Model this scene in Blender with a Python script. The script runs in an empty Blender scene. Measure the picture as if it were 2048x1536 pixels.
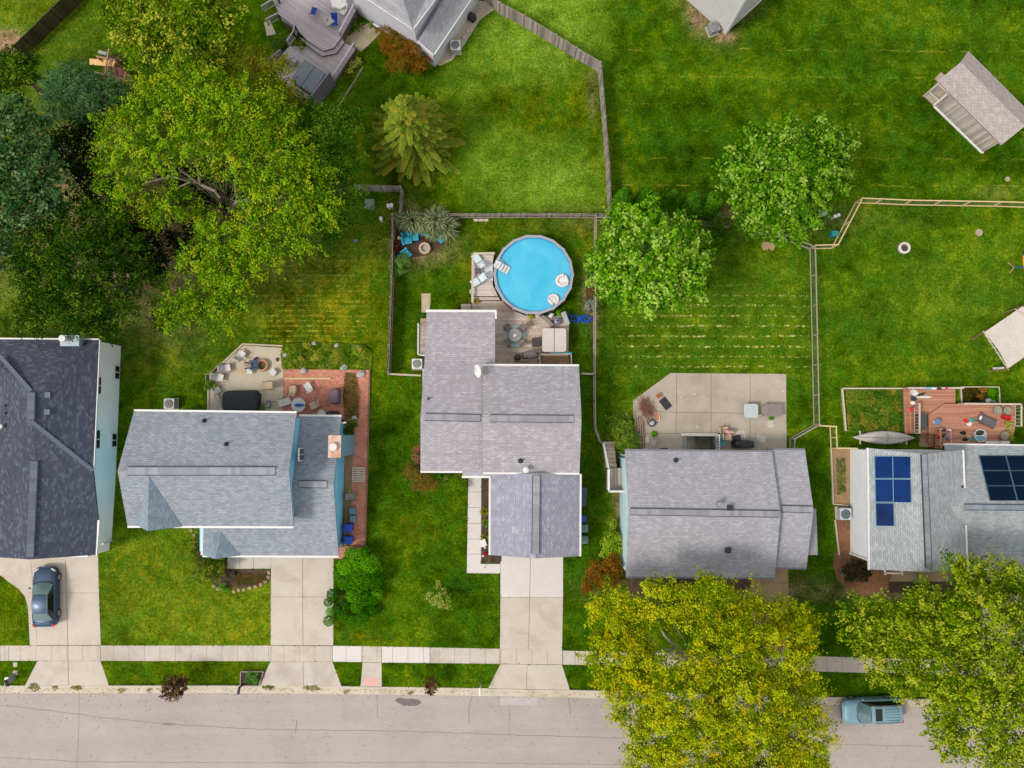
import bpy, math, random
import numpy as np
from mathutils import Vector, Matrix, Quaternion
R = math.radians
random.seed(7)
RNG = np.random.default_rng(11)
SC = bpy.context.scene
COL = SC.collection
F = 1609.0          # focal length in pixels of a 2048 px wide frame
HC = 64.0           # flying height, metres
NX, NY = 1005.0, 850.0   # where straight down falls in the frame
cd = bpy.data.cameras.new('camera')
cam = bpy.data.objects.new('camera', cd)
COL.objects.link(cam)
SC.camera = cam
cd.sensor_fit = 'HORIZONTAL'
cd.sensor_width = 36.0
cd.lens = 36.0 * F / 2048.0
cd.clip_start = 1.0
cd.clip_end = 3000.0
_nd = Vector((NX - 1024, -(NY - 768), -F)).normalized()
CQ = _nd.rotation_difference(Vector((0, 0, -1)))
cam.rotation_mode = 'QUATERNION'
cam.rotation_quaternion = CQ
cam.location = (0, 0, HC)
SC.render.resolution_x = 1024
SC.render.resolution_y = 768
SC.render.engine = 'CYCLES'
SUN_EL, SUN_AZ = R(50), R(205)      # direction towards the sun: azimuth counted from +X
w = bpy.data.worlds.new('World')
SC.world = w
w.use_nodes = True
nt = w.node_tree
bg = nt.nodes['Background']
sky = nt.nodes.new('ShaderNodeTexSky')
sky.sky_type = 'NISHITA'
sky.sun_disc = False
sky.sun_elevation = SUN_EL
sky.sun_rotation = R(90) - SUN_AZ
sky.air_density = 1.0
sky.dust_density = 3.0
sky.ozone_density = 1.0
hs = nt.nodes.new('ShaderNodeHueSaturation')
hs.inputs['Saturation'].default_value = 0.12
nt.links.new(sky.outputs[0], hs.inputs['Color'])
cl = nt.nodes.new('ShaderNodeMix')          # thin bright overcast veiling the blue
cl.data_type = 'RGBA'; cl.inputs[0].default_value = 0.8
cl.inputs[7].default_value = (3.0, 3.05, 3.12, 1)
nt.links.new(hs.outputs[0], cl.inputs[6])
nt.links.new(cl.outputs[2], bg.inputs[0])
bg.inputs[1].default_value = 0.15
sl = bpy.data.lights.new('sun', 'SUN')
sl.energy = 1.4
sl.angle = R(12)
sl.color = (1.0, 0.945, 0.87)
sun = bpy.data.objects.new('sun', sl)
COL.objects.link(sun)
_sd = Vector((math.cos(SUN_EL) * math.cos(SUN_AZ), math.cos(SUN_EL) * math.sin(SUN_AZ), math.sin(SUN_EL)))
sun.rotation_mode = 'QUATERNION'
sun.rotation_quaternion = Vector((0, 0, 1)).rotation_difference(_sd)
sun.location = _sd * 100
SC.view_settings.view_transform = 'Standard'
SC.view_settings.look = 'None'
SC.view_settings.gamma = 1.0
SC.view_settings.exposure = 1.0
CM = CQ.to_matrix()
def P(px, py, z=0.0):
    d = CM @ Vector((px - 1024, -(py - 768), -F))
    t = (z - HC) / d.z
    return Vector((d.x * t, d.y * t, z))
def PX(v):     # metres -> photo pixel (arrays)
    m = np.array(CM).T
    q = (np.asarray(v) - np.array([0, 0, HC])) @ m.T
    return 1024 - q[..., 0] / q[..., 2] * F, 768 + q[..., 1] / q[..., 2] * F
def MP(z=0.0): return (HC - z) / F      # metres per photo pixel
def tag(o, label=None, cat=None, group=None, kind=None):
    if label: o['label'] = label
    if cat: o['category'] = cat
    if group: o['group'] = group
    if kind: o['kind'] = kind
    return o
def thing(name, label, cat, loc, rz=0.0, group=None):
    o = bpy.data.objects.new(name, None)
    COL.objects.link(o)
    o.location = loc
    o.rotation_euler = (0, 0, rz)
    o.empty_display_size = 0.2
    return tag(o, label, cat, group)
def copy_tree(o, parent=None):
    c = o.copy(); COL.objects.link(c); c.parent = parent
    for ch in [x for x in bpy.data.objects if x.parent == o]:
        copy_tree(ch, c)
    return c
class MB:
    def __init__(s): s.v = []; s.f = []; s.uv = []; s.m = []; s.mi = 0
    def poly(s, pts, uv=None):
        n = len(s.v); s.v += [tuple(p) for p in pts]
        s.f.append(tuple(range(n, n + len(pts)))); s.uv.append(uv); s.m.append(s.mi); return s
    def faces(s, vs, fs):
        n = len(s.v); s.v += [tuple(p) for p in vs]
        for f in fs: s.f.append(tuple(n + i for i in f)); s.uv.append(None); s.m.append(s.mi)
        return s
    def box(s, cx, cy, z0, sx, sy, h, rz=0.0, tilt=0.0):
        c, n = math.cos(rz), math.sin(rz); vs = []
        for z in (0, h):
            for x, y in ((-1, -1), (1, -1), (1, 1), (-1, 1)):
                a, b = x * sx / 2, y * sy / 2
                zz = z0 + z + a * tilt
                vs.append((cx + a * c - b * n, cy + a * n + b * c, zz))
        return s.faces(vs, [(3, 2, 1, 0), (4, 5, 6, 7), (0, 1, 5, 4), (1, 2, 6, 5), (2, 3, 7, 6), (3, 0, 4, 7)])
    def prism(s, pts, z0, z1, inset=0.0):
        n = len(pts); cx = sum(p[0] for p in pts) / n; cy = sum(p[1] for p in pts) / n
        k = 1 - inset
        vs = [(p[0], p[1], z0) for p in pts] + [(cx + (p[0] - cx) * k, cy + (p[1] - cy) * k, z1) for p in pts]
        a = sum(pts[i][0] * pts[(i + 1) % n][1] - pts[(i + 1) % n][0] * pts[i][1] for i in range(n))
        fs = [tuple(range(n - 1, -1, -1)), tuple(range(n, 2 * n))] + [(i, (i + 1) % n, n + (i + 1) % n, n + i) for i in range(n)]
        if a < 0: fs = [tuple(reversed(f)) for f in fs]
        return s.faces(vs, fs)
    def slab(s, pts, t):      # polygon in space, counter-clockwise from above, thickness t downward; uv in metres along eave / up slope
        pts = [Vector(p) for p in pts]; n = len(pts)
        nor = Vector((0, 0, 0))
        for i in range(n):
            a, b = pts[i], pts[(i + 1) % n]; nor += a.cross(b)
        if nor.z < 0: pts.reverse(); nor = -nor
        nor.normalize()
        h = Vector((nor.x, nor.y, 0))
        if h.length < 1e-3: u = Vector((1, 0, 0))
        else: u = Vector((-h.y, h.x, 0)).normalized()
        vdir = nor.cross(u)
        s.poly(pts, [(p.dot(u), p.dot(vdir)) for p in pts])
        lo = [p - Vector((0, 0, t)) for p in pts]
        s.poly(list(reversed(lo)))
        for i in range(n):
            j = (i + 1) % n
            s.poly([lo[i], lo[j], pts[j], pts[i]])
        return s
    def cyl(s, cx, cy, z0, z1, r0, r1=None, n=12, cap=True):
        r1 = r0 if r1 is None else r1
        vs = [(cx + r0 * math.cos(2 * math.pi * i / n), cy + r0 * math.sin(2 * math.pi * i / n), z0) for i in range(n)]
        vs += [(cx + r1 * math.cos(2 * math.pi * i / n), cy + r1 * math.sin(2 * math.pi * i / n), z1) for i in range(n)]
        fs = [(i, (i + 1) % n, n + (i + 1) % n, n + i) for i in range(n)]
        if cap: fs += [tuple(range(n - 1, -1, -1)), tuple(range(n, 2 * n))]
        return s.faces(vs, fs)
    def lathe(s, cx, cy, prof, n=16, sx=1, sy=1, cap=True):     # prof: (r, z); a radius of 0 closes to a point
        vs, fs, rows = [], [], []
        for r, z in prof:
            if r < 1e-4: rows.append([len(vs)]); vs.append((cx, cy, z))
            else: rows.append([len(vs) + i for i in range(n)]); vs += [(cx + r * sx * math.cos(2 * math.pi * i / n), cy + r * sy * math.sin(2 * math.pi * i / n), z) for i in range(n)]
        for a, b in zip(rows, rows[1:]):
            for i in range(n):
                j = (i + 1) % n
                if len(a) == 1 and len(b) == 1: continue
                if len(a) == 1: fs.append((a[0], b[j], b[i]))
                elif len(b) == 1: fs.append((a[i], a[j], b[0]))
                else: fs.append((a[i], a[j], b[j], b[i]))
        if cap and len(rows[0]) > 1: fs.append(tuple(reversed(rows[0])))
        if cap and len(rows[-1]) > 1: fs.append(tuple(rows[-1]))
        return s.faces(vs, fs)
    def tube(s, path, rad, n=6):
        path = [Vector(p) for p in path]
        if not hasattr(rad, '__len__'): rad = [rad] * len(path)
        base = len(s.v); vs = []
        up = Vector((0.13, 0.21, 1)).normalized()
        for i, p in enumerate(path):
            d = (path[min(i + 1, len(path) - 1)] - path[max(i - 1, 0)])
            d = d.normalized() if d.length > 1e-6 else Vector((0, 0, 1))
            ref = up if abs(d.dot(up)) < 0.95 else Vector((1, 0, 0))
            a = d.cross(ref).normalized(); b = d.cross(a)
            for k in range(n):
                t = 2 * math.pi * k / n
                vs.append(p + (a * math.cos(t) + b * math.sin(t)) * rad[i])
        fs = []
        for i in range(len(path) - 1):
            for k in range(n):
                k2 = (k + 1) % n
                fs.append((i * n + k, i * n + k2, (i + 1) * n + k2, (i + 1) * n + k))
        fs.append(tuple(range(n))); fs.append(tuple((len(path) - 1) * n + k for k in range(n - 1, -1, -1)))
        return s.faces(vs, fs)
    def bar(s, a, b, w, h=None):      # square bar between two points
        h = h or w
        a, b = Vector(a), Vector(b); d = (b - a).normalized()
        ref = Vector((0, 0, 1)) if abs(d.z) < 0.9 else Vector((1, 0, 0))
        x = d.cross(ref).normalized() * w / 2; y = x.normalized().cross(d) * h / 2
        vs = [a - x - y, a + x - y, a + x + y, a - x + y, b - x - y, b + x - y, b + x + y, b - x + y]
        return s.faces(vs, [(0, 1, 2, 3), (7, 6, 5, 4), (1, 0, 4, 5), (2, 1, 5, 6), (3, 2, 6, 7), (0, 3, 7, 4)])
    def ell(s, cx, cy, cz, rx, ry, rz, n=12, m=7, rot=0.0, jit=0.0):
        c, q = math.cos(rot), math.sin(rot); vs = [(cx, cy, cz - rz)]
        for j in range(1, m):
            th = math.pi * j / m
            for i in range(n):
                ph = 2 * math.pi * i / n; k = 1 + random.uniform(-jit, jit)
                x, y = rx * math.sin(th) * math.cos(ph) * k, ry * math.sin(th) * math.sin(ph) * k
                vs.append((cx + x * c - y * q, cy + x * q + y * c, cz - rz * math.cos(th) * k))
        vs.append((cx, cy, cz + rz)); R_ = lambda j, i: 1 + (j - 1) * n + i % n
        fs = [(0, R_(1, i + 1), R_(1, i)) for i in range(n)] + [(R_(m - 1, i), R_(m - 1, i + 1), len(vs) - 1) for i in range(n)]
        fs += [(R_(j, i), R_(j, i + 1), R_(j + 1, i + 1), R_(j + 1, i)) for j in range(1, m - 1) for i in range(n)]
        return s.faces(vs, fs)
    def sheet(s, fn, nu, nv):        # grid surface fn(u,v)->xyz
        vs = [fn(i / nu, j / nv) for j in range(nv + 1) for i in range(nu + 1)]
        k = nu + 1
        return s.faces(vs, [(j * k + i, j * k + i + 1, (j + 1) * k + i + 1, (j + 1) * k + i) for j in range(nv) for i in range(nu)])
def rrect(w, h, r, n=4, cx=0, cy=0, rz=0):
    pts = []
    for k, (sx, sy) in enumerate(((1, 1), (-1, 1), (-1, -1), (1, -1))):
        for i in range(n + 1):
            a = math.pi / 2 * (k + i / n)
            x, y = sx * (w / 2 - r) + r * math.cos(a), sy * (h / 2 - r) + r * math.sin(a)
            pts.append((cx + x * math.cos(rz) - y * math.sin(rz), cy + x * math.sin(rz) + y * math.cos(rz)))
    return pts
def circ(r, n=20, cx=0, cy=0): return [(cx + r * math.cos(2 * math.pi * i / n), cy + r * math.sin(2 * math.pi * i / n)) for i in range(n)]
def obj(name, mb, mat, parent=None, world=False, smooth=False):
    me = bpy.data.meshes.new(name)
    vs = mb.v
    off = Vector((0, 0, 0))
    if world and parent is not None: off = parent.location
    me.from_pydata([(x - off.x, y - off.y, z - off.z) for x, y, z in vs], [], mb.f)
    for m in (mat if isinstance(mat, (list, tuple)) else [mat]): me.materials.append(m)
    if any(u for u in mb.uv):
        uvl = me.uv_layers.new(name='UVMap')
        li = 0
        for f, u in zip(mb.f, mb.uv):
            for k in range(len(f)):
                if u: uvl.data[li].uv = u[k]
                else: uvl.data[li].uv = (vs[f[k]][0] + vs[f[k]][1], vs[f[k]][2])
                li += 1
    if any(mb.m):
        me.polygons.foreach_set('material_index', mb.m)
    if smooth: me.polygons.foreach_set('use_smooth', [True] * len(me.polygons))
    me.update()
    o = bpy.data.objects.new(name, me)
    COL.objects.link(o)
    if parent is not None: o.parent = parent
    return o
def struct(name, mb, mat): return tag(obj(name, mb, mat), kind='structure')
def solo(name, mb, mat, label, cat, group=None, smooth=False):     # a thing of one mesh, built in metres of the place: origin moved to its base
    n = len(mb.v); c = Vector((sum(v[0] for v in mb.v) / n, sum(v[1] for v in mb.v) / n, min(v[2] for v in mb.v)))
    mb.v = [(v[0] - c.x, v[1] - c.y, v[2] - c.z) for v in mb.v]
    o = obj(name, mb, mat, smooth=smooth); o.location = c
    return tag(o, label, cat, group)
def lin(c):
    c = c / 255.0
    return c / 12.92 if c <= 0.04045 else ((c + 0.055) / 1.055) ** 2.4
KA = 1.0 / 1.42
def A(r, g, b, k=1.0): return (lin(r) * KA * k, lin(g) * KA * k, lin(b) * KA * k, 1.0)
_mats = {}
def nodes(name):
    m = bpy.data.materials.new(name); m.use_nodes = True
    t = m.node_tree; b = t.nodes['Principled BSDF']
    return m, t, b
def N(t, typ, **kw):
    n = t.nodes.new(typ)
    for k, v in kw.items():
        if hasattr(n, k): setattr(n, k, v)
        else: n.inputs[k].default_value = v
    return n
def mixc(t, fac, a, b, mode='MIX'):
    n = t.nodes.new('ShaderNodeMix'); n.data_type = 'RGBA'; n.blend_type = mode
    for s, x in (('Factor', fac), ('A', a), ('B', b)):
        i = [q for q in n.inputs if q.name == s and (s == 'Factor' and q.type == 'VALUE' or s != 'Factor' and q.type == 'RGBA')][0]
        if isinstance(x, (int, float)): i.default_value = x
        elif isinstance(x, tuple): i.default_value = x
        else: t.links.new(x, i)
    return [q for q in n.outputs if q.type == 'RGBA'][0]
def ramp(t, fac, stops):
    n = t.nodes.new('ShaderNodeValToRGB')
    e = n.color_ramp.elements
    while len(e) < len(stops): e.new(0.5)
    for i, (p, c) in enumerate(stops):
        e[i].position = p; e[i].color = c if isinstance(c, tuple) else (c, c, c, 1)
    t.links.new(fac, n.inputs[0]); return n.outputs[0]
def mth(t, op, a, b=None, c=None):
    n = t.nodes.new('ShaderNodeMath'); n.operation = op
    for i, x in enumerate((a, b, c)):
        if x is None: continue
        if isinstance(x, (int, float)): n.inputs[i].default_value = x
        else: t.links.new(x, n.inputs[i])
    return n.outputs[0]
def noise(t, vec, scale, detail=4, rough=0.55, dist=0.0):
    n = t.nodes.new('ShaderNodeTexNoise')
    n.inputs['Scale'].default_value = scale; n.inputs['Detail'].default_value = detail
    n.inputs['Roughness'].default_value = rough; n.inputs['Distortion'].default_value = dist
    if vec is not None: t.links.new(vec, n.inputs['Vector'])
    return n.outputs['Fac']
def coords(t, kind='Object'):
    return t.nodes.new('ShaderNodeTexCoord').outputs[kind]
def wpos(t): return t.nodes.new('ShaderNodeNewGeometry').outputs['Position']
def bump(t, b, h, strength=0.3, dist=0.02):
    n = t.nodes.new('ShaderNodeBump'); n.inputs['Strength'].default_value = strength; n.inputs['Distance'].default_value = dist
    t.links.new(h, n.inputs['Height']); t.links.new(n.outputs[0], b.inputs['Normal'])
def mat(name, rgb, rough=0.7, var=0.12, scale=3.0, metal=0.0, fine=0.06, spec=None, coat=0.0, dirt=None):
    """plain weathered surface: base colour with broad and fine variation"""
    if name in _mats: return _mats[name]
    m, t, b = nodes(name)
    c = A(*rgb) if max(rgb) > 1 else tuple(rgb) + (1.0,)
    v = wpos(t)
    n1 = noise(t, v, scale, 4); n2 = noise(t, v, scale * 9, 2)
    lo = tuple(x * (1 - var) for x in c[:3]) + (1,); hi = tuple(min(1, x * (1 + var)) for x in c[:3]) + (1,)
    col = ramp(t, n1, [(0.3, lo), (0.7, hi)])
    g = ramp(t, n2, [(0.3, 1 - fine * 2), (0.7, 1 + fine)])
    col = mixc(t, 1.0, col, g, 'MULTIPLY')
    if dirt:
        n3 = noise(t, v, scale * 0.6, 6, 0.7)
        f = ramp(t, n3, [(0.55, 0.0), (0.72, dirt[1])])
        col = mixc(t, f, col, A(*dirt[0]))
    t.links.new(col, b.inputs['Base Color'])
    b.inputs['Roughness'].default_value = rough; b.inputs['Metallic'].default_value = metal
    if spec is not None: b.inputs['Specular IOR Level'].default_value = spec
    if coat: b.inputs['Coat Weight'].default_value = coat; b.inputs['Coat Roughness'].default_value = 0.05
    _mats[name] = m
    return m
def planks(name, rgb, rgb2, width=0.15, ang=0.0, gap=0.10, rough=0.8, gapc=0.25, stain=None, vertical=False, space='Object'):
    """boards laid side by side; ang = direction the boards run"""
    if name in _mats: return _mats[name]
    m, t, b = nodes(name)
    v = wpos(t) if space == 'World' else coords(t, 'Object')
    sx = t.nodes.new('ShaderNodeSeparateXYZ')
    mp = t.nodes.new('ShaderNodeMapping'); mp.inputs['Rotation'].default_value = (0, 0, -ang)
    t.links.new(v, mp.inputs[0]); t.links.new(mp.outputs[0], sx.inputs[0])
    u, across = (sx.outputs[0], sx.outputs[1]) if not vertical else (sx.outputs[0], sx.outputs[2])
    q = mth(t, 'DIVIDE', across, width)
    fl = mth(t, 'FLOOR', q); fr = mth(t, 'FRACT', q)
    # boards are cut to length, offset by row
    wn0 = t.nodes.new('ShaderNodeTexWhiteNoise'); wn0.noise_dimensions = '1D'; t.links.new(fl, wn0.inputs['W'])
    lu = mth(t, 'ADD', mth(t, 'DIVIDE', u, 3.0), wn0.outputs[0])
    seg = mth(t, 'FLOOR', lu)
    wn = t.nodes.new('ShaderNodeTexWhiteNoise'); wn.noise_dimensions = '1D'
    t.links.new(mth(t, 'ADD', mth(t, 'MULTIPLY', fl, 7.31), mth(t, 'MULTIPLY', seg, 3.17)), wn.inputs['W'])
    st = t.nodes.new('ShaderNodeMapping'); st.inputs['Scale'].default_value = (0.6, 7, 7) if not vertical else (1.0, 1.0, 12)
    t.links.new(mp.outputs[0], st.inputs[0])
    grain = noise(t, st.outputs[0], 2.2, 5, 0.7)
    f = mth(t, 'ADD', mth(t, 'MULTIPLY', wn.outputs[0], 0.6), mth(t, 'MULTIPLY', grain, 0.5))
    col = ramp(t, f, [(0.15, A(*rgb)), (0.85, A(*rgb2))])
    if stain:
        n3 = noise(t, v, 0.8, 5, 0.65)
        col = mixc(t, ramp(t, n3, [(0.5, 0.0), (0.7, 0.8)]), col, A(*stain))
    e = mth(t, 'GREATER_THAN', mth(t, 'ABSOLUTE', mth(t, 'SUBTRACT', fr, 0.5)), 0.5 - gap / 2)
    col = mixc(t, e, col, mixc(t, 1.0, col, (gapc, gapc, gapc, 1), 'MULTIPLY'))
    t.links.new(col, b.inputs['Base Color']); b.inputs['Roughness'].default_value = rough
    bump(t, b, mth(t, 'SUBTRACT', 1.0, e), 0.35, 0.01)
    _mats[name] = m
    return m
def shingles(name, rgb, rgb2, rgb3=None, fleck=0.3, wet=None):
    if name in _mats: return _mats[name]
    m, t, b = nodes(name)
    uv = t.nodes.new('ShaderNodeUVMap').outputs[0]
    dn = noise(t, uv, 1.3, 2)
    br = t.nodes.new('ShaderNodeTexBrick')
    t.links.new(uv, br.inputs['Vector'])
    br.offset = 0.5; br.squash = 1.0
    br.inputs['Scale'].default_value = 1.0
    br.inputs['Brick Width'].default_value = 0.34; br.inputs['Row Height'].default_value = 0.15
    br.inputs['Mortar Size'].default_value = 0.014; br.inputs['Mortar Smooth'].default_value = 0.4
    br.inputs['Bias'].default_value = 0.0
    br.inputs['Color1'].default_value = A(*rgb); br.inputs['Color2'].default_value = A(*rgb2)
    br.inputs['Mortar'].default_value = A(*rgb, k=0.62)
    br2 = t.nodes.new('ShaderNodeTexBrick'); t.links.new(uv, br2.inputs['Vector']); br2.offset = 0.33
    br2.inputs['Scale'].default_value = 1.0
    br2.inputs['Brick Width'].default_value = 0.27; br2.inputs['Row Height'].default_value = 0.15
    br2.inputs['Mortar Size'].default_value = 0.0
    br2.inputs['Color1'].default_value = (0, 0, 0, 1); br2.inputs['Color2'].default_value = (1, 1, 1, 1)
    fl = ramp(t, br2.outputs[0], [(0.68, 0.0), (0.95, fleck * .8)])
    col = mixc(t, fl, br.outputs[0], A(*(rgb3 or rgb2)))
    n1 = noise(t, uv, 0.45, 5, 0.6)
    col = mixc(t, 1.0, col, ramp(t, n1, [(0.3, 0.95), (0.7, 1.04)]), 'MULTIPLY')
    n2 = noise(t, uv, 14, 3, 0.7)
    col = mixc(t, 1.0, col, ramp(t, n2, [(0.3, 0.86), (0.7, 1.12)]), 'MULTIPLY')
    # rain-washed streaks running down the slope
    mp = t.nodes.new('ShaderNodeMapping'); mp.inputs['Scale'].default_value = (1.6, 0.12, 1); t.links.new(uv, mp.inputs[0])
    n3 = noise(t, mp.outputs[0], 1.0, 4, 0.6)
    col = mixc(t, 1.0, col, ramp(t, n3, [(0.3, 0.93), (0.75, 1.05)]), 'MULTIPLY')
    t.links.new(col, b.inputs['Base Color']); b.inputs['Roughness'].default_value = 0.9
    b.inputs['Specular IOR Level'].default_value = 0.25
    bump(t, b, br.outputs[1], -0.3, 0.01)
    _mats[name] = m
    return m
def concrete(name, rgb, rgb2, scale=0.5, stain=None, spots=None):
    if name in _mats: return _mats[name]
    m, t, b = nodes(name)
    v = wpos(t)
    col = ramp(t, noise(t, v, scale, 7, 0.65), [(0.3, A(*rgb)), (0.7, A(*rgb2))])
    col = mixc(t, 1.0, col, ramp(t, noise(t, v, 26, 3, 0.8), [(0.25, 0.86), (0.75, 1.08)]), 'MULTIPLY')
    if stain: col = mixc(t, ramp(t, noise(t, v, 0.35, 6, 0.7, 0.6), [(0.5, 0.0), (0.68, 0.75)]), col, A(*stain))
    if spots:
        vo = t.nodes.new('ShaderNodeTexVoronoi'); vo.inputs['Scale'].default_value = 1.1; t.links.new(v, vo.inputs['Vector'])
        col = mixc(t, ramp(t, vo.outputs['Distance'], [(0.04, 0.8), (0.09, 0.0)]), col, A(*spots))
    t.links.new(col, b.inputs['Base Color']); b.inputs['Roughness'].default_value = 0.85
    b.inputs['Specular IOR Level'].default_value = 0.3
    bump(t, b, noise(t, v, 40, 2), 0.15, 0.01)
    _mats[name] = m
    return m
def bricks(name, c1, c2, mortar, bw=0.21, bh=0.105):
    if name in _mats: return _mats[name]
    m, t, b = nodes(name)
    v = wpos(t)
    br = t.nodes.new('ShaderNodeTexBrick'); t.links.new(v, br.inputs['Vector'])
    for k, x in (('Scale', 1.0), ('Brick Width', bw), ('Row Height', bh), ('Mortar Size', 0.012), ('Bias', 0.0)): br.inputs[k].default_value = x
    br.inputs['Color1'].default_value = A(*c1); br.inputs['Color2'].default_value = A(*c2); br.inputs['Mortar'].default_value = A(*mortar)
    col = mixc(t, 1.0, br.outputs[0], ramp(t, noise(t, v, 1.1, 6, 0.7), [(0.3, 0.72), (0.72, 1.2)]), 'MULTIPLY')
    col = mixc(t, ramp(t, noise(t, v, 2.3, 6, 0.75), [(0.6, 0.0), (0.75, 0.5)]), col, A(95, 105, 50))
    t.links.new(col, b.inputs['Base Color']); b.inputs['Roughness'].default_value = 0.85
    _mats[name] = m
    return m
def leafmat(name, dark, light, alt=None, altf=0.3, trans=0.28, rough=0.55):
    """leaf colour from the attribute 'lv': x = branch-to-branch, y = leaf-to-leaf, z = patches turning colour, and highlights painted on some trees"""
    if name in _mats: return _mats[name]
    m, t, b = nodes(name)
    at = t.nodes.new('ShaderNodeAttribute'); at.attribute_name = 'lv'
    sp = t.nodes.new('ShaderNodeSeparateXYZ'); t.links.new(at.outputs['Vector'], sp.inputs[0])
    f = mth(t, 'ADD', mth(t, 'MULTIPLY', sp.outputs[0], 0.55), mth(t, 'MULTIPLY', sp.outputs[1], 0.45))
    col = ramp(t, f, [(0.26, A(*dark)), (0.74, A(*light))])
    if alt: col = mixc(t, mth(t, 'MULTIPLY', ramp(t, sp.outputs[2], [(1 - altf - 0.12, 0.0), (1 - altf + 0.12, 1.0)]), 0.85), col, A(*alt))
    t.links.new(col, b.inputs['Base Color']); b.inputs['Roughness'].default_value = rough
    b.inputs['Specular IOR Level'].default_value = 0.02
    tr = t.nodes.new('ShaderNodeBsdfTranslucent')
    t.links.new(mixc(t, 1.0, col, (1.1, 1.25, 0.5, 1), 'MULTIPLY'), tr.inputs[0])
    mx = t.nodes.new('ShaderNodeMixShader'); mx.inputs[0].default_value = trans
    t.links.new(b.outputs[0], mx.inputs[1]); t.links.new(tr.outputs[0], mx.inputs[2])
    t.links.new(mx.outputs[0], t.nodes['Material Output'].inputs[0])
    _mats[name] = m
    return m
def box_m(px, py, x0, x1, y0, y1, s=12.0):
    f = lambda a: 1 / (1 + np.exp(-np.clip(a, -30, 30)))
    return f((px - x0) / s) * f((x1 - px) / s) * f((py - y0) / s) * f((y1 - py) / s)
def blob(px, py, cx, cy, rx, ry): return np.exp(-(((px - cx) / rx) ** 2 + ((py - cy) / ry) ** 2))
def turf(px, py):
    z = np.zeros_like(px)
    pale = z + 0.0; dry = z + 0.0; lush = z + 0.0
    # fenced yard to the north of the pool: pale fine turf with a worn middle
    pale += 0.42 * box_m(px, py, 870, 1208, -30, 420, 9)
    for c in ((1040, 95, 70, 75, .6), (1150, 120, 55, 60, .3), (1110, 370, 85, 55, .65), (960, 330, 40, 50, .2), (1030, 270, 55, 20, .25)):
        pale += c[4] * blob(px, py, *c[:4])
    for c in ((1070, 225, 80, 55, .9), (990, 180, 40, 50, .4), (1160, 200, 35, 60, .6), (890, 300, 40, 110, .5), (930, 400, 60, 25, .3), (1185, 260, 14, 90, .5)):
        pale -= c[4] * blob(px, py, *c[:4]) * 0.8; dry += c[4] * 0.33 * blob(px, py, *c[:4])
    # yard beyond the ridge of trees and the far corner
    pale += 0.55 * box_m(px, py, 1010, 1190, -60, 90, 14) * (py < 120) + 0.30 * box_m(px, py, -60, 190, -60, 110, 16)
    dry += 0.25 * box_m(px, py, -60, 190, -60, 90, 20)
    lush += 0.25 * box_m(px, py, 1225, 2200, -60, 385, 12)
    pale += 0.10 * box_m(px, py, 1640, 2200, -60, 120, 60)
    pale += 0.10 * box_m(px, py, 1650, 2200, 425, 760, 40) + 0.16 * blob(px, py, 1930, 600, 160, 90)
    lush += 0.4 * blob(px, py, 1760, 440, 140, 30) + 0.3 * blob(px, py, 1640, 960, 60, 120)
    # west neighbour's back lawn
    dry += 0.55 * box_m(px, py, 545, 745, 560, 690, 22) + 0.4 * blob(px, py, 735, 500, 40, 40) + 0.25 * box_m(px, py, 500, 760, 500, 720, 25)
    dry += 0.2 * blob(px, py, 340, 730, 60, 40)
    # pool yard
    lush += 0.2 * box_m(px, py, 800, 980, 520, 740, 12); dry += 0.3 * blob(px, py, 1100, 450, 90, 16) + 0.35 * blob(px, py, 1165, 470, 16, 60) + .3 * blob(px, py, 960, 470, 50, 25)
    dry += 0.3 * blob(px, py, 930, 560, 30, 60)
    pale += 0.22 * box_m(px, py, 1205, 1615, 500, 745, 25)
    # front lawns
    pale += 0.30 * box_m(px, py, 195, 545, 1050, 1300, 14); dry += 0.34 * box_m(px, py, 195, 545, 1060, 1300, 20)
    dry += 0.3 * blob(px, py, 440, 1250, 70, 25) + 0.3 * blob(px, py, 310, 1130, 60, 60) + .35 * blob(px, py, 500, 1260, 60, 30)
    dry += 0.25 * box_m(px, py, -60, 60, 1140, 1300, 12) + 0.2 * box_m(px, py, 200, 535, 1325, 1372, 10)
    lush += 0.22 * box_m(px, py, 740, 1000, 760, 1300, 20); dry += 0.35 * blob(px, py, 720, 1270, 55, 22) + 0.2 * blob(px, py, 930, 1030, 30, 60) + .25 * blob(px, py, 820, 1060, 50, 40)
    lush += 0.75 * box_m(px, py, 1590, 1700, 1020, 1400, 18) + 0.35 * box_m(px, py, 1130, 1250, 1115, 1400, 10)
    lush += 0.30 * box_m(px, py, 1165, 1215, 620, 1100, 10)
    # bare, shaded earth under the trees
    return np.clip(pale, 0, 1), np.clip(dry, 0, 1), np.clip(lush, 0, 1)
BARE = [((6, 82), 36, 20), ((12, 84), 26, 16), ((1440, 10), 55, 24), ((1448, 70), 22, 18), ((1400, 35), 20, 30)]
def bare(px, py):
    z = np.zeros_like(px)
    for (c, rx, ry) in BARE: z += blob(px, py, c[0], c[1], rx, ry) * 1.25
    for c in ((430, 420, 180, 130, .75), (150, 420, 220, 200, .6), (330, 560, 90, 110, .5), (1420, 440, 210, 26, .9), (1185, 190, 8, 40, .8), (1240, 1000, 14, 90, .8), (1215, 900, 8, 30, .5), (850, 500, 60, 26, .8), (820, 460, 30, 50, .9), (1177, 585, 12, 50, .9), (1190, 640, 7, 60, .7),
              (1450, 1180, 190, 22, 1.0), (1800, 1180, 110, 18, 1.), (700, 980, 16, 120, .9), (1990, 385, 40, 10, .3)):
        z += c[4] * blob(px, py, *c[:4])
    return np.clip(z, 0, 1)
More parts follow.
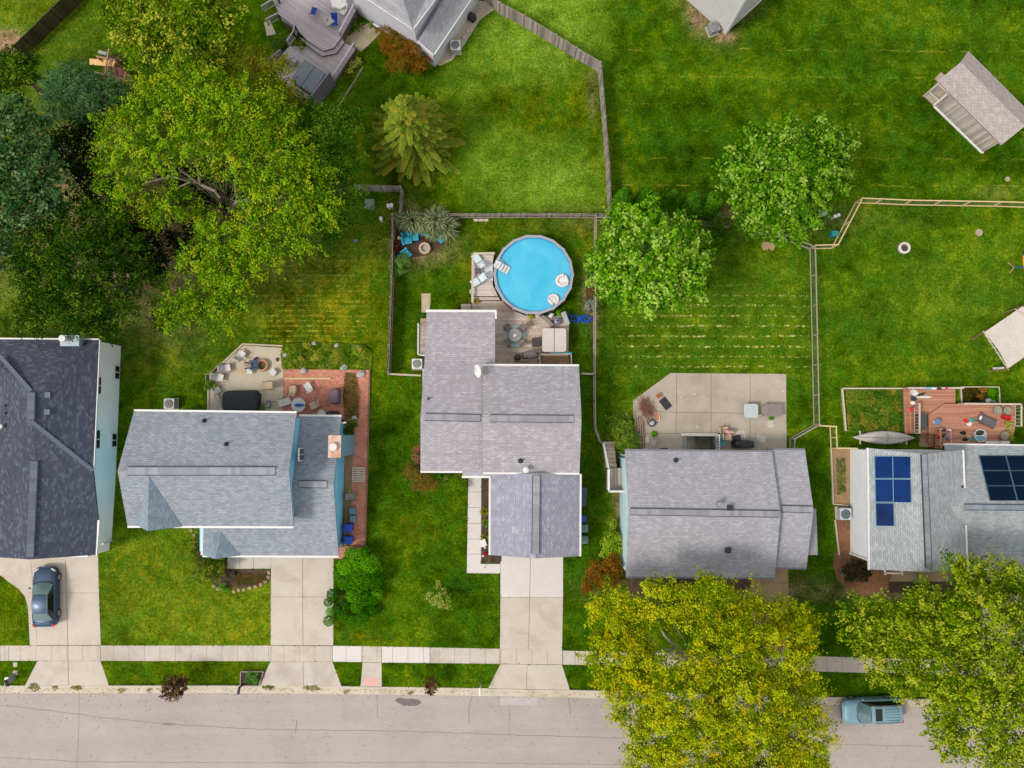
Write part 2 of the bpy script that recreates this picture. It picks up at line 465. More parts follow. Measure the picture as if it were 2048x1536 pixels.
def set_attr(me, name, arr, domain='POINT'):
    a = me.attributes.new(name, 'FLOAT_VECTOR', domain)
    a.data.foreach_set('vector', np.ascontiguousarray(arr, dtype=np.float32).ravel())
def stripe(t, y, spacing, y0, width, v, lo, hi, nscale, wob=0.12):
    yy = mth(t, 'ADD', y, mth(t, 'MULTIPLY', mth(t, 'SUBTRACT', noise(t, v, 0.35, 3), 0.5), wob * 2))
    q = mth(t, 'FRACT', mth(t, 'ADD', mth(t, 'DIVIDE', mth(t, 'SUBTRACT', yy, y0), spacing), 0.5))
    d = mth(t, 'MULTIPLY', mth(t, 'ABSOLUTE', mth(t, 'SUBTRACT', q, 0.5)), spacing)
    ln = ramp(t, mth(t, 'DIVIDE', d, width), [(0.4, 1.0), (1.0, 0.0)])
    return mth(t, 'MULTIPLY', ln, ramp(t, noise(t, v, nscale, 4, 0.7), [(lo, 0.0), (hi, 1.0)]))
def grass_mat(name='lawn_grass', blades=False):
    m, t, b = nodes(name)
    v = wpos(t)
    sx = t.nodes.new('ShaderNodeSeparateXYZ'); t.links.new(v, sx.inputs[0])
    at = t.nodes.new('ShaderNodeAttribute'); at.attribute_name = 'turf'
    s1 = t.nodes.new('ShaderNodeSeparateXYZ'); t.links.new(at.outputs['Vector'], s1.inputs[0])
    a2 = t.nodes.new('ShaderNodeAttribute'); a2.attribute_name = 'mow'
    s2 = t.nodes.new('ShaderNodeSeparateXYZ'); t.links.new(a2.outputs['Vector'], s2.inputs[0])
    a3 = t.nodes.new('ShaderNodeAttribute'); a3.attribute_name = 'soil'
    s3 = t.nodes.new('ShaderNodeSeparateXYZ'); t.links.new(a3.outputs['Vector'], s3.inputs[0])
    big = noise(t, v, 0.16, 5, 0.6, 0.4)
    mid = noise(t, v, 0.9, 6, 0.68, 0.3)
    f = mth(t, 'ADD', mth(t, 'MULTIPLY', big, 0.5), mth(t, 'MULTIPLY', mid, 0.5))
    col = ramp(t, f, [(0.36, A(30, 58, 2)), (0.50, A(70, 100, 4)), (0.63, A(118, 138, 16))])
    lushc = ramp(t, f, [(0.35, A(28, 62, 4)), (0.65, A(70, 108, 10))])
    col = mixc(t, s1.outputs[2], col, lushc)
    palec = ramp(t, mid, [(0.3, A(110, 146, 22)), (0.7, A(146, 176, 60))])
    pf = mth(t, 'MULTIPLY', s1.outputs[0], ramp(t, noise(t, v, 0.5, 5, 0.7), [(0.25, 0.45), (0.65, 1.15)]))
    col = mixc(t, pf, col, palec)
    dryc = ramp(t, mid, [(0.3, A(124, 118, 6)), (0.7, A(180, 162, 34))])
    df = mth(t, 'MULTIPLY', s1.outputs[1], ramp(t, noise(t, v, 1.5, 6, 0.75), [(0.40, 0.0), (0.66, 1.3)]))
    col = mixc(t, df, col, dryc)
    # scattered thin yellow patches everywhere
    th = ramp(t, noise(t, v, 0.7, 8, 0.8, 1.0), [(0.62, 0.0), (0.78, 0.45)])
    col = mixc(t, th, col, A(148, 138, 20))
    gh = ramp(t, noise(t, v, 0.55, 5, 0.7, 0.5), [(0.46, 0.0), (0.62, 0.55)])
    col = mixc(t, gh, col, A(66, 116, 22))
    dk = ramp(t, noise(t, v, 0.45, 7, 0.75, 0.8), [(0.30, 0.55), (0.46, 0.0)])
    col = mixc(t, dk, col, A(34, 56, 0))
    # clippings left in rows by the mower
    Y = sx.outputs[1]
    ya = P(1400, 652).y; sp = (P(1400, 590).y - P(1400, 732).y) / 7
    st1 = stripe(t, Y, sp, ya, 0.10, v, 0.50, 0.60, 2.2, 0.14)
    col = mixc(t, mth(t, 'MULTIPLY', st1, mth(t, 'MULTIPLY', s2.outputs[0], .85)), col, A(214, 200, 118))
    yb = P(620, 642).y
    st2 = stripe(t, Y, 0.405, yb, 0.08, v, 0.44, 0.60, 1.8, 0.16)
    col = mixc(t, mth(t, 'MULTIPLY', st2, mth(t, 'MULTIPLY', s2.outputs[1], .7)), col, A(186, 172, 52))
    yc = P(1500, 262).y
    st3 = stripe(t, Y, 2.25, yc, 0.075, v, 0.50, 0.68, 1.0, 0.35)
    col = mixc(t, mth(t, 'MULTIPLY', st3, s2.outputs[2]), col, A(160, 156, 50))
    # alternate passes of the mower lay the grass differently
    q = mth(t, 'FRACT', mth(t, 'DIVIDE', mth(t, 'SUBTRACT', Y, yc), 4.5))
    alt = ramp(t, mth(t, 'ABSOLUTE', mth(t, 'SUBTRACT', q, 0.5)), [(0.2, 0.88), (0.3, 1.10)])
    col = mixc(t, mth(t, 'MULTIPLY', s2.outputs[2], 0.9), col, mixc(t, 1.0, col, alt, 'MULTIPLY'))
    # soil
    sf = mth(t, 'MULTIPLY', s3.outputs[0], ramp(t, noise(t, v, 1.3, 6, 0.7), [(0.25, 0.2), (0.6, 1.25)]))
    soil = ramp(t, mid, [(0.3, A(74, 60, 36)), (0.62, A(184, 152, 116))])
    if not blades: col = mixc(t, sf, col, soil)
    fine = noise(t, v, 5.0, 4, 0.9)
    col = mixc(t, 1.0, col, ramp(t, fine, [(0.32, 0.42), (0.5, 0.95), (0.68, 1.65)]), 'MULTIPLY')
    if blades:
        a4 = t.nodes.new('ShaderNodeAttribute'); a4.attribute_name = 'tv'
        s4 = t.nodes.new('ShaderNodeSeparateXYZ'); t.links.new(a4.outputs['Vector'], s4.inputs[0])
        col = mixc(t, 1.0, col, ramp(t, s4.outputs[0], [(0.0, 0.80), (0.85, 1.3), (1.0, 2.0)]), 'MULTIPLY')
    else:
        bump(t, b, noise(t, v, 9, 4, 0.8), 0.8, 0.05)
    t.links.new(col, b.inputs['Base Color']); b.inputs['Roughness'].default_value = 0.8
    b.inputs['Specular IOR Level'].default_value = 0.0
    return m
def mow(px, py):
    a = box_m(px, py, 1235, 1612, 640, 742, 7) + 0.8 * box_m(px, py, 1330, 1612, 582, 645, 10)
    b_ = box_m(px, py, 515, 725, 590, 700, 10) + 0.5 * box_m(px, py, 560, 735, 500, 600, 16)
    c = 0.9 * box_m(px, py, 1232, 2120, 60, 400, 6) + 0.5 * box_m(px, py, 1500, 2100, -60, 70, 8)
    return np.clip(a, 0, 1), np.clip(b_, 0, 1), np.clip(c, 0, 1)
# kerb line: southern edge of the lawn strip (photo pixels along the street)
KERB = [(-300, 1371), (0, 1372), (500, 1372), (700, 1373.5), (900, 1376), (1200, 1382), (1650, 1395), (1800, 1398), (2350, 1412)]
GUT = [(-300, 1384), (0, 1386), (500, 1389), (1000, 1392), (1200, 1395), (1650, 1409), (1800, 1412), (2350, 1426)]
def along(line, x): return float(np.interp(x, [p[0] for p in line], [p[1] for p in line]))
_kx = np.array([P(*p).x for p in KERB]); _ky = np.array([P(*p).y for p in KERB])
# beyond the measured stretch the street runs on straight
def kerb_y(x): return np.where(x < _kx[0], _ky[0] , np.where(x > _kx[-1], _ky[-1] + (x - _kx[-1]) * (_ky[-1] - _ky[-2]) / (_kx[-1] - _kx[-2]), np.interp(x, _kx, _ky)))
def axis(lo, hi, step):
    a = np.arange(lo, hi + 1e-6, step)
    o = []
    d, x = step * 2, 0
    while x < 700: x += d; d *= 1.5; o.append(x)
    o = np.array(o)
    return np.concatenate([(lo - o)[::-1], a, hi + o])
gx, gy = axis(-45, 45, 0.4), axis(-34, 39, 0.4)
WELL = [P(1371, 872), P(1429, 872), P(1429, 903), P(1371, 903)]     # basement stair well
XX, YY = np.meshgrid(gx, gy)
ky = kerb_y(XX)
ZZ = np.where(YY < ky - 0.02, np.where(YY > ky - 12.5, -0.30, 0.0), 0.0)
ZZ = np.where((XX > WELL[0].x - .42) & (XX < WELL[1].x + .42) & (YY < WELL[0].y + .42) & (YY > WELL[2].y - .42), -1.4, ZZ)
nxg, nyg = len(gx), len(gy)
V = np.stack([XX, YY, ZZ], -1).reshape(-1, 3)
idx = np.arange(nxg * nyg).reshape(nyg, nxg)
Q = np.stack([idx[:-1, :-1], idx[:-1, 1:], idx[1:, 1:], idx[1:, :-1]], -1).reshape(-1, 4)
def npmesh(name, V, Q, k=4):
    me = bpy.data.meshes.new(name)
    me.vertices.add(len(V)); me.vertices.foreach_set('co', V.astype(np.float32).ravel())
    me.loops.add(Q.size); me.loops.foreach_set('vertex_index', Q.astype(np.int32).ravel())
    me.polygons.add(len(Q)); me.polygons.foreach_set('loop_start', np.arange(0, Q.size, k, dtype=np.int32))
    me.polygons.foreach_set('loop_total', np.full(len(Q), k, dtype=np.int32))
    me.update(calc_edges=True)
    return me
me = npmesh('ground', V, Q)
px, py = PX(V * [1, 1, 0])
set_attr(me, 'turf', np.stack(turf(px, py), -1))
set_attr(me, 'mow', np.stack(mow(px, py), -1))
br_ = bare(px, py); set_attr(me, 'soil', np.stack([br_, br_, br_], -1))
me.materials.append(grass_mat())
g = bpy.data.objects.new('ground', me); COL.objects.link(g); tag(g, kind='structure')
NOGRASS = []     # polygons (metres) where no turf grows
def pv(name, pts, z, material, thick=0.12, grassfree=True, kind='structure'):
    q = [P(x, y) for x, y in pts]
    if grassfree: NOGRASS.append([(p.x, p.y) for p in q])
    mb = MB(); mb.slab([(p.x, p.y, z) for p in q], thick)
    o = obj(name, mb, material)
    o['kind'] = kind
    return o
C_WALK = concrete('walk_concrete', (196, 183, 170), (216, 204, 192), 0.9, stain=(180, 166, 150))
C_NEW = concrete('new_concrete', (220, 211, 204), (230, 222, 216), 0.5)
C_TAN = concrete('tan_concrete', (204, 190, 175), (218, 205, 191), 0.6, stain=(188, 171, 152))
C_KERB = concrete('kerb_concrete', (206, 192, 172), (220, 207, 188), 1.2, stain=(178, 160, 130))
C_PAT = concrete('patio_concrete', (176, 162, 146), (196, 182, 166), 0.45, stain=(160, 146, 128), spots=(222, 212, 196))
C_PAT1 = concrete('patio_concrete_sand', (204, 188, 164), (216, 201, 178), 0.5, stain=(196, 178, 150))
C_OLD = concrete('old_concrete', (160, 134, 98), (188, 160, 122), 0.8, stain=(110, 96, 80))
C_WALL = concrete('well_concrete', (150, 142, 130), (180, 172, 160), 0.8, stain=(110, 102, 88))
def road_mat():
    m, t, b = nodes('road_asphalt')
    v = wpos(t)
    col = ramp(t, noise(t, v, 0.18, 7, 0.6, 0.4), [(0.3, A(176, 164, 156)), (0.7, A(190, 178, 170))])
    col = mixc(t, 1.0, col, ramp(t, noise(t, v, 11, 5, 0.85), [(0.3, 0.86), (0.7, 1.1)]), 'MULTIPLY')
    mp = t.nodes.new('ShaderNodeMapping'); mp.inputs['Scale'].default_value = (0.05, 1.2, 1); t.links.new(v, mp.inputs[0])
    col = mixc(t, 1.0, col, ramp(t, noise(t, mp.outputs[0], 1.0, 5, 0.7), [(0.35, 0.95), (0.65, 1.03)]), 'MULTIPLY')
    # dark flecks of tar and leaves
    vo = t.nodes.new('ShaderNodeTexVoronoi'); vo.inputs['Scale'].default_value = 2.6; vo.inputs['Randomness'].default_value = 1.0; t.links.new(v, vo.inputs['Vector'])
    vs = ramp(t, vo.outputs['Distance'], [(0.05, 0.75), (0.11, 0.0)])
    vs = mth(t, 'MULTIPLY', vs, ramp(t, noise(t, v, 0.6, 4), [(0.48, 0.0), (0.6, 1.0)]))
    col = mixc(t, vs, col, A(126, 108, 98))
    # hairline cracks
    v2 = t.nodes.new('ShaderNodeTexVoronoi'); v2.feature = 'DISTANCE_TO_EDGE'; v2.inputs['Scale'].default_value = 0.28
    dd = t.nodes.new('ShaderNodeTexNoise'); dd.inputs['Scale'].default_value = 0.9; dd.inputs['Detail'].default_value = 6; t.links.new(v, dd.inputs['Vector'])
    va = t.nodes.new('ShaderNodeVectorMath'); va.operation = 'MULTIPLY_ADD'; t.links.new(dd.outputs['Color'], va.inputs[0]); va.inputs[1].default_value = (1.6, 1.6, 0); t.links.new(v, va.inputs[2])
    t.links.new(va.outputs[0], v2.inputs['Vector'])
    ck = ramp(t, v2.outputs['Distance'], [(0.001, 0.3), (0.006, 0.0)])
    ck = mth(t, 'MULTIPLY', ck, ramp(t, noise(t, v, 0.22, 4, 0.6), [(0.46, 0.0), (0.6, 1.0)]))
    col = mixc(t, ck, col, A(120, 108, 100))
    # oil
    dk = ramp(t, noise(t, v, 0.5, 5, 0.65), [(0.62, 0.0), (0.8, 0.35)])
    col = mixc(t, dk, col, A(168, 156, 150))
    t.links.new(col, b.inputs['Base Color']); b.inputs['Roughness'].default_value = 0.9
    b.inputs['Specular IOR Level'].default_value = 0.25
    bump(t, b, noise(t, v, 30, 3, 0.8), 0.3, 0.01)
    return m
M_ROAD = road_mat()
xs = np.concatenate([[-700, -300], np.linspace(_kx[0], _kx[-1], 24), [300, 700]])
def kline(off): return [(x, float(kerb_y(np.array(x))) + off) for x in xs]
mb = MB(); a, c = kline(-0.45), kline(-11.2)
for i in range(len(xs) - 1):
    mb.poly([(c[i][0], c[i][1], -0.14), (c[i + 1][0], c[i + 1][1], -0.14), (a[i + 1][0], a[i + 1][1], -0.14), (a[i][0], a[i][1], -0.14)])
struct('road', mb, M_ROAD)
def kerb(off0, off1, off2, name):     # kerb top off0..off1, gutter off1..off2
    mb = MB()
    prof = [(off0, -0.3), (off0, 0.012), (off1, 0.012), (off1 + (off2 - off1) * 0.1, -0.118), (off2, -0.132), (off2, -0.3)]
    L = [[(x, y, z) for x, y in kline(o)] for o, z in prof]
    for k in range(len(prof) - 1):
        for i in range(len(xs) - 1): mb.poly([L[k][i], L[k][i + 1], L[k + 1][i + 1], L[k + 1][i]])
    struct(name, mb, C_KERB)
kerb(0.03, -0.14, -0.60, 'kerb')
kerb(-11.7, -11.5, -11.1, 'kerb')
# pavement
SWN = [(-300, 1291), (0, 1291), (500, 1291), (665, 1291.5), (764, 1293), (1000, 1297.5), (1190, 1303), (1640, 1312), (1780, 1317), (2350, 1331)]
SWS = [(-300, 1321), (0, 1321.5), (500, 1322), (665, 1323), (764, 1325), (1000, 1327.5), (1190, 1330), (1640, 1343), (1780, 1347), (2350, 1361)]
BREAKS = [-1500, -300, 0, 18, 201, 542, 665, 725, 763, 860, 1000, 1125, 1150, 1260, 1400, 1600, 1760, 2350, 3500]
tones = {0: C_WALK, 1: C_TAN, 2: C_NEW}
pick = [0, 0, 0, 1, 0, 1, 2, 1, 2, 0, 1, 0, 1, 0, 0, 1, 0, 0]
for i in range(len(BREAKS) - 1):
    x0, x1 = BREAKS[i], BREAKS[i + 1]
    n = along
    pv('pavement', [(x0 + .4, n(SWN, x0)), (x1 - .4, n(SWN, x1)), (x1 - .4, n(SWS, x1)), (x0 + .4, n(SWS, x0))], 0.012 + 0.002 * (i % 2), tones[pick[i]])
M_JOINT = mat('joint_dirt', (120, 104, 88), 0.95, 0.2)
def joint(name, pts, z, wd=0.03, m=None):
    mb = MB()
    q = [P(x, y) for x, y in pts]
    for a, b in zip(q, q[1:]):
        d = (b - a).normalized(); s = Vector((-d.y, d.x, 0)) * wd / 2
        mb.poly([(a + s).to_tuple()[:2] + (z,), (a - s).to_tuple()[:2] + (z,), (b - s).to_tuple()[:2] + (z,), (b + s).to_tuple()[:2] + (z,)])
    return struct(name, mb, m or M_JOINT)
mb = MB()
for x in list(range(-300, 2350, 31)):
    a, b = P(x, along(SWN, x)), P(x, along(SWS, x))
    mb.poly([(a.x - .012, a.y, .018), (b.x - .012, b.y, .018), (b.x + .012, b.y, .018), (a.x + .012, a.y, .018)])
struct('pavement_joint', mb, mat('joint_soft', (158, 142, 126), 0.95, 0.15))
# driveways
pv('driveway', [(-160, 1110), (196, 1108), (198, 1190), (201.5, 1290.6), (60, 1290.6), (56, 1215), (50, 1193), (38, 1178), (15, 1162), (0, 1150), (-160, 1140)], 0.012, C_TAN)
pv('driveway', [(75, 1322), (201, 1322), (218, 1371.5), (50, 1371.5)], 0.012, C_TAN)
joint('driveway_joint', [(62, 1119), (75, 1290)], 0.017, .02); joint('driveway_joint', [(131, 1119), (136, 1290), (137, 1370)], 0.017, .035)
joint('driveway_joint', [(56, 1186), (198, 1186)], 0.017, .02); joint('driveway_joint', [(75, 1291), (201, 1291)], 0.021, .05)
pv('driveway', [(542, 1108), (667, 1108), (666.5, 1290.8), (541.5, 1290.4)], 0.012, C_TAN)
pv('driveway', [(541, 1322.6), (665, 1323.4), (683, 1372.8), (519, 1371.5)], 0.012, C_WALK)
joint('driveway_joint', [(605.5, 1113), (606, 1290)], 0.017, .035); joint('driveway_joint', [(606, 1323), (607, 1371)], 0.017, .03)
joint('driveway_joint', [(542, 1194), (667, 1194)], 0.017, .025); joint('driveway_joint', [(541, 1291), (667, 1292)], 0.021, .03)
pv('driveway', [(1001, 1108), (1126, 1108), (1126, 1194.6), (1001, 1194.6)], 0.014, C_NEW)
pv('driveway', [(1001, 1195.2), (1126, 1195.2), (1124, 1301), (1000, 1297.8)], 0.012, C_TAN)
pv('driveway', [(1001, 1328.2), (1124, 1330), (1140, 1380.6), (976, 1377.4)], 0.012, C_TAN)
joint('driveway_joint', [(1061, 1115), (1057, 1298)], 0.019, .03); joint('driveway_joint', [(1054, 1329), (1053, 1378)], 0.017, .03)
pv('driveway', [(1502, 1130), (1576, 1130), (1580, 1309), (1504, 1306)], 0.012, C_OLD)
pv('driveway', [(1500, 1341), (1580, 1343), (1600, 1392), (1480, 1389)], 0.012, C_OLD)
joint('driveway_joint', [(1502, 1166), (1576, 1166)], 0.017, .03)
pv('driveway', [(1960, 1140), (2120, 1140), (2120, 1328), (1960, 1320)], 0.012, C_TAN)
# short paths
pv('path', [(725, 1325), (763, 1325.6), (763.5, 1374.4), (721, 1373.6)], 0.012, C_WALK)
pv('path', [(937, 948), (962.6, 948), (962, 1128), (1000.4, 1128), (1000.4, 1147), (933.6, 1146)], 0.012, C_NEW)
mb = MB()
for y in (984, 1015, 1047, 1078, 1108):
    a, b = P(935, y), P(962, y); mb.poly([(a.x, a.y - .012, .017), (b.x, b.y - .012, .017), (b.x, b.y + .012, .017), (a.x, a.y + .012, .017)])
struct('path_joint', mb, M_JOINT)
pv('path', [(454, 1108), (541.6, 1108), (541.6, 1137), (454, 1137.6)], 0.012, C_TAN)
joint('path_joint', [(480, 1114), (480, 1137)], .017, .02); joint('path_joint', [(507, 1114), (507, 1137)], .017, .03)
pv('path', [(1760, 1135), (1960, 1135), (1960, 1162), (1770, 1166)], 0.012, C_OLD)
pv('path', [(1840, 700 + 160), (1875, 862), (1877, 895), (1838, 893)], 0.012, C_OLD)
for a in ([(528, 90 - 45), (540, 40), (552, 68), (534, 72)],):
    pv('path', a, 0.012, C_TAN)
pv('path', [(26, 1325), (35, 1325), (34, 1334), (27, 1334)], .012, C_WALK); pv('path', [(25, 1341), (36, 1341), (35, 1350), (26, 1350)], .012, C_WALK)
pv('path', [(843, 587), (861, 587), (861, 606), (858, 625), (843, 625)], 0.012, concrete('stepping_concrete', (188, 170, 140), (206, 188, 160), 2.0, stain=(140, 140, 80)))
for q in ([(1525, 484), (1536, 484), (1539, 490), (1536, 499), (1526, 501), (1522, 493)], [(1538, 485), (1547, 486), (1550, 495), (1546, 501), (1538, 499)]):
    pv('path', q, 0.02, C_OLD)
# patios
pv('patio', [(487, 691), (567, 696), (567, 833), (417, 833), (417, 753)], 0.03, C_PAT1)
joint('patio_joint', [(540, 803), (567, 803)], .036, .03)
pv('patio', [(1341, 746), (1572, 748), (1573, 905), (1431, 905), (1431, 872), (1369, 872), (1369, 905), (1285, 905), (1267, 835), (1266, 801)], 0.03, C_PAT)
for a in ([(1353, 747), (1352, 867)], [(1422, 747), (1422, 868)], [(1500, 748), (1500, 903)], [(1268, 823), (1573, 828)], [(1282, 867), (1368, 867)]):
    joint('patio_joint', a, .036, .035)
# brick paving
M_BRK = bricks('brick_paving', (236, 160, 132), (212, 126, 100), (170, 124, 104))
pv('brick_patio', [(567.6, 738), (738, 740), (735, 900), (730, 1092), (712, 1118), (668, 1118), (668, 1112), (674, 1096), (700, 1092), (704, 980), (708, 838), (567.6, 838)], 0.024, M_BRK)
pv('stoop', [(697, 1098), (716, 1096), (722, 1106), (697, 1110)], 0.06, C_WALK)
# road marks and patches
def decal(name, pts, z, m):
    mb = MB(); mb.poly([tuple(P(x, y, z)) for x, y in reversed(pts)]); 
    return struct(name, mb, m)
decal('road_patch', [(1000, 1393.8), (1075, 1395), (1075, 1411), (1000, 1410)], -0.135, mat('road_patch', (196, 186, 182), .9, .06))
decal('oil_stain', [(x, y) for x, y in [(793, 1397), (801, 1395), (812, 1398), (826, 1397), (838, 1400), (843, 1405), (836, 1411), (822, 1412), (806, 1411), (797, 1406), (790, 1402)]], -0.134, mat('oil', (112, 98, 98), .6, .25, 6))
decal('paint_mark', [(728, 1357), (757, 1356), (758, 1370), (745, 1373), (727, 1371)], 0.018, mat('pink_paint', (232, 176, 166), .8, .1, 5))
M_TAR = mat('tar', (150, 134, 122), .8, .2)
def crack(pts, wd):
    q = []
    for (a, b) in zip(pts, pts[1:]):
        n = max(2, int(math.hypot(b[0] - a[0], b[1] - a[1]) / 14))
        for k in range(n): q.append((a[0] + (b[0] - a[0]) * k / n + random.uniform(-.9, .9), a[1] + (b[1] - a[1]) * k / n + random.uniform(-.9, .9)))
    q.append(pts[-1]); joint('road_crack', q, -0.134, wd, M_TAR)
crack([(-200, 1402), (0, 1412), (110, 1424), (200, 1436), (280, 1444), (325, 1449), (520, 1460), (800, 1464), (1250, 1478)], .045)
crack([(0, 1516), (160, 1525), (520, 1527), (900, 1526), (1300, 1532)], .04)
crack([(156, 1388), (156, 1440), (152, 1536)], .03); crack([(754, 1391), (755, 1437)], .04); crack([(944, 1392), (938, 1420), (938, 1450)], .05)
crack([(1137, 1396), (1141, 1430)], .06); crack([(594, 1440), (590, 1468)], .06); crack([(1660, 1490), (1850, 1494)], .03); crack([(1018, 1410), (1019, 1475)], .03)
decal('road_patch', [(324, 1446), (345, 1446), (358, 1449), (340, 1451), (326, 1450)], -0.133, M_TAR)
# weedy broken kerb by the driveway
# mulch and soil beds
M_MUL = concrete('mulch', (122, 84, 56), (166, 116, 80), 3.0, stain=(92, 66, 46))
M_DMUL = concrete('dark_mulch_and_shade', (62, 48, 38), (104, 80, 60), 3.0, stain=(44, 36, 26))  # dark mulch, deepened to paint the shade before the pale blue house
M_SOIL = concrete('bed_soil', (150, 118, 84), (178, 146, 108), 1.5, stain=(120, 100, 60))
M_GRAV = concrete('gravel', (176, 160, 134), (214, 198, 172), 6.0, stain=(140, 136, 80))
pv('mulch_bed', [(963, 950), (1003, 950), (1003, 1122), (999, 1126.4), (963, 1126)], 0.03, M_DMUL)
NOGRASS.append([(p.x, p.y) for p in WELL])
pv('mulch_bed', [(1667, 1013), (1702, 1013), (1702, 1100), (1740, 1132), (1792, 1132), (1775, 1172), (1752, 1188), (1724, 1190), (1695, 1178), (1674, 1158), (1666, 1130), (1668, 1110), (1677, 1098)], 0.03, M_MUL)
pv('soil_bed', [(1662, 897), (1702, 897), (1702, 1010), (1666, 1008)], 0.03, M_SOIL)
pv('mulch_bed', [(405, 1050), (455, 1050), (455, 1138), (541, 1139), (541, 1160), (520, 1172), (480, 1176), (430, 1170), (398, 1130), (390, 1080), (398, 1062)], 0.026, M_DMUL)
pv('soil_bed', [(690, 838), (711, 838), (707, 1080), (688, 1095)], 0.02, M_SOIL)
pv('soil_bed', [(798, 440), (925, 440), (905, 470), (878, 497), (850, 512), (820, 515), (790, 530), (789, 440)], 0.02, M_DMUL)
pv('gravel_bed', [(680, 78), (700, 70), (745, 40), (765, 62), (740, 88), (722, 104), (712, 96)], 0.02, M_GRAV)
pv('gravel_bed', [(1003, 8), (960, 40), (925, 95), (905, 120), (880, 132), (870, 125), (905, 60), (950, 0)], 0.02, M_GRAV)
pv('mulch_bed', [(1172, 575), (1186, 575), (1187, 622), (1178, 627), (1172, 610)], 0.02, M_DMUL)
pv('mulch_bed', [(1250, 1148), (1502, 1148), (1502, 1175), (1400, 1200), (1260, 1190)], 0.02, M_DMUL, grassfree=True)  # dark bed colour stands in for shade north of the golden tree
pv('mulch_bed', [(1775, 1163), (2060, 1163), (2060, 1190), (1780, 1185)], 0.02, M_DMUL)
M_WHITE = mat('white_trim', (236, 232, 228), .5, .04, 2, fine=.02)
M_SIDE = mat('white_siding', (214, 209, 203), .6, .04, 1.2, fine=.02)
M_VENTD = mat('dark_vent_metal', (58, 62, 68), .6, .1)  # dark strips along both sides of each ridge vent
M_GLASS = mat('window_glass', (34, 44, 48), .08, .1, 1, spec=.8)
M_BLACK = mat('black_plastic', (34, 34, 38), .5, .15)
M_GREYM = mat('grey_metal', (168, 168, 166), .4, .1, metal=.4)
def siding(name, rgb, wd=0.16):
    if name in _mats: return _mats[name]
    m, t, b = nodes(name)
    v = wpos(t); s = t.nodes.new('ShaderNodeSeparateXYZ'); t.links.new(v, s.inputs[0])
    fr = mth(t, 'FRACT', mth(t, 'DIVIDE', s.outputs[2], wd))
    col = mixc(t, 1.0, A(*rgb), ramp(t, fr, [(0.0, 0.70), (0.10, 0.97), (1.0, 1.03)]), 'MULTIPLY')
    col = mixc(t, 1.0, col, ramp(t, noise(t, v, 0.8, 5), [(0.3, .95), (0.7, 1.04)]), 'MULTIPLY')
    t.links.new(col, b.inputs['Base Color']); b.inputs['Roughness'].default_value = .55
    bump(t, b, fr, 0.4, 0.02)
    _mats[name] = m; return m
S_DARK = shingles('dark_blue_shingles', (72, 76, 94), (86, 88, 104), (130, 138, 150), .4)
S_BLUE = shingles('blue_grey_shingles', (146, 152, 162), (168, 172, 180), (188, 194, 200), .35)
S_GREY = shingles('warm_grey_shingles', (170, 164, 170), (182, 177, 183), (208, 203, 209), .5)
S_GREY2 = shingles('grey_shingles', (168, 166, 173), (182, 180, 187), (206, 204, 210), .45)
S_PALE = shingles('pale_green_grey_shingles', (156, 162, 165), (178, 183, 185), (196, 200, 202), .4)
S_TAUPE = shingles('taupe_shingles', (172, 160, 156), (188, 176, 172), (202, 190, 186), .5)
RIDGE_M = {}
def ridge_mat(nm, rgb):
    if nm in _mats: return _mats[nm]
    m, t, b = nodes(nm)
    ge = t.nodes.new('ShaderNodeNewGeometry')
    t.links.new(ramp(t, ge.outputs['Random Per Island'], [(0, A(*rgb, k=.76)), (1, A(*rgb, k=1.02))]), b.inputs['Base Color'])
    b.inputs['Roughness'].default_value = .9; b.inputs['Specular IOR Level'].default_value = .1
    _mats[nm] = m; return m
def roofvent(root, r0, r1, m, wd=0.52):
    a, b = Vector(r0), Vector(r1); L = (b - a).length; d = (b - a).normalized(); n = max(3, int(L / .3))
    mb = MB()
    for k in range(n):      # overlapping cap shingles
        p, q = a + d * (L * k / n), a + d * (L * (k + 1) / n + .03)
        mb.bar(p + Vector((0, 0, .035)), q + Vector((0, 0, .015)), wd, .05)
    v = obj('ridge_vent', mb, m, root, world=True)
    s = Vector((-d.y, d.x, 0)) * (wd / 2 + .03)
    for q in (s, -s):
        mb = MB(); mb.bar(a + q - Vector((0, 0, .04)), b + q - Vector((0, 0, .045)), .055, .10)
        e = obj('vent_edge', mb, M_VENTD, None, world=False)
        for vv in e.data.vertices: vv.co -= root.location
        e.parent = v
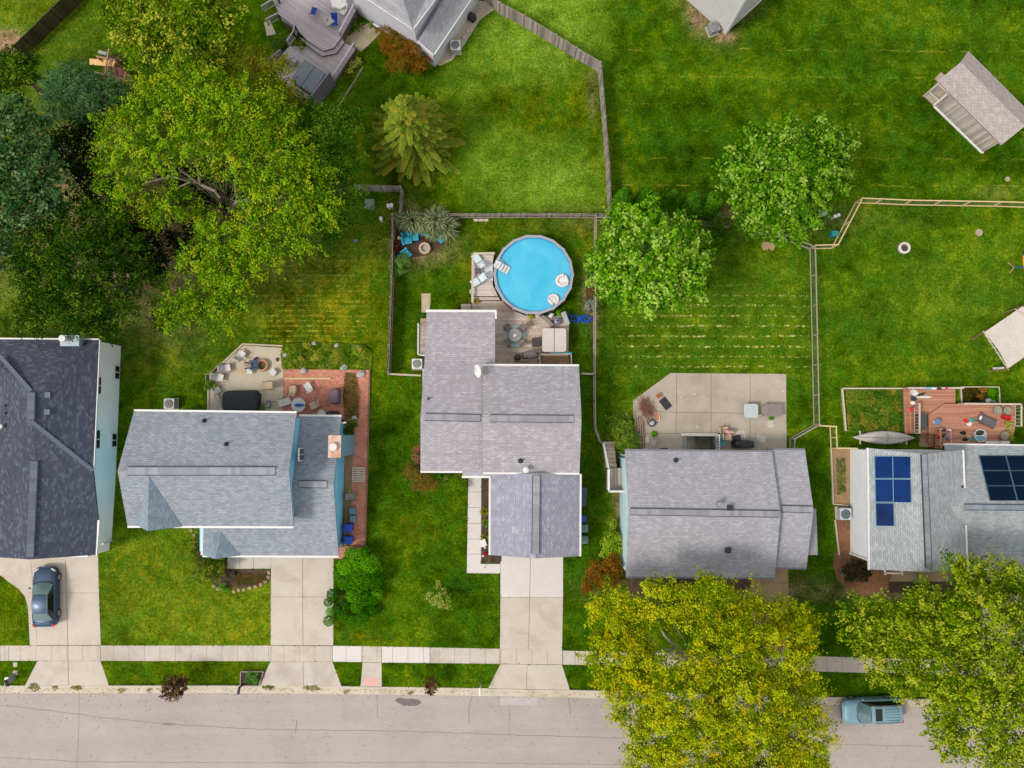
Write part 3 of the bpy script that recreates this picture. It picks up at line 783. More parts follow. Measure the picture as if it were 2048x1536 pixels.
def gable(root, a0, a1, b0, b1, r0, r1, ze, zr, rm, wm, t=0.16, vent=(1.0, 1.0), vm=None, ov=(0.4, 0.3), zb=None, walls=True, gut=(1, 1), gm=None, z0=0.0, ventw=.52):
    """a = one eave line, b = the other, r = ridge line, all photo pixels"""
    A0, A1 = P(*a0, ze), P(*a1, ze); zb = ze if zb is None else zb
    B0, B1 = P(*b0, zb), P(*b1, zb)
    R0, R1 = P(*r0, zr), P(*r1, zr)
    mb = MB(); mb.slab([A0, A1, R1, R0], t); mb.slab([B1, B0, R0, R1], t)
    roof = obj('roof', mb, rm, root, world=True)
    for G0, G1, H, k in ((A0, A1, R0, gut[0]), (B0, B1, R0, gut[1])):
        if not k: continue
        d = (G1 - G0).normalized(); s = Vector((-d.y, d.x, 0))
        if (H - G0).dot(s) > 0: s = -s
        mb = MB(); mb.bar(G0 + s * .05 - Vector((0, 0, .06)), G1 + s * .05 - Vector((0, 0, .06)), .15, .13)
        obj('gutter', mb, gm or M_WHITE, root, world=True)
    if vent:
        d = (R1 - R0).normalized()
        roofvent(root, R0 + d * vent[0], R1 - d * vent[1], vm or ridge_mat('ridge_' + rm.name, (162, 166, 172)), ventw)
    if walls:
        def inn(E, Eo, Rr, ot):       # wall line point under eave end E
            al = (Eo - E); al.z = 0; al.normalize()
            ac = Vector((Rr.x - E.x, Rr.y - E.y, 0)); ac -= al * ac.dot(al); L = ac.length; ac.normalize()
            z = E.z + (Rr.z - E.z) * ov[0] / L - t - .02
            p = E + al * ot + ac * ov[0]
            return Vector((p.x, p.y, z))
        mb = MB(); rings = []
        for E, Eo, F_, Fo, Rr, Ro in ((A0, A1, B0, B1, R0, R1), (A1, A0, B1, B0, R1, R0)):
            p, q = inn(E, Eo, Rr, ov[1]), inn(F_, Fo, Rr, ov[1])
            al = (Ro - Rr); al.z = 0; al.normalize(); rr = Rr + al * ov[1] - Vector((0, 0, t + .02))
            rings.append([Vector((p.x, p.y, z0)), p, rr, q, Vector((q.x, q.y, z0))])
        n = len(mb.v); v0, v1 = rings
        fs = [(0, 1, 2, 3, 4), (9, 8, 7, 6, 5)] + [(i, i + 5, (i + 1) % 5 + 5, (i + 1) % 5) for i in range(5)]
        mb.faces(v0 + v1, fs)
        obj('wall', mb, wm, root, world=True)
        return rings
def planes(root, pl, rm, t=0.16, name='roof'):
    mb = MB()
    for q in pl: mb.slab([P(*p) for p in q], t)
    return obj(name, mb, rm, root, world=True)
def wallprism(root, pts, z1, wm, z0=0.0, name='wall', ground=True, zpx=0.0):
    q = [P(x, y, zpx) for x, y in pts]
    NOGRASS.append([(p.x, p.y) for p in q])
    mb = MB(); mb.prism([(p.x, p.y) for p in q], z0, z1)
    return obj(name, mb, wm, root, world=True)
def nogr(*pts, z=0.0):
    NOGRASS.append([tuple(P(x, y, z))[:2] for x, y in pts])
def gutter(root, a, b, m=None, wd=.15):
    mb = MB(); mb.bar(P(*a), P(*b), wd, .13); return obj('gutter', mb, m or M_WHITE, root, world=True)
def stub(root, px, py, z, kind, par=None):
    p = P(px, py, z); mb = MB()
    if kind == 'box': mb.box(p.x, p.y, z - .1, .34, .34, .24, .05); mb.box(p.x, p.y, z + .14, .42, .42, .06, .05); nm = 'roof_vent'; m = M_BLACK
    elif kind == 'pipe': mb.cyl(p.x, p.y, z - .1, z + .35, .07, n=8); mb.cyl(p.x, p.y, z - .05, z + .03, .2, .1, n=8); nm = 'vent_pipe'; m = M_BLACK
    elif kind == 'wpipe': mb.cyl(p.x, p.y, z - .1, z + .45, .14, n=12); mb.cyl(p.x, p.y, z + .42, z + .52, .2, .16, n=12); nm = 'flue'; m = M_GREYM
    elif kind == 'tbox': mb.box(p.x, p.y, z - .1, .4, .4, .26, 0); nm = 'roof_vent'; m = mat('teal_vent', (84, 108, 116), .6)
    obj(nm, mb, m, root, world=True)
def wwin(root, px, py, z0, z1, along, depth=.06, name='window', dark=M_GLASS, halves=1):
    """window on a wall facing west or east: (px,py) = ground pixel under its middle; along = width in metres"""
    p = P(px, py); s = depth if True else 0
    mb = MB(); mb.box(p.x, p.y, z0, depth, along, z1 - z0)
    f = obj(name, mb, M_WHITE, root, world=True)
    mb = MB(); h = (z1 - z0 - .16) / 2
    for k in range(2): mb.box(p.x, p.y - along / 4 + k * along / 2 , z0 + .07, depth + .03, along / 2 - .09, z1 - z0 - .14)
    g = obj('pane', mb, dark, None)
    for v in g.data.vertices: v.co -= root.location
    g.parent = f
def house(label, px, py, cat='house', name='house'): return thing(name, label, cat, P(px, py))
h = house('white house with dark slate-blue hipped roof at the left edge', 60, 900)
e = 3.9; rz = 5.9; ge = 3.5; gr = 5.3
planes(h, [[(198, 680, e), (186, 941, e), (62, 842, rz), (63, 782, rz)],
           [(198, 680, e), (63, 782, rz), (-72, 678, e)],
           [(-72, 678, e), (63, 782, rz), (62, 842, rz), (-80, 945, e)]], S_DARK)
planes(h, [[(62, 842, rz), (186, 941, e), (196, 1040, ge), (70, 905, gr), (56, 905, gr)]], S_DARK)
planes(h, [[(70, 905, gr), (196, 1040, ge), (191, 1110, ge), (60, 1119, gr)]], S_DARK)
planes(h, [[(62, 842, rz), (70, 905, gr), (60, 1119, gr), (-75, 1110, ge), (-80, 945, e)]], S_DARK)
mk = ridge_mat('ridge_dark', (108, 116, 128))
roofvent(h, P(63, 785, rz), P(62, 838, rz), mk, .5)
roofvent(h, P(69, 922, gr), P(60.5, 1113, gr), mk, .5)
for a, b in ((P(62, 842, rz), P(186, 941, e)), (P(62, 782, rz), P(0, 712, 4.9))):
    mb = MB(); mb.bar(a + Vector((0, 0, .02)), b + Vector((0, 0, .02)), .3, .05); obj('ridge_cap', mb, mk, h, world=True)
gutter(h, (-72, 677, e - .08), (199, 679, e - .08)); gutter(h, (199, 680, e - .08), (187, 941, e - .08)); gutter(h, (198, 1040, ge - .05), (192.5, 1110, ge - .08))
W0 = siding('white_lap_siding', (282, 278, 272), .2)
wallprism(h, [(-60, 695), (242, 692), (232, 945), (226, 1040), (223, 1082), (-60, 1096)], 3.42, W0)
mb = MB(); q = [P(*p) for p in ((-50, 700), (236, 697), (227, 940), (-50, 945))]; mb.prism([(p.x, p.y) for p in q], 3.42, 3.72); obj('wall', mb, W0, h, world=True)
# low garage front with a lean corner
wallprism(h, [(60, 1080), (220, 1080), (219, 1100), (60, 1100)], 3.3, W0)
for (x, y, z0, z1, l) in ((240.8, 746, .35, 1.15, 1.05), (235.2, 880, .35, 1.15, 1.05), (237.4, 775, 3.0, 3.6, 1.3), (235.4, 877, 3.0, 3.6, 1.4)):
    wwin(h, x + 1.3, y, z0, z1, l, depth=.12)
gutter(h, (224, 1081, .1), (205, 1088, 3.3), wd=.1)
for x, y in ((97, 790), (96, 824)): stub(h, x, y, 5.35, 'tbox')
stub(h, 13, 811, 5.1, 'pipe'); stub(h, 9, 853, 5.0, 'wpipe'); stub(h, 14, 826, 5.1, 'pipe')
# chimney chase with round cap
mb = MB(); q = [P(*p, 4.6) for p in ((120, 670), (158, 670), (158, 692), (120, 692))]; mb.prism([(p.x, p.y) for p in q], 3.0, 4.6)
c = obj('chimney', mb, mat('chimney_metal', (176, 190, 200), .35, .1, metal=.3), h, world=True)
mb = MB(); p = P(124, 677, 5.1); mb.cyl(p.x, p.y, 4.6, 4.95, .18); mb.cyl(p.x, p.y, 4.95, 5.15, .27, .25, 16)
k = obj('chimney_cap', mb, M_WHITE, h, world=True)
mb = MB(); mb.box(P(215, 1090).x - .3, P(215, 1090).y, 0, .9, .7, .9); solo('utility_cabinet', mb, mat('pale_green_cab', (170, 200, 180), .6), 'small pale green utility box at the corner of the white house', 'utility box')
BLUE = siding('blue_lap_siding', (148, 236, 276), .18)
h = house('blue-sided two-level house with blue-grey roof, rusty-topped chimney and small front gable', 460, 950)
ME, MR = 5.4, 7.2
gable(h, (268, 822), (593, 826), (255, 1052), (587, 1053), (235, 942), (578, 942), ME, MR, S_BLUE, BLUE, vent=(.7, 1.0), ov=(.35, .35), z0=0)
nogr((330, 840), (640, 840), (640, 1050), (330, 1050))
WE, WR = 2.8, 4.8
gable(h, (598, 832), (683, 833), (405, 1111), (677, 1112), (420, 968), (667, 969), WE, WR, S_BLUE, BLUE, vent=None, ov=(.4, .3), gut=(1, 1), walls=False)
mb = MB()
q = [P(430, 1062), (P(684, 1091)), P(690, 845), P(560, 845)]
wallprism(h, [(500, 850), (690, 846), (688, 960), (684, 1092), (425, 1092), (425, 1040), (500, 1040)], 2.66, BLUE)
e0, e1, rr = P(690, 846, 0), P(684, 1092, 0), P(688.6, 968, 0)
mb = MB(); mb.faces([(e0.x, e0.y, 2.66), (e1.x, e1.y, 2.66), (rr.x, rr.y, 4.55), (e0.x - .3, e0.y, 2.66), (e1.x - .3, e1.y, 2.66), (rr.x - .3, rr.y, 4.55)], [(0, 2, 1), (3, 4, 5), (0, 3, 5, 2), (1, 2, 5, 4), (0, 1, 4, 3)]); obj('gable_wall', mb, BLUE, h, world=True)
roofvent(h, P(598, 968, WR), P(653, 969, WR), ridge_mat('ridge_' + S_BLUE.name, (150, 156, 164)), .45)
# small gable over the window bay and the porch gable
fz = lambda py: ME + (MR - ME) * (1052 - py) / 110.0
planes(h, [[(298, 950, fz(950)), (295, 1062, MR - .35), (276, 1052, ME + .02)], [(298, 950, fz(950)), (365, 1053, ME + .02), (295, 1062, MR - .35)]], shingles('blue_dormer_shingles', (132, 150, 164), (152, 168, 180), (166, 182, 192), .4), .1)
mb = MB(); mb.poly([P(280, 1052, 3), P(360, 1053, 3), P(360, 1053, ME - .05), P(296, 1057, MR - .5), P(280, 1052, ME - .05)]); obj('gable_wall', mb, BLUE, h, world=True)
planes(h, [[(425, 1056, 3.4), (430, 1118, 3.7), (405, 1110, WE + .03)], [(425, 1056, 3.4), (405, 1110, WE + .03), (406, 1056, WE + .03)], [(425, 1056, 3.4), (444, 1056, 3.45), (480, 1111, WE + .06), (430, 1118, 3.7)]], _mats['blue_dormer_shingles'], .1)
gutter(h, (405.5, 1055, WE), (404, 1110, WE))
mb = MB(); a = P(589, 909, 5.0); mb.box(a.x + .45, a.y, 4.3, .1, .95, 1.3); f = obj('window', mb, M_WHITE, h, world=True)
mb = MB(); mb.box(a.x + .47, a.y - .22, 4.42, .12, .36, 1.05); mb.box(a.x + .47, a.y + .22, 4.42, .12, .36, 1.05); g_ = obj('pane', mb, M_GLASS); g_.data.transform(Matrix.Translation(-h.location)); g_.parent = f
stub(h, 408, 842, 5.75, 'pipe'); stub(h, 452, 889, 6.45, 'pipe')
mb = MB(); q = [P(*p, 5.6) for p in ((658, 872), (682, 871.5), (681, 914), (657, 914))]; mb.prism([(p.x, p.y) for p in q], 0, 5.6)
obj('chimney', mb, mat('chimney_blue', (128, 176, 200), .6, .05), h, world=True); nogr((680, 868), (708, 868), (706, 908), (680, 908))
RUST = concrete('rusty_chimney_top', (226, 196, 172), (240, 222, 204), 1.6, stain=(196, 104, 70))
mb = MB(); c = sum((Vector((p.x, p.y)) for p in q), Vector((0, 0))) / 4
mb.prism([(c.x + (p.x - c.x) * 1.06, c.y + (p.y - c.y) * 1.06) for p in q], 5.6, 5.68)
tp = obj('chimney_top', mb, RUST, h, world=True)
mb = MB(); p = P(666.5, 894, 5.9); mb.cyl(p.x, p.y, 5.68, 5.9, .24, n=16); mb.cyl(p.x, p.y, 5.9, 5.98, .30, .27, 18); obj('chimney_cap', mb, mat('cream_cap', (232, 224, 210), .4, .05), h, world=True)
gutter(h, (683, 846, 2.7), (692, 845, 2.7), wd=.12); gutter(h, (676, 1097, 2.5), (686, 1086, .3), wd=.12); gutter(h, (586, 1037, 5.0), (596, 1033, 3.2), wd=.12)
VG = ridge_mat('ridge_warm', (164, 162, 168))
h = house('grey shingled house with white gutters, satellite dish and pool deck behind', 1000, 880)
LE, LR = 3.0, 4.7
planes(h, [[(849, 722, 3.25), (990, 722, 3.25), (990, 836, LR), (841, 834, LR)], [(853, 624, 2.75), (990, 624, 2.75), (990, 722, 3.25), (849, 722, 3.25)]], S_GREY)
planes(h, [[(841, 834, LR), (990, 836, LR), (990, 952, 2.94), (925, 952, 2.94), (925, 942, 3.08), (841, 942, 3.08)]], S_GREY)
roofvent(h, P(850, 834, LR), P(960, 836, LR), VG, .46)
gutter(h, (852, 622, 2.68), (993, 622.5, 2.68), wd=.2); gutter(h, (991, 623, 2.68), (991, 638, 2.75), wd=.2)
gutter(h, (841, 943, 3.0), (925, 943.5, 3.0), wd=.18); gutter(h, (924, 953.5, 2.88), (981, 953.5, 2.88), wd=.18)
wallprism(h, [(862, 642), (980, 642), (980, 742), (856, 742)], 2.45, siding('cream_lap_siding', (206, 200, 190)))
wallprism(h, [(852, 742), (1146, 745), (1146, 938), (935, 942), (925, 930), (852, 930)], 2.8, siding('cream_lap_siding', (206, 200, 190)))
gable(h, (966, 731), (1158, 732), (966, 945), (1159, 946), (966, 836.5), (1163, 838), 3.6, 5.3, S_GREY, _mats['cream_lap_siding'], vent=(.5, .6), ov=(.4, .35), z0=2.5, vm=VG, ventw=.46)
gable(h, (981, 948), (980.5, 1110), (1160, 948), (1159, 1112.5), (1073, 948), (1071, 1117), 2.9, 4.2, shingles('garage_shingles', (156, 156, 170), (170, 169, 180), (200, 199, 208), .5), _mats['cream_lap_siding'], vent=(.1, .35), ov=(.35, .4), vm=VG, ventw=.5)
nogr((990, 950), (1155, 950), (1155, 1100), (990, 1100))
stub(h, 857, 798, 4.2, 'pipe'); stub(h, 1041, 922, 4.1, 'pipe')
mb = MB(); p = P(1052, 940, 4.4); mb.cyl(p.x, p.y, 3.6, 4.3, .1); mb.lathe(p.x, p.y, [(.05, 4.2), (.2, 4.3), (.22, 4.38), (.1, 4.46), (0, 4.47)], 16); obj('flue', mb, M_WHITE, h, world=True)
# satellite dish
mb = MB(); dc = P(957, 742, 4.6)
mt = Matrix.Translation(dc) @ Matrix.Rotation(R(12), 4, 'Z') @ Matrix.Rotation(R(-52), 4, 'Y')
vs = []; 
for j in range(6):
    for i in range(18):
        r = .42 * j / 5; a_ = 2 * math.pi * i / 18; vs.append(mt @ Vector((r * math.cos(a_) * .95, r * math.sin(a_) * 1.15, r * r * .45)))
mb.faces(vs, [(j * 18 + i, j * 18 + (i + 1) % 18, (j + 1) * 18 + (i + 1) % 18, (j + 1) * 18 + i) for j in range(5) for i in range(18)])
t_ = thing('satellite_dish', 'small white satellite dish mounted on the grey roof of the pool house', 'satellite dish', (dc.x, dc.y, 3.7))
obj('dish', mb, M_WHITE, t_, world=True, smooth=True)
mb = MB(); mb.tube([(dc.x + .1, dc.y, 3.7), (dc.x + .05, dc.y, 4.5)], .03); obj('mast', mb, M_GREYM, t_, world=True)
mb = MB(); q = P(944, 739, 4.7); mb.tube([dc - Vector((.0, .1, .25)), q], .02); mb.box(q.x, q.y, q.z - .05, .14, .08, .1); obj('feed_arm', mb, M_GREYM, t_, world=True)
PB = siding('pale_blue_siding', (216, 246, 255), .2)
h = house('pale blue house with warm grey roof and a white side stair', 1400, 1020)
gable(h, (1250, 901), (1544, 904), (1252, 1153), (1549, 1155), (1258, 1023), (1561, 1028), 3.2, 5.1, S_GREY2, PB, vent=(.1, .1), ov=(.35, .03), gm=mat('grey_gutter', (120, 118, 126), .5), ventw=.42, vm=VG, gut=(1, 1))
nogr((1238, 915), (1530, 915), (1530, 1135), (1238, 1135))
gable(h, (1535, 899.5), (1610, 900), (1535, 1135), (1613, 1136), (1545, 1017), (1627, 1019), 2.8, 4.5, S_GREY2, PB, vent=(.7, .1), ov=(.35, .42), gm=_mats['grey_gutter'], ventw=.42, vm=VG)
planes(h, [[(1608, 1018, 2.5), (1632.5, 1018, 2.3), (1635.5, 1110, 2.3), (1608, 1110, 2.5)]], mat('grey_felt', (166, 166, 170), .9, .08), .1, 'porch_roof')
nogr((1530, 915), (1592, 915), (1592, 1120), (1530, 1120))
stub(h, 1352, 921, 3.6, 'pipe'); stub(h, 1436, 1007, 4.9, 'wpipe'); stub(h, 1459, 1015, 5.0, 'box'); stub(h, 1455, 1100, 4.1, 'box')
for y in (912, 1118):
    q_ = P(1236.4, y); mb = MB(); mb.bar((q_.x, q_.y, .3), (q_.x, q_.y, 3.0), .10, .10)
    obj('downpipe', mb, mat('dark_teal', (44, 82, 96), .5), h, world=True)
h = house('white-sided house with pale grey roof carrying solar panels at the right edge', 1850, 1010)
e, rz = 3.7, 5.9
gable(h, (1737, 896), (1740, 1139), (1925, 900), (1934, 1137), (1848, 908), (1858, 1144), e, rz, S_PALE, siding('white_blue_siding', (250, 252, 255), .25), vent=(.05, .3), ov=(.1, .3), ventw=.36, vm=ridge_mat('ridge_pale', (146, 154, 162)), walls=False, zb=4.4)
wallprism(h, [(1700, 898), (1862, 899), (1862, 1112), (1700, 1106)], 3.5, _mats['white_blue_siding'])
mb = MB(); a, b, c = P(1700, 1106.5), P(1862, 1111), P(1782, 1109)
mb.faces([(a.x, a.y, 3.5), (b.x, b.y, 3.5), (c.x, c.y, 5.3), (a.x, a.y + .2, 3.5), (b.x, b.y + .2, 3.5), (c.x, c.y + .2, 5.3)], [(0, 1, 2), (3, 5, 4), (0, 2, 5, 3), (1, 4, 5, 2)]); obj('gable_wall', mb, _mats['white_blue_siding'], h, world=True)
EWE, EWR = 3.0, 5.0
planes(h, [[(1890, 890, EWE), (2130, 893, EWE), (2160, 1016, EWR), (1900, 1013, EWR)], [(1900, 1013, EWR), (2160, 1016, EWR), (2130, 1138, EWE), (1905, 1137, EWE)]], S_PALE)
wallprism(h, [(1864, 903), (2090, 903), (2090, 1108), (1864, 1108)], 2.85, _mats['white_blue_siding'])
roofvent(h, P(1930, 1014, EWR), P(2140, 1016, EWR), _mats['ridge_pale'], .36)
gutter(h, (1887, 888.5, 2.9), (2130, 892, 2.9)); gutter(h, (1893, 1138.5, 2.9), (2130, 1140, 2.9))
q_ = P(1700, 1106); mb = MB(); mb.bar((q_.x, q_.y, 0), (q_.x, q_.y, 3.5), .16); obj('corner_board', mb, M_WHITE, h, world=True)
gutter(h, (1734, 897, 3.6), (1737, 1140, 3.6), mat('cream_gutter', (222, 200, 180), .5), wd=.1)
stub(h, 1921, 973, 4.3, 'pipe')
mb = MB()
for x in (1769, 1803): mb.bar(P(x, 1139, 3.4), P(x + 2, 1150, 3.4), .1)
mb.bar(P(1770, 1146, 3.4), P(1804, 1147, 3.4), .1); obj('eave_bracket', mb, M_WHITE, h, world=True)
PANEL = None
def solar_mat():
    m, t, b = nodes('solar_cells')
    v = coords(t, 'Generated'); br = t.nodes.new('ShaderNodeTexBrick'); br.offset = 0; t.links.new(v, br.inputs['Vector'])
    for k, x in (('Scale', 1.0), ('Brick Width', 1 / 6), ('Row Height', 1 / 10), ('Mortar Size', .004)): br.inputs[k].default_value = x
    n1 = noise(t, wpos(t), .35, 3)
    c = ramp(t, n1, [(0.3, A(0, 22, 66)), (0.55, A(0, 46, 108)), (0.75, A(0, 34, 82))])
    br.inputs['Mortar'].default_value = A(10, 60, 116)
    t.links.new(c, br.inputs['Color1']); t.links.new(c, br.inputs['Color2'])
    t.links.new(br.outputs[0], b.inputs['Base Color']); b.inputs['Roughness'].default_value = .3
    b.inputs['Specular IOR Level'].default_value = .04
    return m
M_SOL = solar_mat(); M_SOL2 = mat('dark_solar_cells', (4, 26, 50), .3, .25, .5, spec=.05)
M_FRAME = mat('panel_frame', (110, 150, 170), .4, .05, metal=.5)
def panel(cs, zf, m, label, grp):
    q = [P(x, y, 0) for x, y in cs]
    # pixel corners sit on the roof plane, lifted 0.12 m
    q = [P(x, y, zf(x, y) + .12) for x, y in cs]
    c = sum(q, Vector()) / 4
    t_ = thing('solar_panel', label, 'solar panel', c - Vector((0, 0, .1)), 0, grp)
    mb = MB(); mb.slab([c + (p - c) * .965 + Vector((0, 0, .012)) for p in q], .03); obj('cells', mb, m, t_, world=True)
    mb = MB(); mb.slab([c + (p - c) * .995 for p in q], .07); obj('frame', mb, M_FRAME, t_, world=True)
zw = lambda x, y: 3.7 + 2.2 * (x - 1738) / 113.0
names = ['upper left', 'upper right', 'middle left', 'middle right', 'lower']
for nm, cs in zip(names, ([(1749, 912), (1785, 912), (1785.5, 957), (1750, 957)], [(1785.5, 912), (1821, 912.5), (1821.5, 957.5), (1786, 957)], [(1750, 958), (1785.5, 958), (1786.5, 1004.5), (1751, 1004.5)], [(1786, 958), (1821.5, 958.5), (1822.5, 1006), (1787, 1005)], [(1751, 1005.5), (1787, 1006), (1788.5, 1053), (1752, 1052.5)])):
    panel(cs, zw, M_SOL, 'bright blue solar panel, %s of the five on the west slope' % nm, 'bright blue solar panels on the west slope')
zn = lambda x, y: 3.0 + 2.0 * (y - 891) / 123.0
for r_ in range(3):
    for c_ in range(2):
        y0, y1 = 911 + r_ * 30.4, 911 + (r_ + 1) * 30.4 - .8
        f0, f1 = r_ / 3, (r_ + 1) / 3
        x0a, x0b = 1958 + 22 * f0, 1958 + 22 * f1
        xs_ = lambda c, f: (1958 + c * 54) + (22 + c * 1.5) * f
        panel([(xs_(c_, f0), y0), (xs_(c_ + 1, f0) - .8, y0), (xs_(c_ + 1, f1) - .8, y1), (xs_(c_, f1), y1)], zn, M_SOL2,
              'near-black solar panel on the north slope, %s row, %s column' % (('top', 'middle', 'bottom')[r_], ('left', 'right')[c_]), 'near-black solar panels on the north slope')
h = house('pale lilac-white house with grey roofs standing at an angle at the top edge', 860, 40)
LS = siding('lilac_white_siding', (236, 234, 246), .22)
planes(h, [[(825, 57, 5.3), (700, -26, 5.3), (706, -170, 7.6), (795, -40, 7.6), (822, 50, 5.45)], [(825, 57, 5.3), (822, 50, 5.45), (795, -40, 7.6), (930, -160, 5.3), (876, 0 - 10, 5.3)]], S_GREY2)
gutter(h, (826, 58, 5.2), (700, -25, 5.2)); gutter(h, (827, 57, 5.2), (878, -12, 5.2))
planes(h, [[(837, 80, 3.5), (866, 109, 2.6), (945, -8, 2.6), (915, -40, 3.5)]], S_GREY2, .15, 'porch_roof')
gutter(h, (836, 82, 3.35), (866, 111, 2.55)); gutter(h, (868, 109, 2.5), (946, -8, 2.5))
wallprism(h, [(840, 112), (716, 27), (770, -60), (905, 5)], 5.15, LS)
wallprism(h, [(870, 134), (840, 113), (905, -10), (957, 5)], 2.45, LS)
mb = MB()
a, b = P(748, 49, 1.2), P(760, 58, 1.2)
mb.bar(a + Vector((-.03, -.03, 0)), b + Vector((-.03, -.03, 0)), .1, .5); f = obj('window', mb, M_WHITE, h, world=True)
mb = MB(); mb.bar(a + (b - a) * .1 + Vector((-.06, -.06, 0)), b - (b - a) * .1 + Vector((-.06, -.06, 0)), .1, .36); g_ = obj('pane', mb, M_GLASS); g_.data.transform(Matrix.Translation(-h.location)); g_.parent = f
h = house('white-walled house corner with downspout at the top edge', 1450, 20)
wallprism(h, [(1450, 69), (1330, -40), (1420, -140), (1560, -40)], 5.6, mat('pale_grey_siding', (222, 218, 218), .6, .03, 1))
mb = MB(); p = P(1450, 68); mb.bar((p.x, p.y - .05, .1), (p.x, p.y - .05, 5.5), .14); obj('downspout', mb, M_WHITE, h, world=True)
planes(h, [[(1500, -40, 5.8), (1330, -200, 5.8), (1450, -300, 8), (1620, -140, 5.8)]], S_TAUPE)
mb = MB(); a, b = P(1418, 35), P(1434, 49); mb.bar((a.x, a.y, .25), (b.x, b.y, .25), .12, .4); obj('cellar_window', mb, mat('brown_board', (120, 96, 80), .8), h, world=True)
wallprism(h, [(1485, 35), (1470, 50), (1520, 5), (1530, -8)], .4, M_WHITE, name='foundation_trim')
h = house('timber shed with taupe shingle roof and open corner porch on the north-east lawn', 1940, 220, 'shed', 'garden_shed')
planes(h, [[(1875, 162, 2.45), (2003, 290, 2.45), (2050, 252, 3.35), (1922, 124, 3.35)]], S_TAUPE, .12)
planes(h, [[(1922, 124, 3.35), (2050, 252, 3.35), (2065, 230, 2.45), (1937, 102, 2.45)]], S_TAUPE, .12)
M_PLK = planks('weathered_upright_boards', (196, 184, 172), (224, 212, 202), .16, R(-45), .08, gapc=.45)
def vsid():
    m, t, b = nodes('weathered_upright_siding')
    v = wpos(t); s = t.nodes.new('ShaderNodeSeparateXYZ'); t.links.new(v, s.inputs[0])
    u = mth(t, 'MULTIPLY', mth(t, 'SUBTRACT', s.outputs[0], s.outputs[1]), .7071)
    q = mth(t, 'DIVIDE', u, .17); wn = t.nodes.new('ShaderNodeTexWhiteNoise'); wn.noise_dimensions = '1D'; t.links.new(mth(t, 'FLOOR', q), wn.inputs['W'])
    mp = t.nodes.new('ShaderNodeMapping'); mp.inputs['Scale'].default_value = (4, 4, .5); t.links.new(v, mp.inputs[0])
    f = mth(t, 'ADD', mth(t, 'MULTIPLY', wn.outputs[0], .5), mth(t, 'MULTIPLY', noise(t, mp.outputs[0], 1, 5, .7), .5))
    c = ramp(t, f, [(.2, A(172, 156, 142)), (.5, A(208, 196, 186)), (.8, A(226, 218, 210))])
    c = mixc(t, mth(t, 'LESS_THAN', mth(t, 'FRACT', q), .1), c, A(130, 116, 104))
    t.links.new(c, b.inputs['Base Color']); b.inputs['Roughness'].default_value = .85
    return m
M_VS = vsid()
wallprism(h, [(1870, 212), (1963, 306), (2014, 262), (1922, 166)], 2.3, M_VS)
nogr((1846, 192), (1963, 306), (2060, 240), (1930, 110))
mb = MB(); q = [P(*p) for p in ((1846, 192), (1869, 213), (1898, 186), (1874, 166))]; mb.prism([(p.x, p.y) for p in q], 0, .12); obj('porch_floor', mb, planks('porch_boards', (176, 160, 142), (200, 186, 168), .14, R(45)), h, world=True)
mb = MB()
for (x, y) in ((1846.5, 192.5), (1868, 212)): p = P(x, y); mb.bar((p.x, p.y, 0), (p.x, p.y, 2.35), .1)
for za in (.9, 2.3):
    a, b, c = P(1846.5, 192.5, 0), P(1868, 212, 0), P(1874, 167, 0)
    for u, v in ((a, b), (a, c)): mb.bar((u.x, u.y, za), (v.x, v.y, za), .08)
mb.bar(P(1866, 211, 2.35), P(1893, 189, 2.35), .1)
obj('porch_frame', mb, mat('bleached_timber', (214, 204, 194), .8, .1), h, world=True)
gutter(h, (1868, 213, 2.38), (1964, 306, 2.35), mat('pale_trim', (230, 224, 218), .6), wd=.1)
mb = MB(); mb.bar(P(1963, 306, .1), P(1966, 305, 2.3), .1); obj('corner_board', mb, M_WHITE, h, world=True)
mb = MB(); q = [P(*p) for p in ((1868, 158), (1880, 146), (1889, 152), (1877, 166))]; mb.prism([(p.x, p.y) for p in q], 0, .15); obj('doorstep', mb, mat('step_timber', (190, 166, 146), .8), h, world=True)
def front(root_name, cx, y, wd, hh, kind, z0=0.02):
    root = [o for o in bpy.data.objects if o.parent is None and o.get('label', '').startswith(root_name)][0]
    mb = MB(); mb.box(cx, y, z0, wd, .1, hh)
    f = obj('garage_door' if kind == 'garage' else 'window', mb, M_WHITE, root, world=True)
    if kind == 'garage':
        for k in range(1, 4):
            mb = MB(); mb.box(cx, y - .055, z0 + hh * k / 4, wd - .1, .02, .03); g = obj('panel_seam', mb, M_GREYM); g.data.transform(Matrix.Translation(-root.location)); g.parent = f
    else:
        mb = MB(); mb.box(cx, y - .04, z0 + .08, wd - .16, .06, hh - .16); g = obj('pane', mb, M_GLASS); g.data.transform(Matrix.Translation(-root.location)); g.parent = f
yy = P(1071, 1112, 2.9).y + .4; front('grey shingled house', P(1063, 1112).x, yy - .02, 4.6, 2.2, 'garage')
yy = P(600, 1092).y; front('blue-sided', P(604, 1092).x, yy - .02, 4.6, 2.2, 'garage'); front('blue-sided', P(380, 1092).x, P(380, 1052, ME).y + .33, 1.6, 1.3, 'w', 3.3); front('blue-sided', P(470, 1092).x, P(470, 1052, ME).y + .33, 1.6, 1.3, 'w', 3.3)
yy = P(120, 1100).y; front('white house with dark', P(140, 1100).x, yy - .02, 4.6, 2.2, 'garage')
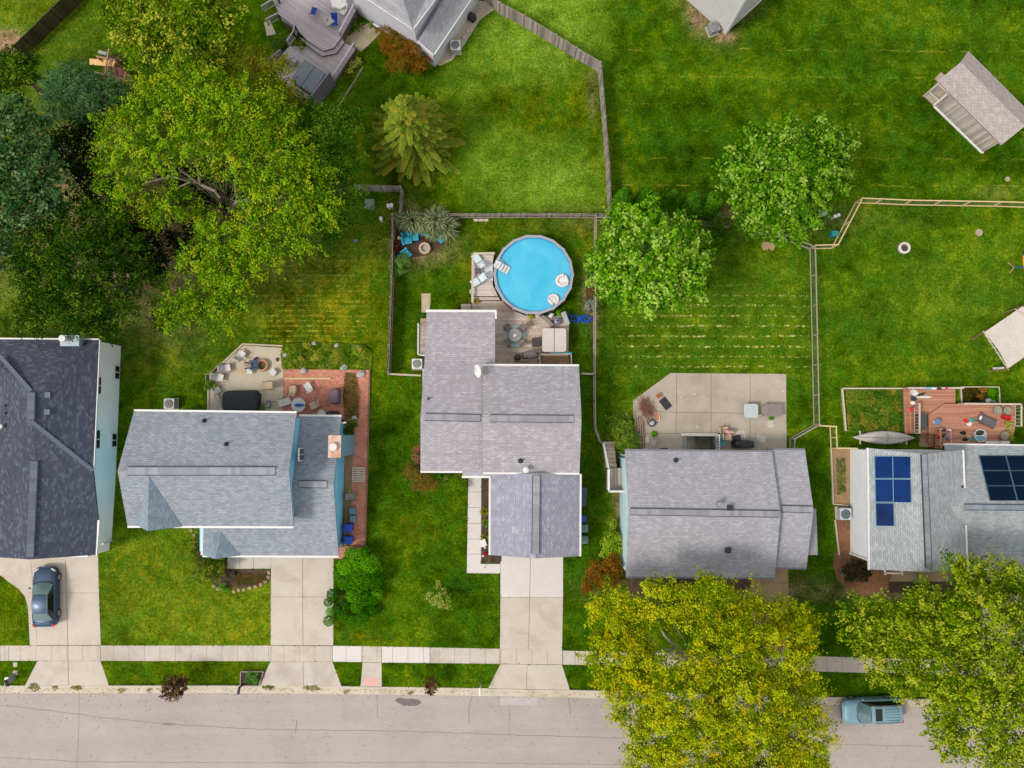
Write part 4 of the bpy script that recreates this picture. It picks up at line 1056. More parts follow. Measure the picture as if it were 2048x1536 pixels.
def leaves(name, centers, dirs, L, Wd, lv, matl, parent, fold=0.25, jitter=0.35, axis=None):
    """one mesh of leaf-sized kites. centers (n,3); dirs (n,3) leaf normals; lv (n,3) colour controls"""
    n = len(centers)
    nrm = dirs / (np.linalg.norm(dirs, axis=1, keepdims=True) + 1e-9)
    r = RNG.normal(size=(n, 3)); ax = np.cross(nrm, r) if axis is None else axis - nrm * (axis * nrm).sum(1, keepdims=True); ax /= (np.linalg.norm(ax, axis=1, keepdims=True) + 1e-9)
    bx = np.cross(nrm, ax)
    l = L * (1 + RNG.uniform(-jitter, jitter, (n, 1))); w = Wd * (1 + RNG.uniform(-jitter, jitter, (n, 1)))
    tip = centers + ax * l * .5 - nrm * l * .12; base = centers - ax * l * .5
    lf = centers + bx * w * .5 + nrm * w * fold * .5 + ax * l * .05; rt = centers - bx * w * .5 + nrm * w * fold * .5 + ax * l * .05
    V = np.stack([base, rt, tip, lf], 1).reshape(-1, 3) - np.array(parent.location)
    Q = np.arange(4 * n).reshape(n, 4)
    me = npmesh(name, V, Q)
    set_attr(me, 'lv', np.repeat(lv, 4, axis=0))
    me.materials.append(matl)
    o = bpy.data.objects.new(name, me); COL.objects.link(o); o.parent = parent
    return o
M_BARK = mat('bark_grey', (150, 136, 116), .9, .25, 6)
M_BARKD = mat('bark_brown', (92, 74, 58), .9, .25, 6)
M_BARKL = mat('bark_pale', (190, 182, 164), .9, .15, 6)
def fib(n):
    i = np.arange(n) + .5; ph = np.arccos(1 - 2 * i / n); th = np.pi * (1 + 5 ** .5) * i
    return np.stack([np.cos(th) * np.sin(ph), np.sin(th) * np.sin(ph), np.cos(ph)], -1)
def tree(name, label, cat, lobes, leafm, base=None, L=.22, Wd=.13, dens=1.0, clump=.55, clumps=1.0, bark=None, trunk_r=.22, group=None,
         limbs=True, up=.9, twig=.012, inner=.25, flat=.55, extra_limbs=None, drop=.5, low=-.15, shell=(.55, 1.0), lumpy=.26, lk=1.0, el=1.6, fill=.5):
    """lobes: (px, py, radius px, height m [, flatten]) -> crown of leaf clumps hung on limbs"""
    lb = []
    for q in lobes:
        c = P(q[0], q[1], q[3]); r = q[2] * MP(q[3]); lb.append((np.array(c), r, (q[4] if len(q) > 4 else .7) * r))
    tot = sum(r * r for _, r, _ in lb)
    cx = sum(c * r * r for c, r, _ in lb) / tot
    b = P(*base) if base else Vector((cx[0], cx[1], 0))
    t_ = thing(name, label, cat, (b.x, b.y, 0), 0, group)
    cs, outs, rv = [], [], []
    for c, r, rz in lb:
        n = max(5, int(clumps * 5.2 * (r / clump) ** 2))
        d = RNG.normal(size=(n * 2, 3)); d /= np.linalg.norm(d, axis=1, keepdims=True)
        d = d[d[:, 2] > low][:n]
        k = RNG.uniform(shell[0], shell[1], (len(d), 1)) * (1 + lumpy * np.sin(d[:, :1] * 7 + r * 9) * np.cos(d[:, 1:2] * 6 + c[0] * 3))
        cs.append(c + d * k * np.array([r, r, rz])); outs.append(d * k)
    C_ = np.concatenate(cs); O_ = np.concatenate(outs)
    # drop clumps buried deep inside another lobe
    keep = np.ones(len(C_), bool)
    for c, r, rz in lb:
        q = np.linalg.norm((C_ - c) / np.array([r, r, rz]), axis=1); keep &= ~((q < drop) & (RNG.random(len(C_)) > inner))
    C_, O_ = C_[keep], O_[keep]
    m = len(C_)
    per = max(6, int(dens * 26 * (clump / .55) ** 2 * (.22 / L) ** 1.5))
    cr = clump * RNG.uniform(.6, 1.35, (m, 1))
    oh = O_ * np.array([1, 1, .45]); oh = oh / (np.linalg.norm(oh, axis=1, keepdims=True) + 1e-6)
    cent = np.repeat(C_, per, 0)
    off = RNG.normal(size=(m * per, 3)); off /= np.linalg.norm(off, axis=1, keepdims=True); off *= RNG.random((m * per, 1)) ** .45
    off[:, 2] = off[:, 2] * flat
    off = off * np.repeat(cr, per, 0) * (.9 if el > 1.2 else 1.0)
    ohr = np.repeat(oh, per, 0); al_ = (off * ohr).sum(1, keepdims=True); off = (off - al_ * ohr) * (1.25 - .25 * el - .35 * np.clip(al_ / clump, -1, 1)) + al_ * ohr * el
    pos = cent + off
    pos[:, 2] = np.maximum(pos[:, 2], .25)
    out = np.repeat(O_, per, 0)
    dr = out * .5 + off / clump * .5 + np.array([0, 0, up]) + RNG.normal(size=pos.shape) * .45
    lv = np.stack([np.repeat(RNG.random(m), per), RNG.random(m * per), np.clip(np.repeat(RNG.random(m), per) + RNG.normal(size=m * per) * .12, 0, 1)], -1)
    if fill > 0:      # inner foliage under the outer sprays, shade painted by darker leaf values
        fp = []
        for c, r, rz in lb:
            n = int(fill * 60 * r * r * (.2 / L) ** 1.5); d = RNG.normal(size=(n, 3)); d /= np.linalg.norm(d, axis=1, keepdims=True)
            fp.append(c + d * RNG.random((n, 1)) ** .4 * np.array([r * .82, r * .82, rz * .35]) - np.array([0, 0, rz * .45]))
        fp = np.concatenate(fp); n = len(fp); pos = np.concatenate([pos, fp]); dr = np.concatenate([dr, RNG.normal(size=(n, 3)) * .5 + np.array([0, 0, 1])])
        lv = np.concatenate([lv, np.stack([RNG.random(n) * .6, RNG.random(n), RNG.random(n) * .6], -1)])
    pos[:, 2] = np.maximum(pos[:, 2], .2)
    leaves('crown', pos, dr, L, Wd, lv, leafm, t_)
    # trunk, limbs and twigs
    mb = MB(); zt = max(.8, min(c[2] for c, _, _ in lb) * .45)
    top = Vector((b.x + (cx[0] - b.x) * .4, b.y + (cx[1] - b.y) * .4, zt))
    mb.tube([(b.x, b.y, -.1), (b.x * .97 + top.x * .03, b.y * .97 + top.y * .03, .3), top], [trunk_r * 1.35, trunk_r, trunk_r * .85], 8)
    if limbs:
        for c, r, rz in lb:
            c = Vector(c) - Vector((0, 0, rz * .35)); mid = top.lerp(c, .5) + Vector((random.uniform(-.3, .3), random.uniform(-.3, .3), .15 * (c - top).length))
            lr = trunk_r * .34 * min(1.2, r / 2.0) * lk
            mb.tube([top - Vector((0, 0, .1)), top.lerp(mid, .5) + Vector((0, 0, .1)), mid, mid.lerp(c, .6), c], [lr * 1.3, lr * 1.1, lr, lr * .75, lr * .5], 6)
            near = [Vector(x) for x in C_[np.linalg.norm(C_ - np.array(c), axis=1) < r * 1.1]]
            random.shuffle(near)
            for x in near[:int(5 * (r / 2.0) ** 1.2) + 2]:
                s = mid.lerp(c, random.uniform(.3, 1)); m_ = s.lerp(x, .55) + Vector((random.uniform(-.2, .2), random.uniform(-.2, .2), random.uniform(-.05, .25)))
                mb.tube([s, m_, x], [lr * .38, lr * .25, twig], 4)
    for el in (extra_limbs or []):
        pts = [P(*q[:3]) for q in el]; rr = [q[3] for q in el]; mb.tube(pts, rr, 6)
    obj('trunk', mb, bark or M_BARK, t_, world=True)
    return t_
# leaf colours
L_LIME = leafmat('lime_leaves', (46, 98, 0), (158, 204, 30), (196, 202, 38), .2)  # alt tone paints lit-side highlights into the willow leaves
L_MAPLE = leafmat('maple_leaves', (54, 118, 0), (150, 204, 40), (196, 226, 100), .22)
L_MAPLE2 = leafmat('maple_leaves_deep', (46, 104, 0), (136, 190, 36), (180, 212, 90), .18)
L_GOLD = leafmat('golden_leaves', (100, 134, 0), (212, 218, 30), (232, 206, 20), .10)
L_ELM = leafmat('elm_leaves', (66, 110, 0), (176, 196, 30), (210, 210, 66), .18)
L_DARK = leafmat('dark_leaves', (20, 56, 4), (60, 104, 16), (140, 164, 36), .13)
L_BLUE = leafmat('blue_green_leaves', (30, 66, 24), (88, 130, 70), (150, 180, 120), .2)  # alt tone paints pale highlights on the leaf clusters
L_MID = leafmat('mid_leaves', (56, 102, 14), (104, 148, 28), None)
L_OLIVE = leafmat('olive_leaves', (84, 104, 14), (134, 142, 30), (150, 138, 28), .3)
L_TOPL = leafmat('sunlit_leaves', (54, 98, 4), (126, 158, 18), (206, 206, 66), .25)
L_SPR = leafmat('spruce_needles', (84, 116, 14), (170, 186, 64), (182, 170, 56), .2, trans=.15)
L_THU = leafmat('thuja_sprays', (40, 92, 6), (96, 156, 28), None, trans=.15)
L_JUN = leafmat('juniper_sprays', (46, 116, 0), (122, 192, 24), None, trans=.15)
L_RUST = leafmat('rust_leaves', (128, 74, 20), (178, 116, 36), (112, 118, 24), .3)
L_BRN = leafmat('brown_leaves', (128, 96, 38), (172, 134, 56), (120, 120, 40), .25)
L_PUR = leafmat('purple_leaves', (46, 30, 24), (112, 80, 56), (170, 136, 80), .15)
L_BUSH = leafmat('bush_leaves', (72, 118, 30), (124, 162, 48), (176, 180, 60), .2)
L_SHADE = leafmat('painted_shade_leaves', (16, 32, 8), (40, 62, 16), None)  # very dark green, paints the shade between and below the crowns
L_PINK = leafmat('rose_petals', (86, 104, 40), (150, 130, 80), (226, 110, 104), .4)
L_REED = leafmat('reed_blades', (84, 112, 70), (166, 176, 128), (190, 186, 140), .3)
L_YEL = leafmat('pale_yellow_leaves', (172, 178, 70), (206, 206, 110), None)
L_GOLDP = leafmat('potted_golden', (176, 160, 20), (206, 190, 50), None)
tree('golden_tree', 'large golden-green street tree leaning over the road and pavement, pale limbs showing in a gap', 'tree',
     [(1225, 1225, 56, 7.5), (1318, 1206, 52, 8), (1420, 1200, 62, 8), (1520, 1240, 58, 7.5), (1590, 1245, 48, 7), (1240, 1330, 68, 8), (1270, 1290, 42, 7.5), (1300, 1345, 40, 8), (1450, 1300, 78, 9.5), (1550, 1320, 80, 8.5),
      (1270, 1395, 60, 8), (1370, 1400, 90, 10), (1490, 1410, 95, 10), (1590, 1400, 62, 8), (1310, 1470, 60, 8), (1400, 1490, 85, 9), (1510, 1500, 85, 9), (1600, 1480, 68, 8), (1420, 1180, 24, 8.5), (1300, 1540, 52, 7.5), (1440, 1580, 80, 8), (1590, 1550, 65, 7.5)],
     L_GOLD, base=(1370, 1320), L=.175, Wd=.11, dens=1.6, clump=.48, clumps=1.1, up=.6, bark=M_BARKL, trunk_r=.26, drop=.6, inner=.25, lk=.3, fill=1.3,
     extra_limbs=[[(1368, 1312, 4, .2), (1352, 1305, 6, .14), (1345, 1288, 7, .11), (1330, 1272, 7.6, .08), (1318, 1252, 8, .05), (1325, 1222, 8.3, .02)], [(1352, 1300, 6.4, .1), (1330, 1300, 7, .08), (1300, 1306, 7.6, .04)], [(1362, 1312, 5, .1), (1362, 1300, 6.5, .06), (1356, 1288, 7, .03)]])
tree('lime_tree', 'large fresh green tree at the lower right corner overhanging the road', 'tree',
     [(1725, 1245, 50, 7), (1790, 1250, 55, 7.5), (1860, 1215, 52, 8), (1740, 1300, 40, 7), (1800, 1305, 52, 8), (1880, 1290, 75, 9), (1935, 1165, 50, 8.5), (1905, 1125, 28, 8), (1985, 1150, 45, 8), (2040, 1190, 70, 8), (1960, 1240, 80, 10), (2040, 1290, 90, 10),
      (1812, 1362, 44, 7.5), (1765, 1355, 26, 6.5), (1905, 1365, 78, 9.5), (1985, 1370, 95, 10), (1890, 1440, 48, 8), (1945, 1455, 75, 8.5), (2030, 1450, 90, 9), (2020, 1520, 55, 8), (2090, 1350, 90, 9), (1900, 1490, 34, 7), (2100, 1500, 60, 8)],
     L_ELM, base=(1935, 1320), L=.19, Wd=.13, dens=1.25, clump=.44, clumps=.85, up=.55, bark=M_BARKD, trunk_r=.26, drop=.6, inner=.2, lk=.4, fill=1.2)
tree('willow_tree', 'wide bright green tree with bare forked limbs showing in its middle', 'tree',
     [(255, 275, 62, 8.5), (320, 215, 70, 9.5), (400, 190, 70, 10), (475, 225, 72, 10), (545, 240, 62, 9), (240, 350, 52, 8), (320, 300, 60, 9.5), (400, 280, 62, 10.5), (470, 310, 55, 10), (550, 320, 70, 9.5), (265, 400, 48, 7.5), (330, 415, 45, 7), (610, 350, 58, 8.5),
      (560, 400, 62, 8.5), (640, 410, 52, 8), (505, 440, 50, 8), (590, 465, 55, 8), (540, 500, 45, 7.5), (440, 468, 46, 7), (400, 440, 34, 6), (425, 345, 26, 9), (352, 392, 30, 6.5), (500, 375, 28, 8), (445, 530, 48, 6.5), (500, 500, 45, 6.5), (455, 590, 42, 6), (480, 580 - 30, 42, 6.5), (405, 590, 50, 6), (350, 620, 45, 6), (440, 640, 36, 5.5), (385, 520, 34, 6.5), (330, 570, 25, 6)],
     L_LIME, base=(450, 430), L=.19, Wd=.10, dens=1.5, clump=.46, clumps=1.0, up=.5, trunk_r=.3, drop=.62, inner=.25, el=1.9, bark=M_BARK, lk=.22,
     extra_limbs=[[(452, 424, 1, .24), (440, 400, 4, .15), (400, 368, 6.5, .10), (360, 340, 8, .06), (320, 300, 9, .03)], [(400, 368, 6.5, .08), (392, 320, 8.5, .07), (352, 240, 10.5, .03)], [(392, 366, 6.6, .1), (340, 352, 8, .07), (285, 368, 8.6, .03)], [(400, 368, 6.4, .12), (430, 382, 6.4, .1), (440, 395, 6, .1)],
                  [(455, 424, 2, .26), (476, 402, 5, .16), (530, 400, 7, .1), (580, 395, 8, .05)], [(476, 402, 5, .14), (470, 370, 7.5, .08), (480, 330, 9.5, .04)], [(476, 402, 4.5, .14), (500, 430, 6, .09), (490, 480, 7, .05)], [(380, 364, 7, .07), (345, 380, 7, .05), (320, 395, 7, .02)], [(430, 520, 4.5, .05), (420, 500, 5.2, .05), (415, 470, 5.5, .03)], [(395, 540, 5, .03), (425, 515, 5.5, .03), (440, 480, 6, .02)]])
tree('shade_tree', 'dark green bushy tree between the willow-like tree and the spruce', 'tree',
     [(600, 240, 55, 6.5), (650, 270, 60, 7), (690, 240, 38, 6.5), (640, 330, 58, 7), (695, 320, 40, 6.5), (690, 390, 45, 6), (640, 400, 45, 6), (660, 450, 45, 5.5), (600, 300, 45, 7)],
     leafmat('deep_green_leaves', (40, 92, 14), (86, 132, 24), (112, 146, 30), .25), L=.20, Wd=.13, dens=.9, clump=.55, clumps=.85)
tree('olive_tree', 'olive green tree beside the hot tub deck, paler than its neighbours', 'tree',
     [(560, 150, 40, 8), (520, 185, 45, 8), (480, 130, 45, 7.5), (580, 200, 35, 7.5), (440, 170, 40, 7.5), (520, 120, 28, 7)],
     L_OLIVE, L=.17, Wd=.09, dens=.9, clump=.5)
tree('maple_tree', 'sunlit yellow-green tree at the top left beside the play set', 'tree',
     [(245, 30, 45, 8), (310, -10, 60, 9), (300, 60, 65, 9), (370, 20, 70, 10), (430, 60, 58, 9), (370, 95, 60, 9), (300, 110, 45, 8), (450, 0, 50, 8.5), (250, 75, 35, 7.5), (420, 120, 38, 8), (460, 95, 32, 7.5)],
     L_TOPL, L=.22, Wd=.16, dens=.9, clump=.5, clumps=1.0, up=.7)
tree('maple_tree', 'bright fresh green maple overhanging the east fence of the pool yard', 'tree',
     [(1262, 455, 42, 6.5), (1290, 445, 40, 7), (1362, 468, 44, 6.5), (1310, 500, 66, 8), (1370, 520, 52, 7), (1225, 500, 40, 6), (1215, 540, 45, 6), (1255, 560, 55, 6.5), (1320, 560, 60, 7), (1380, 560, 42, 6.5), (1220, 580, 30, 5.5), (1300, 600, 32, 6), (1345, 590, 35, 6), (1303, 405, 16, 7), (1400, 490, 25, 6), (1240, 440, 28, 6)],
     L_MAPLE, base=(1275, 545), L=.25, Wd=.20, dens=1.5, clump=.42, clumps=.85, up=.6, lumpy=.24, trunk_r=.18)
tree('maple_tree', 'full round green maple on the back lawn by the row of upright evergreens', 'tree',
     [(1510, 300, 55, 7), (1570, 290, 55, 8), (1635, 285, 52, 7.5), (1670, 300, 38, 7), (1480, 360, 42, 6.5), (1540, 350, 65, 8.5), (1610, 350, 70, 9), (1660, 350, 45, 7.5), (1500, 410, 45, 6.5), (1560, 415, 60, 8), (1620, 410, 48, 7), (1540, 450, 45, 6), (1590, 455, 32, 6), (1465, 330, 25, 6.5), (1690, 270, 18, 7), (1500, 455, 22, 5.5)],
     L_MAPLE2, L=.24, Wd=.18, dens=1.5, clump=.44, clumps=.9, up=.6, lumpy=.24, trunk_r=.22)
tree('dark_tree', 'large dark green tree behind the slate-roofed house on the left edge', 'tree',
     [(80, 500, 60, 7.5), (140, 460, 55, 7.5), (200, 440, 55, 7.5), (90, 560, 62, 8), (160, 530, 75, 9.5), (230, 500, 60, 8), (265, 540, 45, 7), (80, 610, 52, 7), (150, 600, 65, 8.5), (220, 590, 58, 8), (180, 645, 38, 7), (60, 520, 35, 7), (215, 645, 30, 6.5), (50, 640, 30, 6)],
     L_DARK, L=.20, Wd=.11, dens=1.0, clump=.44, clumps=1.1, up=.5, el=2.1)
tree('blue_green_tree', 'tall blue-green tree at the left edge of the frame', 'tree',
     [(30, 220, 42, 8), (70, 260, 45, 8.5), (15, 290, 55, 9.5), (80, 320, 50, 9), (30, 360, 60, 9.5), (100, 370, 45, 8.5), (-20, 330, 60, 9), (60, 410, 50, 8), (10, 430, 50, 8), (110, 420, 32, 7.5), (-20, 480, 60, 7)],
     L_BLUE, L=.24, Wd=.17, dens=.85, clump=.48, clumps=1.0, up=.6)
tree('round_evergreen', 'dense rounded blue-green evergreen beside the play set', 'evergreen tree',
     [(120, 170, 38, 4.5), (155, 165, 45, 5), (120, 205, 38, 4.5), (170, 205, 52, 5), (215, 190, 42, 4.5), (240, 200, 28, 4)],
     leafmat('evergreen_sprays', (44, 86, 44), (84, 124, 70), (112, 148, 92), .15, trans=.1), L=.14, Wd=.08, dens=1.1, clump=.33, clumps=1.2, flat=.9)
tree('shrubby_tree', 'low dark green shrubby tree below the board fence at the left edge', 'tree',
     [(20, 130, 38, 4), (50, 150, 36, 4), (15, 170, 32, 3.5), (60, 120, 20, 3.5)], L_DARK, L=.17, Wd=.11, clump=.4)
tree('shade_fill_tree', 'added dark foliage standing in for shade between the left-hand crowns', 'tree',  # foliage added to darken the gap, shade put into its leaf colour
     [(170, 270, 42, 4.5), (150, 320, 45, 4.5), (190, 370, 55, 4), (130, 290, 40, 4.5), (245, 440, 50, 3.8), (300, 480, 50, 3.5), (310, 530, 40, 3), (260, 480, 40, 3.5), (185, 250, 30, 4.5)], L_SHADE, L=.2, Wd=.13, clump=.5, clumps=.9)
tree('shade_fill_tree', 'added dark foliage standing in for shade under the bare forked limbs', 'tree', [(380, 370, 60, 2.5), (440, 400, 60, 2.5), (430, 520, 40, 2), (380, 480, 50, 2), (330, 640, 25, 1.5), (500, 400, 40, 2.5)], L_SHADE, L=.2, Wd=.13, clump=.5, clumps=.55, trunk_r=.1)  # dark leaves put in as painted shade below the limbs
tree('undergrowth_shrub', 'dark shrub growing along the wire fence between the two maples', 'shrub',
     [(1425, 470, 26, 1.6), (1455, 478, 24, 1.6), (1440, 450, 20, 1.4), (1480, 455, 20, 1.5), (1395, 462, 16, 1.3)], L_MID, L=.16, Wd=.11, clump=.35, trunk_r=.06)
def spruce(label, apex, rpx, h):
    b = P(NX + (apex[0] - NX) * (HC - h) / HC, NY + (apex[1] - NY) * (HC - h) / HC)
    t_ = thing('spruce_tree', label, 'spruce', (b.x, b.y, 0)); Rm = rpx * MP(1.5)
    pos, dr, lv, ax = [], [], [], []; mb = MB(); mb.tube([(b.x, b.y, 0), (b.x, b.y, h * .5), (b.x, b.y, h)], [.2, .12, .02], 8)
    z = h * .985
    while z > .5:
        f = (h - z) / (h - .5); rad = Rm * (.05 + .95 * f ** .8); nb = int(8 + 17 * f)
        a0 = random.random() * 6.28
        for k in range(nb):
            a = a0 + 2 * math.pi * k / nb + random.uniform(-.22, .22); rr = rad * random.uniform(.6, 1.16); cl, cr_ = random.random(), random.random()
            ca, sa = math.cos(a), math.sin(a); zz = z + random.uniform(-.2, .2)
            ln = max(3, int(rr / .05)); wmax = .10 + .085 * rr
            for i in range(ln):
                u = (i + .5) / ln; r_ = rr * u; zb = zz - .34 * rr * u + .16 * rr * u * u
                wd = wmax * (1 - u) ** .6 * min(1, u * 4 + .25) + .05
                for sgn in (-1, 1):
                    for q in (.15, .45, .75, 1.0):
                        ww = sgn * q * wd; rx = r_ + q * wd * .8
                        pos.append((b.x + rx * ca - ww * sa, b.y + rx * sa + ww * ca, zb - q * wd * .3 + random.uniform(-.02, .04)))
                        dr.append((ca * .25 - sgn * sa * .25, sa * .25 + sgn * ca * .25, 1)); lv.append((.3 + .4 * cl, random.random(), cr_))
                        ax.append((ca - sgn * sa * (.4 + q * .6), sa + sgn * ca * (.4 + q * .6), -.15))
            mb.tube([(b.x, b.y, zz), (b.x + rr * .9 * ca, b.y + rr * .9 * sa, zz - .26 * rr)], [.03, .01], 4)
        z -= (.36 + .10 * f)
    pos = np.array(pos); dr = np.array(dr) + RNG.normal(size=pos.shape) * .15
    leaves('crown', pos, dr, .17, .05, np.array(lv), L_SPR, t_, axis=np.array(ax) + RNG.normal(size=pos.shape) * .1)
    obj('trunk', mb, M_BARKD, t_, world=True)
spruce('tall olive-green spruce with drooping branches behind the west end of the pool yard', (803, 198), 97, 9.0)
def sprays(name, label, cat, blobs, leafm, L=.12, Wd=.06, dens=1.0, group=None, up=.3, stem=.05):
    """blobs in metres (x,y,z,rx,ry,rz): dense sprays standing out of rounded masses"""
    n0 = len(blobs); bx = sum(b[0] for b in blobs) / n0; by = sum(b[1] for b in blobs) / n0
    t_ = thing(name, label, cat, (bx, by, 0), 0, group)
    P_, D_, V_ = [], [], []
    mb = MB()
    for (x, y, z, rx, ry, rz) in blobs:
        n = int(dens * 1500 * (rx * ry + rx * rz + ry * rz) / 3 * 2.2 * (.1 / L) ** 1.2)
        d = RNG.normal(size=(n, 3)); d /= np.linalg.norm(d, axis=1, keepdims=True)
        lump = 1 + .07 * np.sin(d[:, :1] * 9 + x) * np.cos(d[:, 1:2] * 8 + y) * 1.5
        p = np.array([x, y, z]) + d * np.array([rx, ry, rz]) * lump * RNG.uniform(.88, 1.03, (n, 1))
        p[:, 2] = np.maximum(p[:, 2], .03)
        P_.append(p); D_.append(d + np.array([0, 0, up]) + RNG.normal(size=d.shape) * .55)
        V_.append(np.stack([np.full(n, random.random()), RNG.random(n), RNG.random(n)], -1))
        mb.tube([(bx + (x - bx) * .5, by + (y - by) * .5, 0), (x, y, max(.1, z - rz * .2)), (x, y, z + rz * .3)], [stem * 1.5, stem, stem * .4], 5)
    leaves('foliage', np.concatenate(P_), np.concatenate(D_), L, Wd, np.concatenate(V_), leafm, t_, fold=.4)
    obj('stem', mb, M_BARKD, t_, world=True)
    return t_
for i, (tx, ty, dbl) in enumerate([(1258, 376, 0), (1301, 372, 0), (1315, 385, 0), (1352, 381, 1), (1397, 384, 1), (1440, 384, 1)]):
    k = (HC - 5.4) / HC; b = P(NX + (tx - NX) * k, NY + (ty - NY) * k)
    def cone(cx, cy, hh, r): return [(cx, cy, hh * .2, r, r, hh * .24), (cx, cy, hh * .42, r * .88, r * .88, hh * .28), (cx, cy, hh * .64, r * .62, r * .62, hh * .26), (cx, cy, hh * .82, r * .36, r * .36, hh * .18)]
    bl = cone(b.x, b.y, 5.4, .82 if i not in (1, 2) else .62)
    if dbl: bl += cone(b.x + .34, b.y - .36, 4.7, .6)
    where = ['nearest the grey board fence', 'second from the grey board fence', 'third from the fence, in front of the second', 'fourth from the fence, twin tipped', 'fifth from the fence, twin tipped', 'farthest from the fence, beside the round maple'][i]
    sprays('arborvitae', 'upright dark green arborvitae in the row, ' + where, 'evergreen shrub', bl, L_THU, .16, .07, 1.0, 'upright evergreens in a row along the lawn edge')
# cloud-like juniper by the driveway
bl = []
for (x, y, r, z) in [(712, 1125, 34, 1.7), (690, 1135, 22, 1.5), (738, 1130, 24, 1.5), (745, 1160, 24, 1.4), (720, 1160, 30, 1.9), (692, 1165, 22, 1.6), (678, 1150, 16, 1.1), (664, 1190, 14, .9), (656, 1205, 11, .8), (705, 1192, 18, 1.5), (725, 1195, 22, 1.4), (752, 1190, 15, .9), (660, 1225, 11, .7), (656, 1243, 13, .7), (684, 1232, 15, .9), (703, 1238, 12, .8), (724, 1235, 16, .9), (742, 1222, 15, .8), (745, 1200, 14, 1), (690, 1212, 15, 1.0), (712, 1215, 15, 1.0), (672, 1218, 10, .8), (730, 1105, 14, 1.2), (700, 1108, 16, 1.2), (755, 1140, 12, .8)]:
    z *= random.uniform(.75, 1.3); c = P(x, y, z); rr = r * MP(z) * .80; bl.append((c.x, c.y, z * .8, rr, rr, max(.3, z * .38)))
sprays('juniper_bush', 'big cloud-shaped bright green juniper between the driveway and the lawn', 'bush', bl, L_JUN, .10, .05, 1.5)
def bush(label, blobs, leafm, name='bush', cat='bush', L=.13, Wd=.08, dens=1.0, clump=.28, z=None, group=None, **k):
    k.setdefault('el', 1.15); k.setdefault('fill', .8)
    return tree(name, label, cat, blobs, leafm, L=L, Wd=Wd, dens=dens * .9, clump=clump, trunk_r=.05, group=group, twig=.006, **k)
bush('orange-brown bush against the lilac-white house corner at the top', [(775, 72, 24, 1.4), (800, 90, 26, 1.6), (830, 100, 28, 1.6), (800, 125, 26, 1.5), (835, 130, 22, 1.3), (775, 95, 18, 1.2), (855, 115, 14, 1.2)], L_RUST, L=.12, Wd=.06, dens=1.5)
bush('small orange-brown bush at the front corner of the pool house', [(826, 945, 18, .9), (845, 962, 22, 1.0), (862, 970, 15, .9), (835, 970, 14, .8), (818, 935, 9, .7)], L_BRN, L=.09, Wd=.04, dens=1.6, clump=.2)
bush('pink rose bush by the side wall of the pool house', [(833, 898, 7, .7), (832, 912, 9, .8), (836, 925, 7, .6)], L_PINK, 'rose_bush', 'rose bush', L=.12, Wd=.1, clump=.15, dens=.9)
bush('green shrub under the front eave of the pool house beside the brown bush', [(884, 958, 13, .6), (898, 955, 9, .5)], L_BUSH, 'shrub', 'shrub', clump=.2)
bush('yellow-green shrub at the head of the front walk', [(916, 965, 14, .7), (905, 972, 9, .6), (926, 972, 9, .6), (920, 955, 10, .6)], leafmat('acid_leaves', (96, 138, 14), (140, 172, 26), None), 'shrub', 'shrub', L=.1, Wd=.05, dens=1.4, clump=.2)
bush('bright green leafy shrub in front of the pale blue side wall', [(1222, 1085, 20, 1.3), (1238, 1100, 15, 1.1), (1212, 1105, 14, 1.0), (1230, 1068, 10, .9), (1226, 1050, 8, .7)], leafmat('bright_leaves', (120, 158, 20), (178, 206, 52), None), 'shrub', 'shrub', L=.14, Wd=.1, dens=1.4)
bush('rusty orange bush at the front corner of the pale blue house', [(1192, 1140, 20, 1.3), (1225, 1130, 22, 1.5), (1180, 1165, 18, 1.0), (1212, 1160, 22, 1.3), (1238, 1155, 14, 1.0), (1170, 1182, 10, .8)], L_RUST, L=.12, Wd=.07, dens=1.5)
bush('leafy green plants beside the wooden stair at the pale blue house', [(1250, 870, 20, .7), (1262, 885, 18, .7), (1245, 890, 16, .6), (1235, 850, 20, .35), (1255, 850, 14, .4)], L_BUSH, 'shrub', 'shrub', L=.12, Wd=.08, dens=1.3)
bush('dark green shrub with yellow flecks beside the porch gable of the blue house', [(400, 1110, 22, 1.2), (425, 1130, 24, 1.2), (405, 1145, 22, 1.0), (440, 1125, 18, 1.1), (430, 1150, 14, .8), (395, 1085, 14, .8)], leafmat('flecked_leaves', (50, 84, 16), (96, 128, 26), (182, 178, 50), .22), 'shrub', 'shrub', L=.11, Wd=.08, dens=1.2)
bush('small green plant at the edge of the mulch bed near the pathway', [(446, 1174, 8, .35), (452, 1180, 6, .3)], L_JUN, 'garden_plant', 'plant', L=.1, clump=.15)
bush('dark shrub in the mulch ring at the corner of the solar panel house', [(1712, 1140, 24, 1.0), (1700, 1150, 14, .8), (1725, 1150, 16, .8), (1690, 1140, 8, .6)], leafmat('dark_barberry', (38, 34, 22), (74, 66, 38), (70, 80, 30), .2), 'shrub', 'shrub', L=.08, Wd=.05, dens=1.8, clump=.2)
bush('sparse pale yellow-green sapling on the front lawn of the pool house', [(856, 1193, 9, 1.2), (868, 1203, 11, 1.6), (882, 1208, 9, 1.5), (876, 1190, 8, 1.6), (888, 1182, 6, 1.2), (878, 1172, 8, 1.4), (892, 1215, 7, 1.1), (895, 1195, 6, 1.2)], L_YEL, 'sapling', 'small tree', L=.13, Wd=.06, dens=.6, clump=.22, clumps=.7)
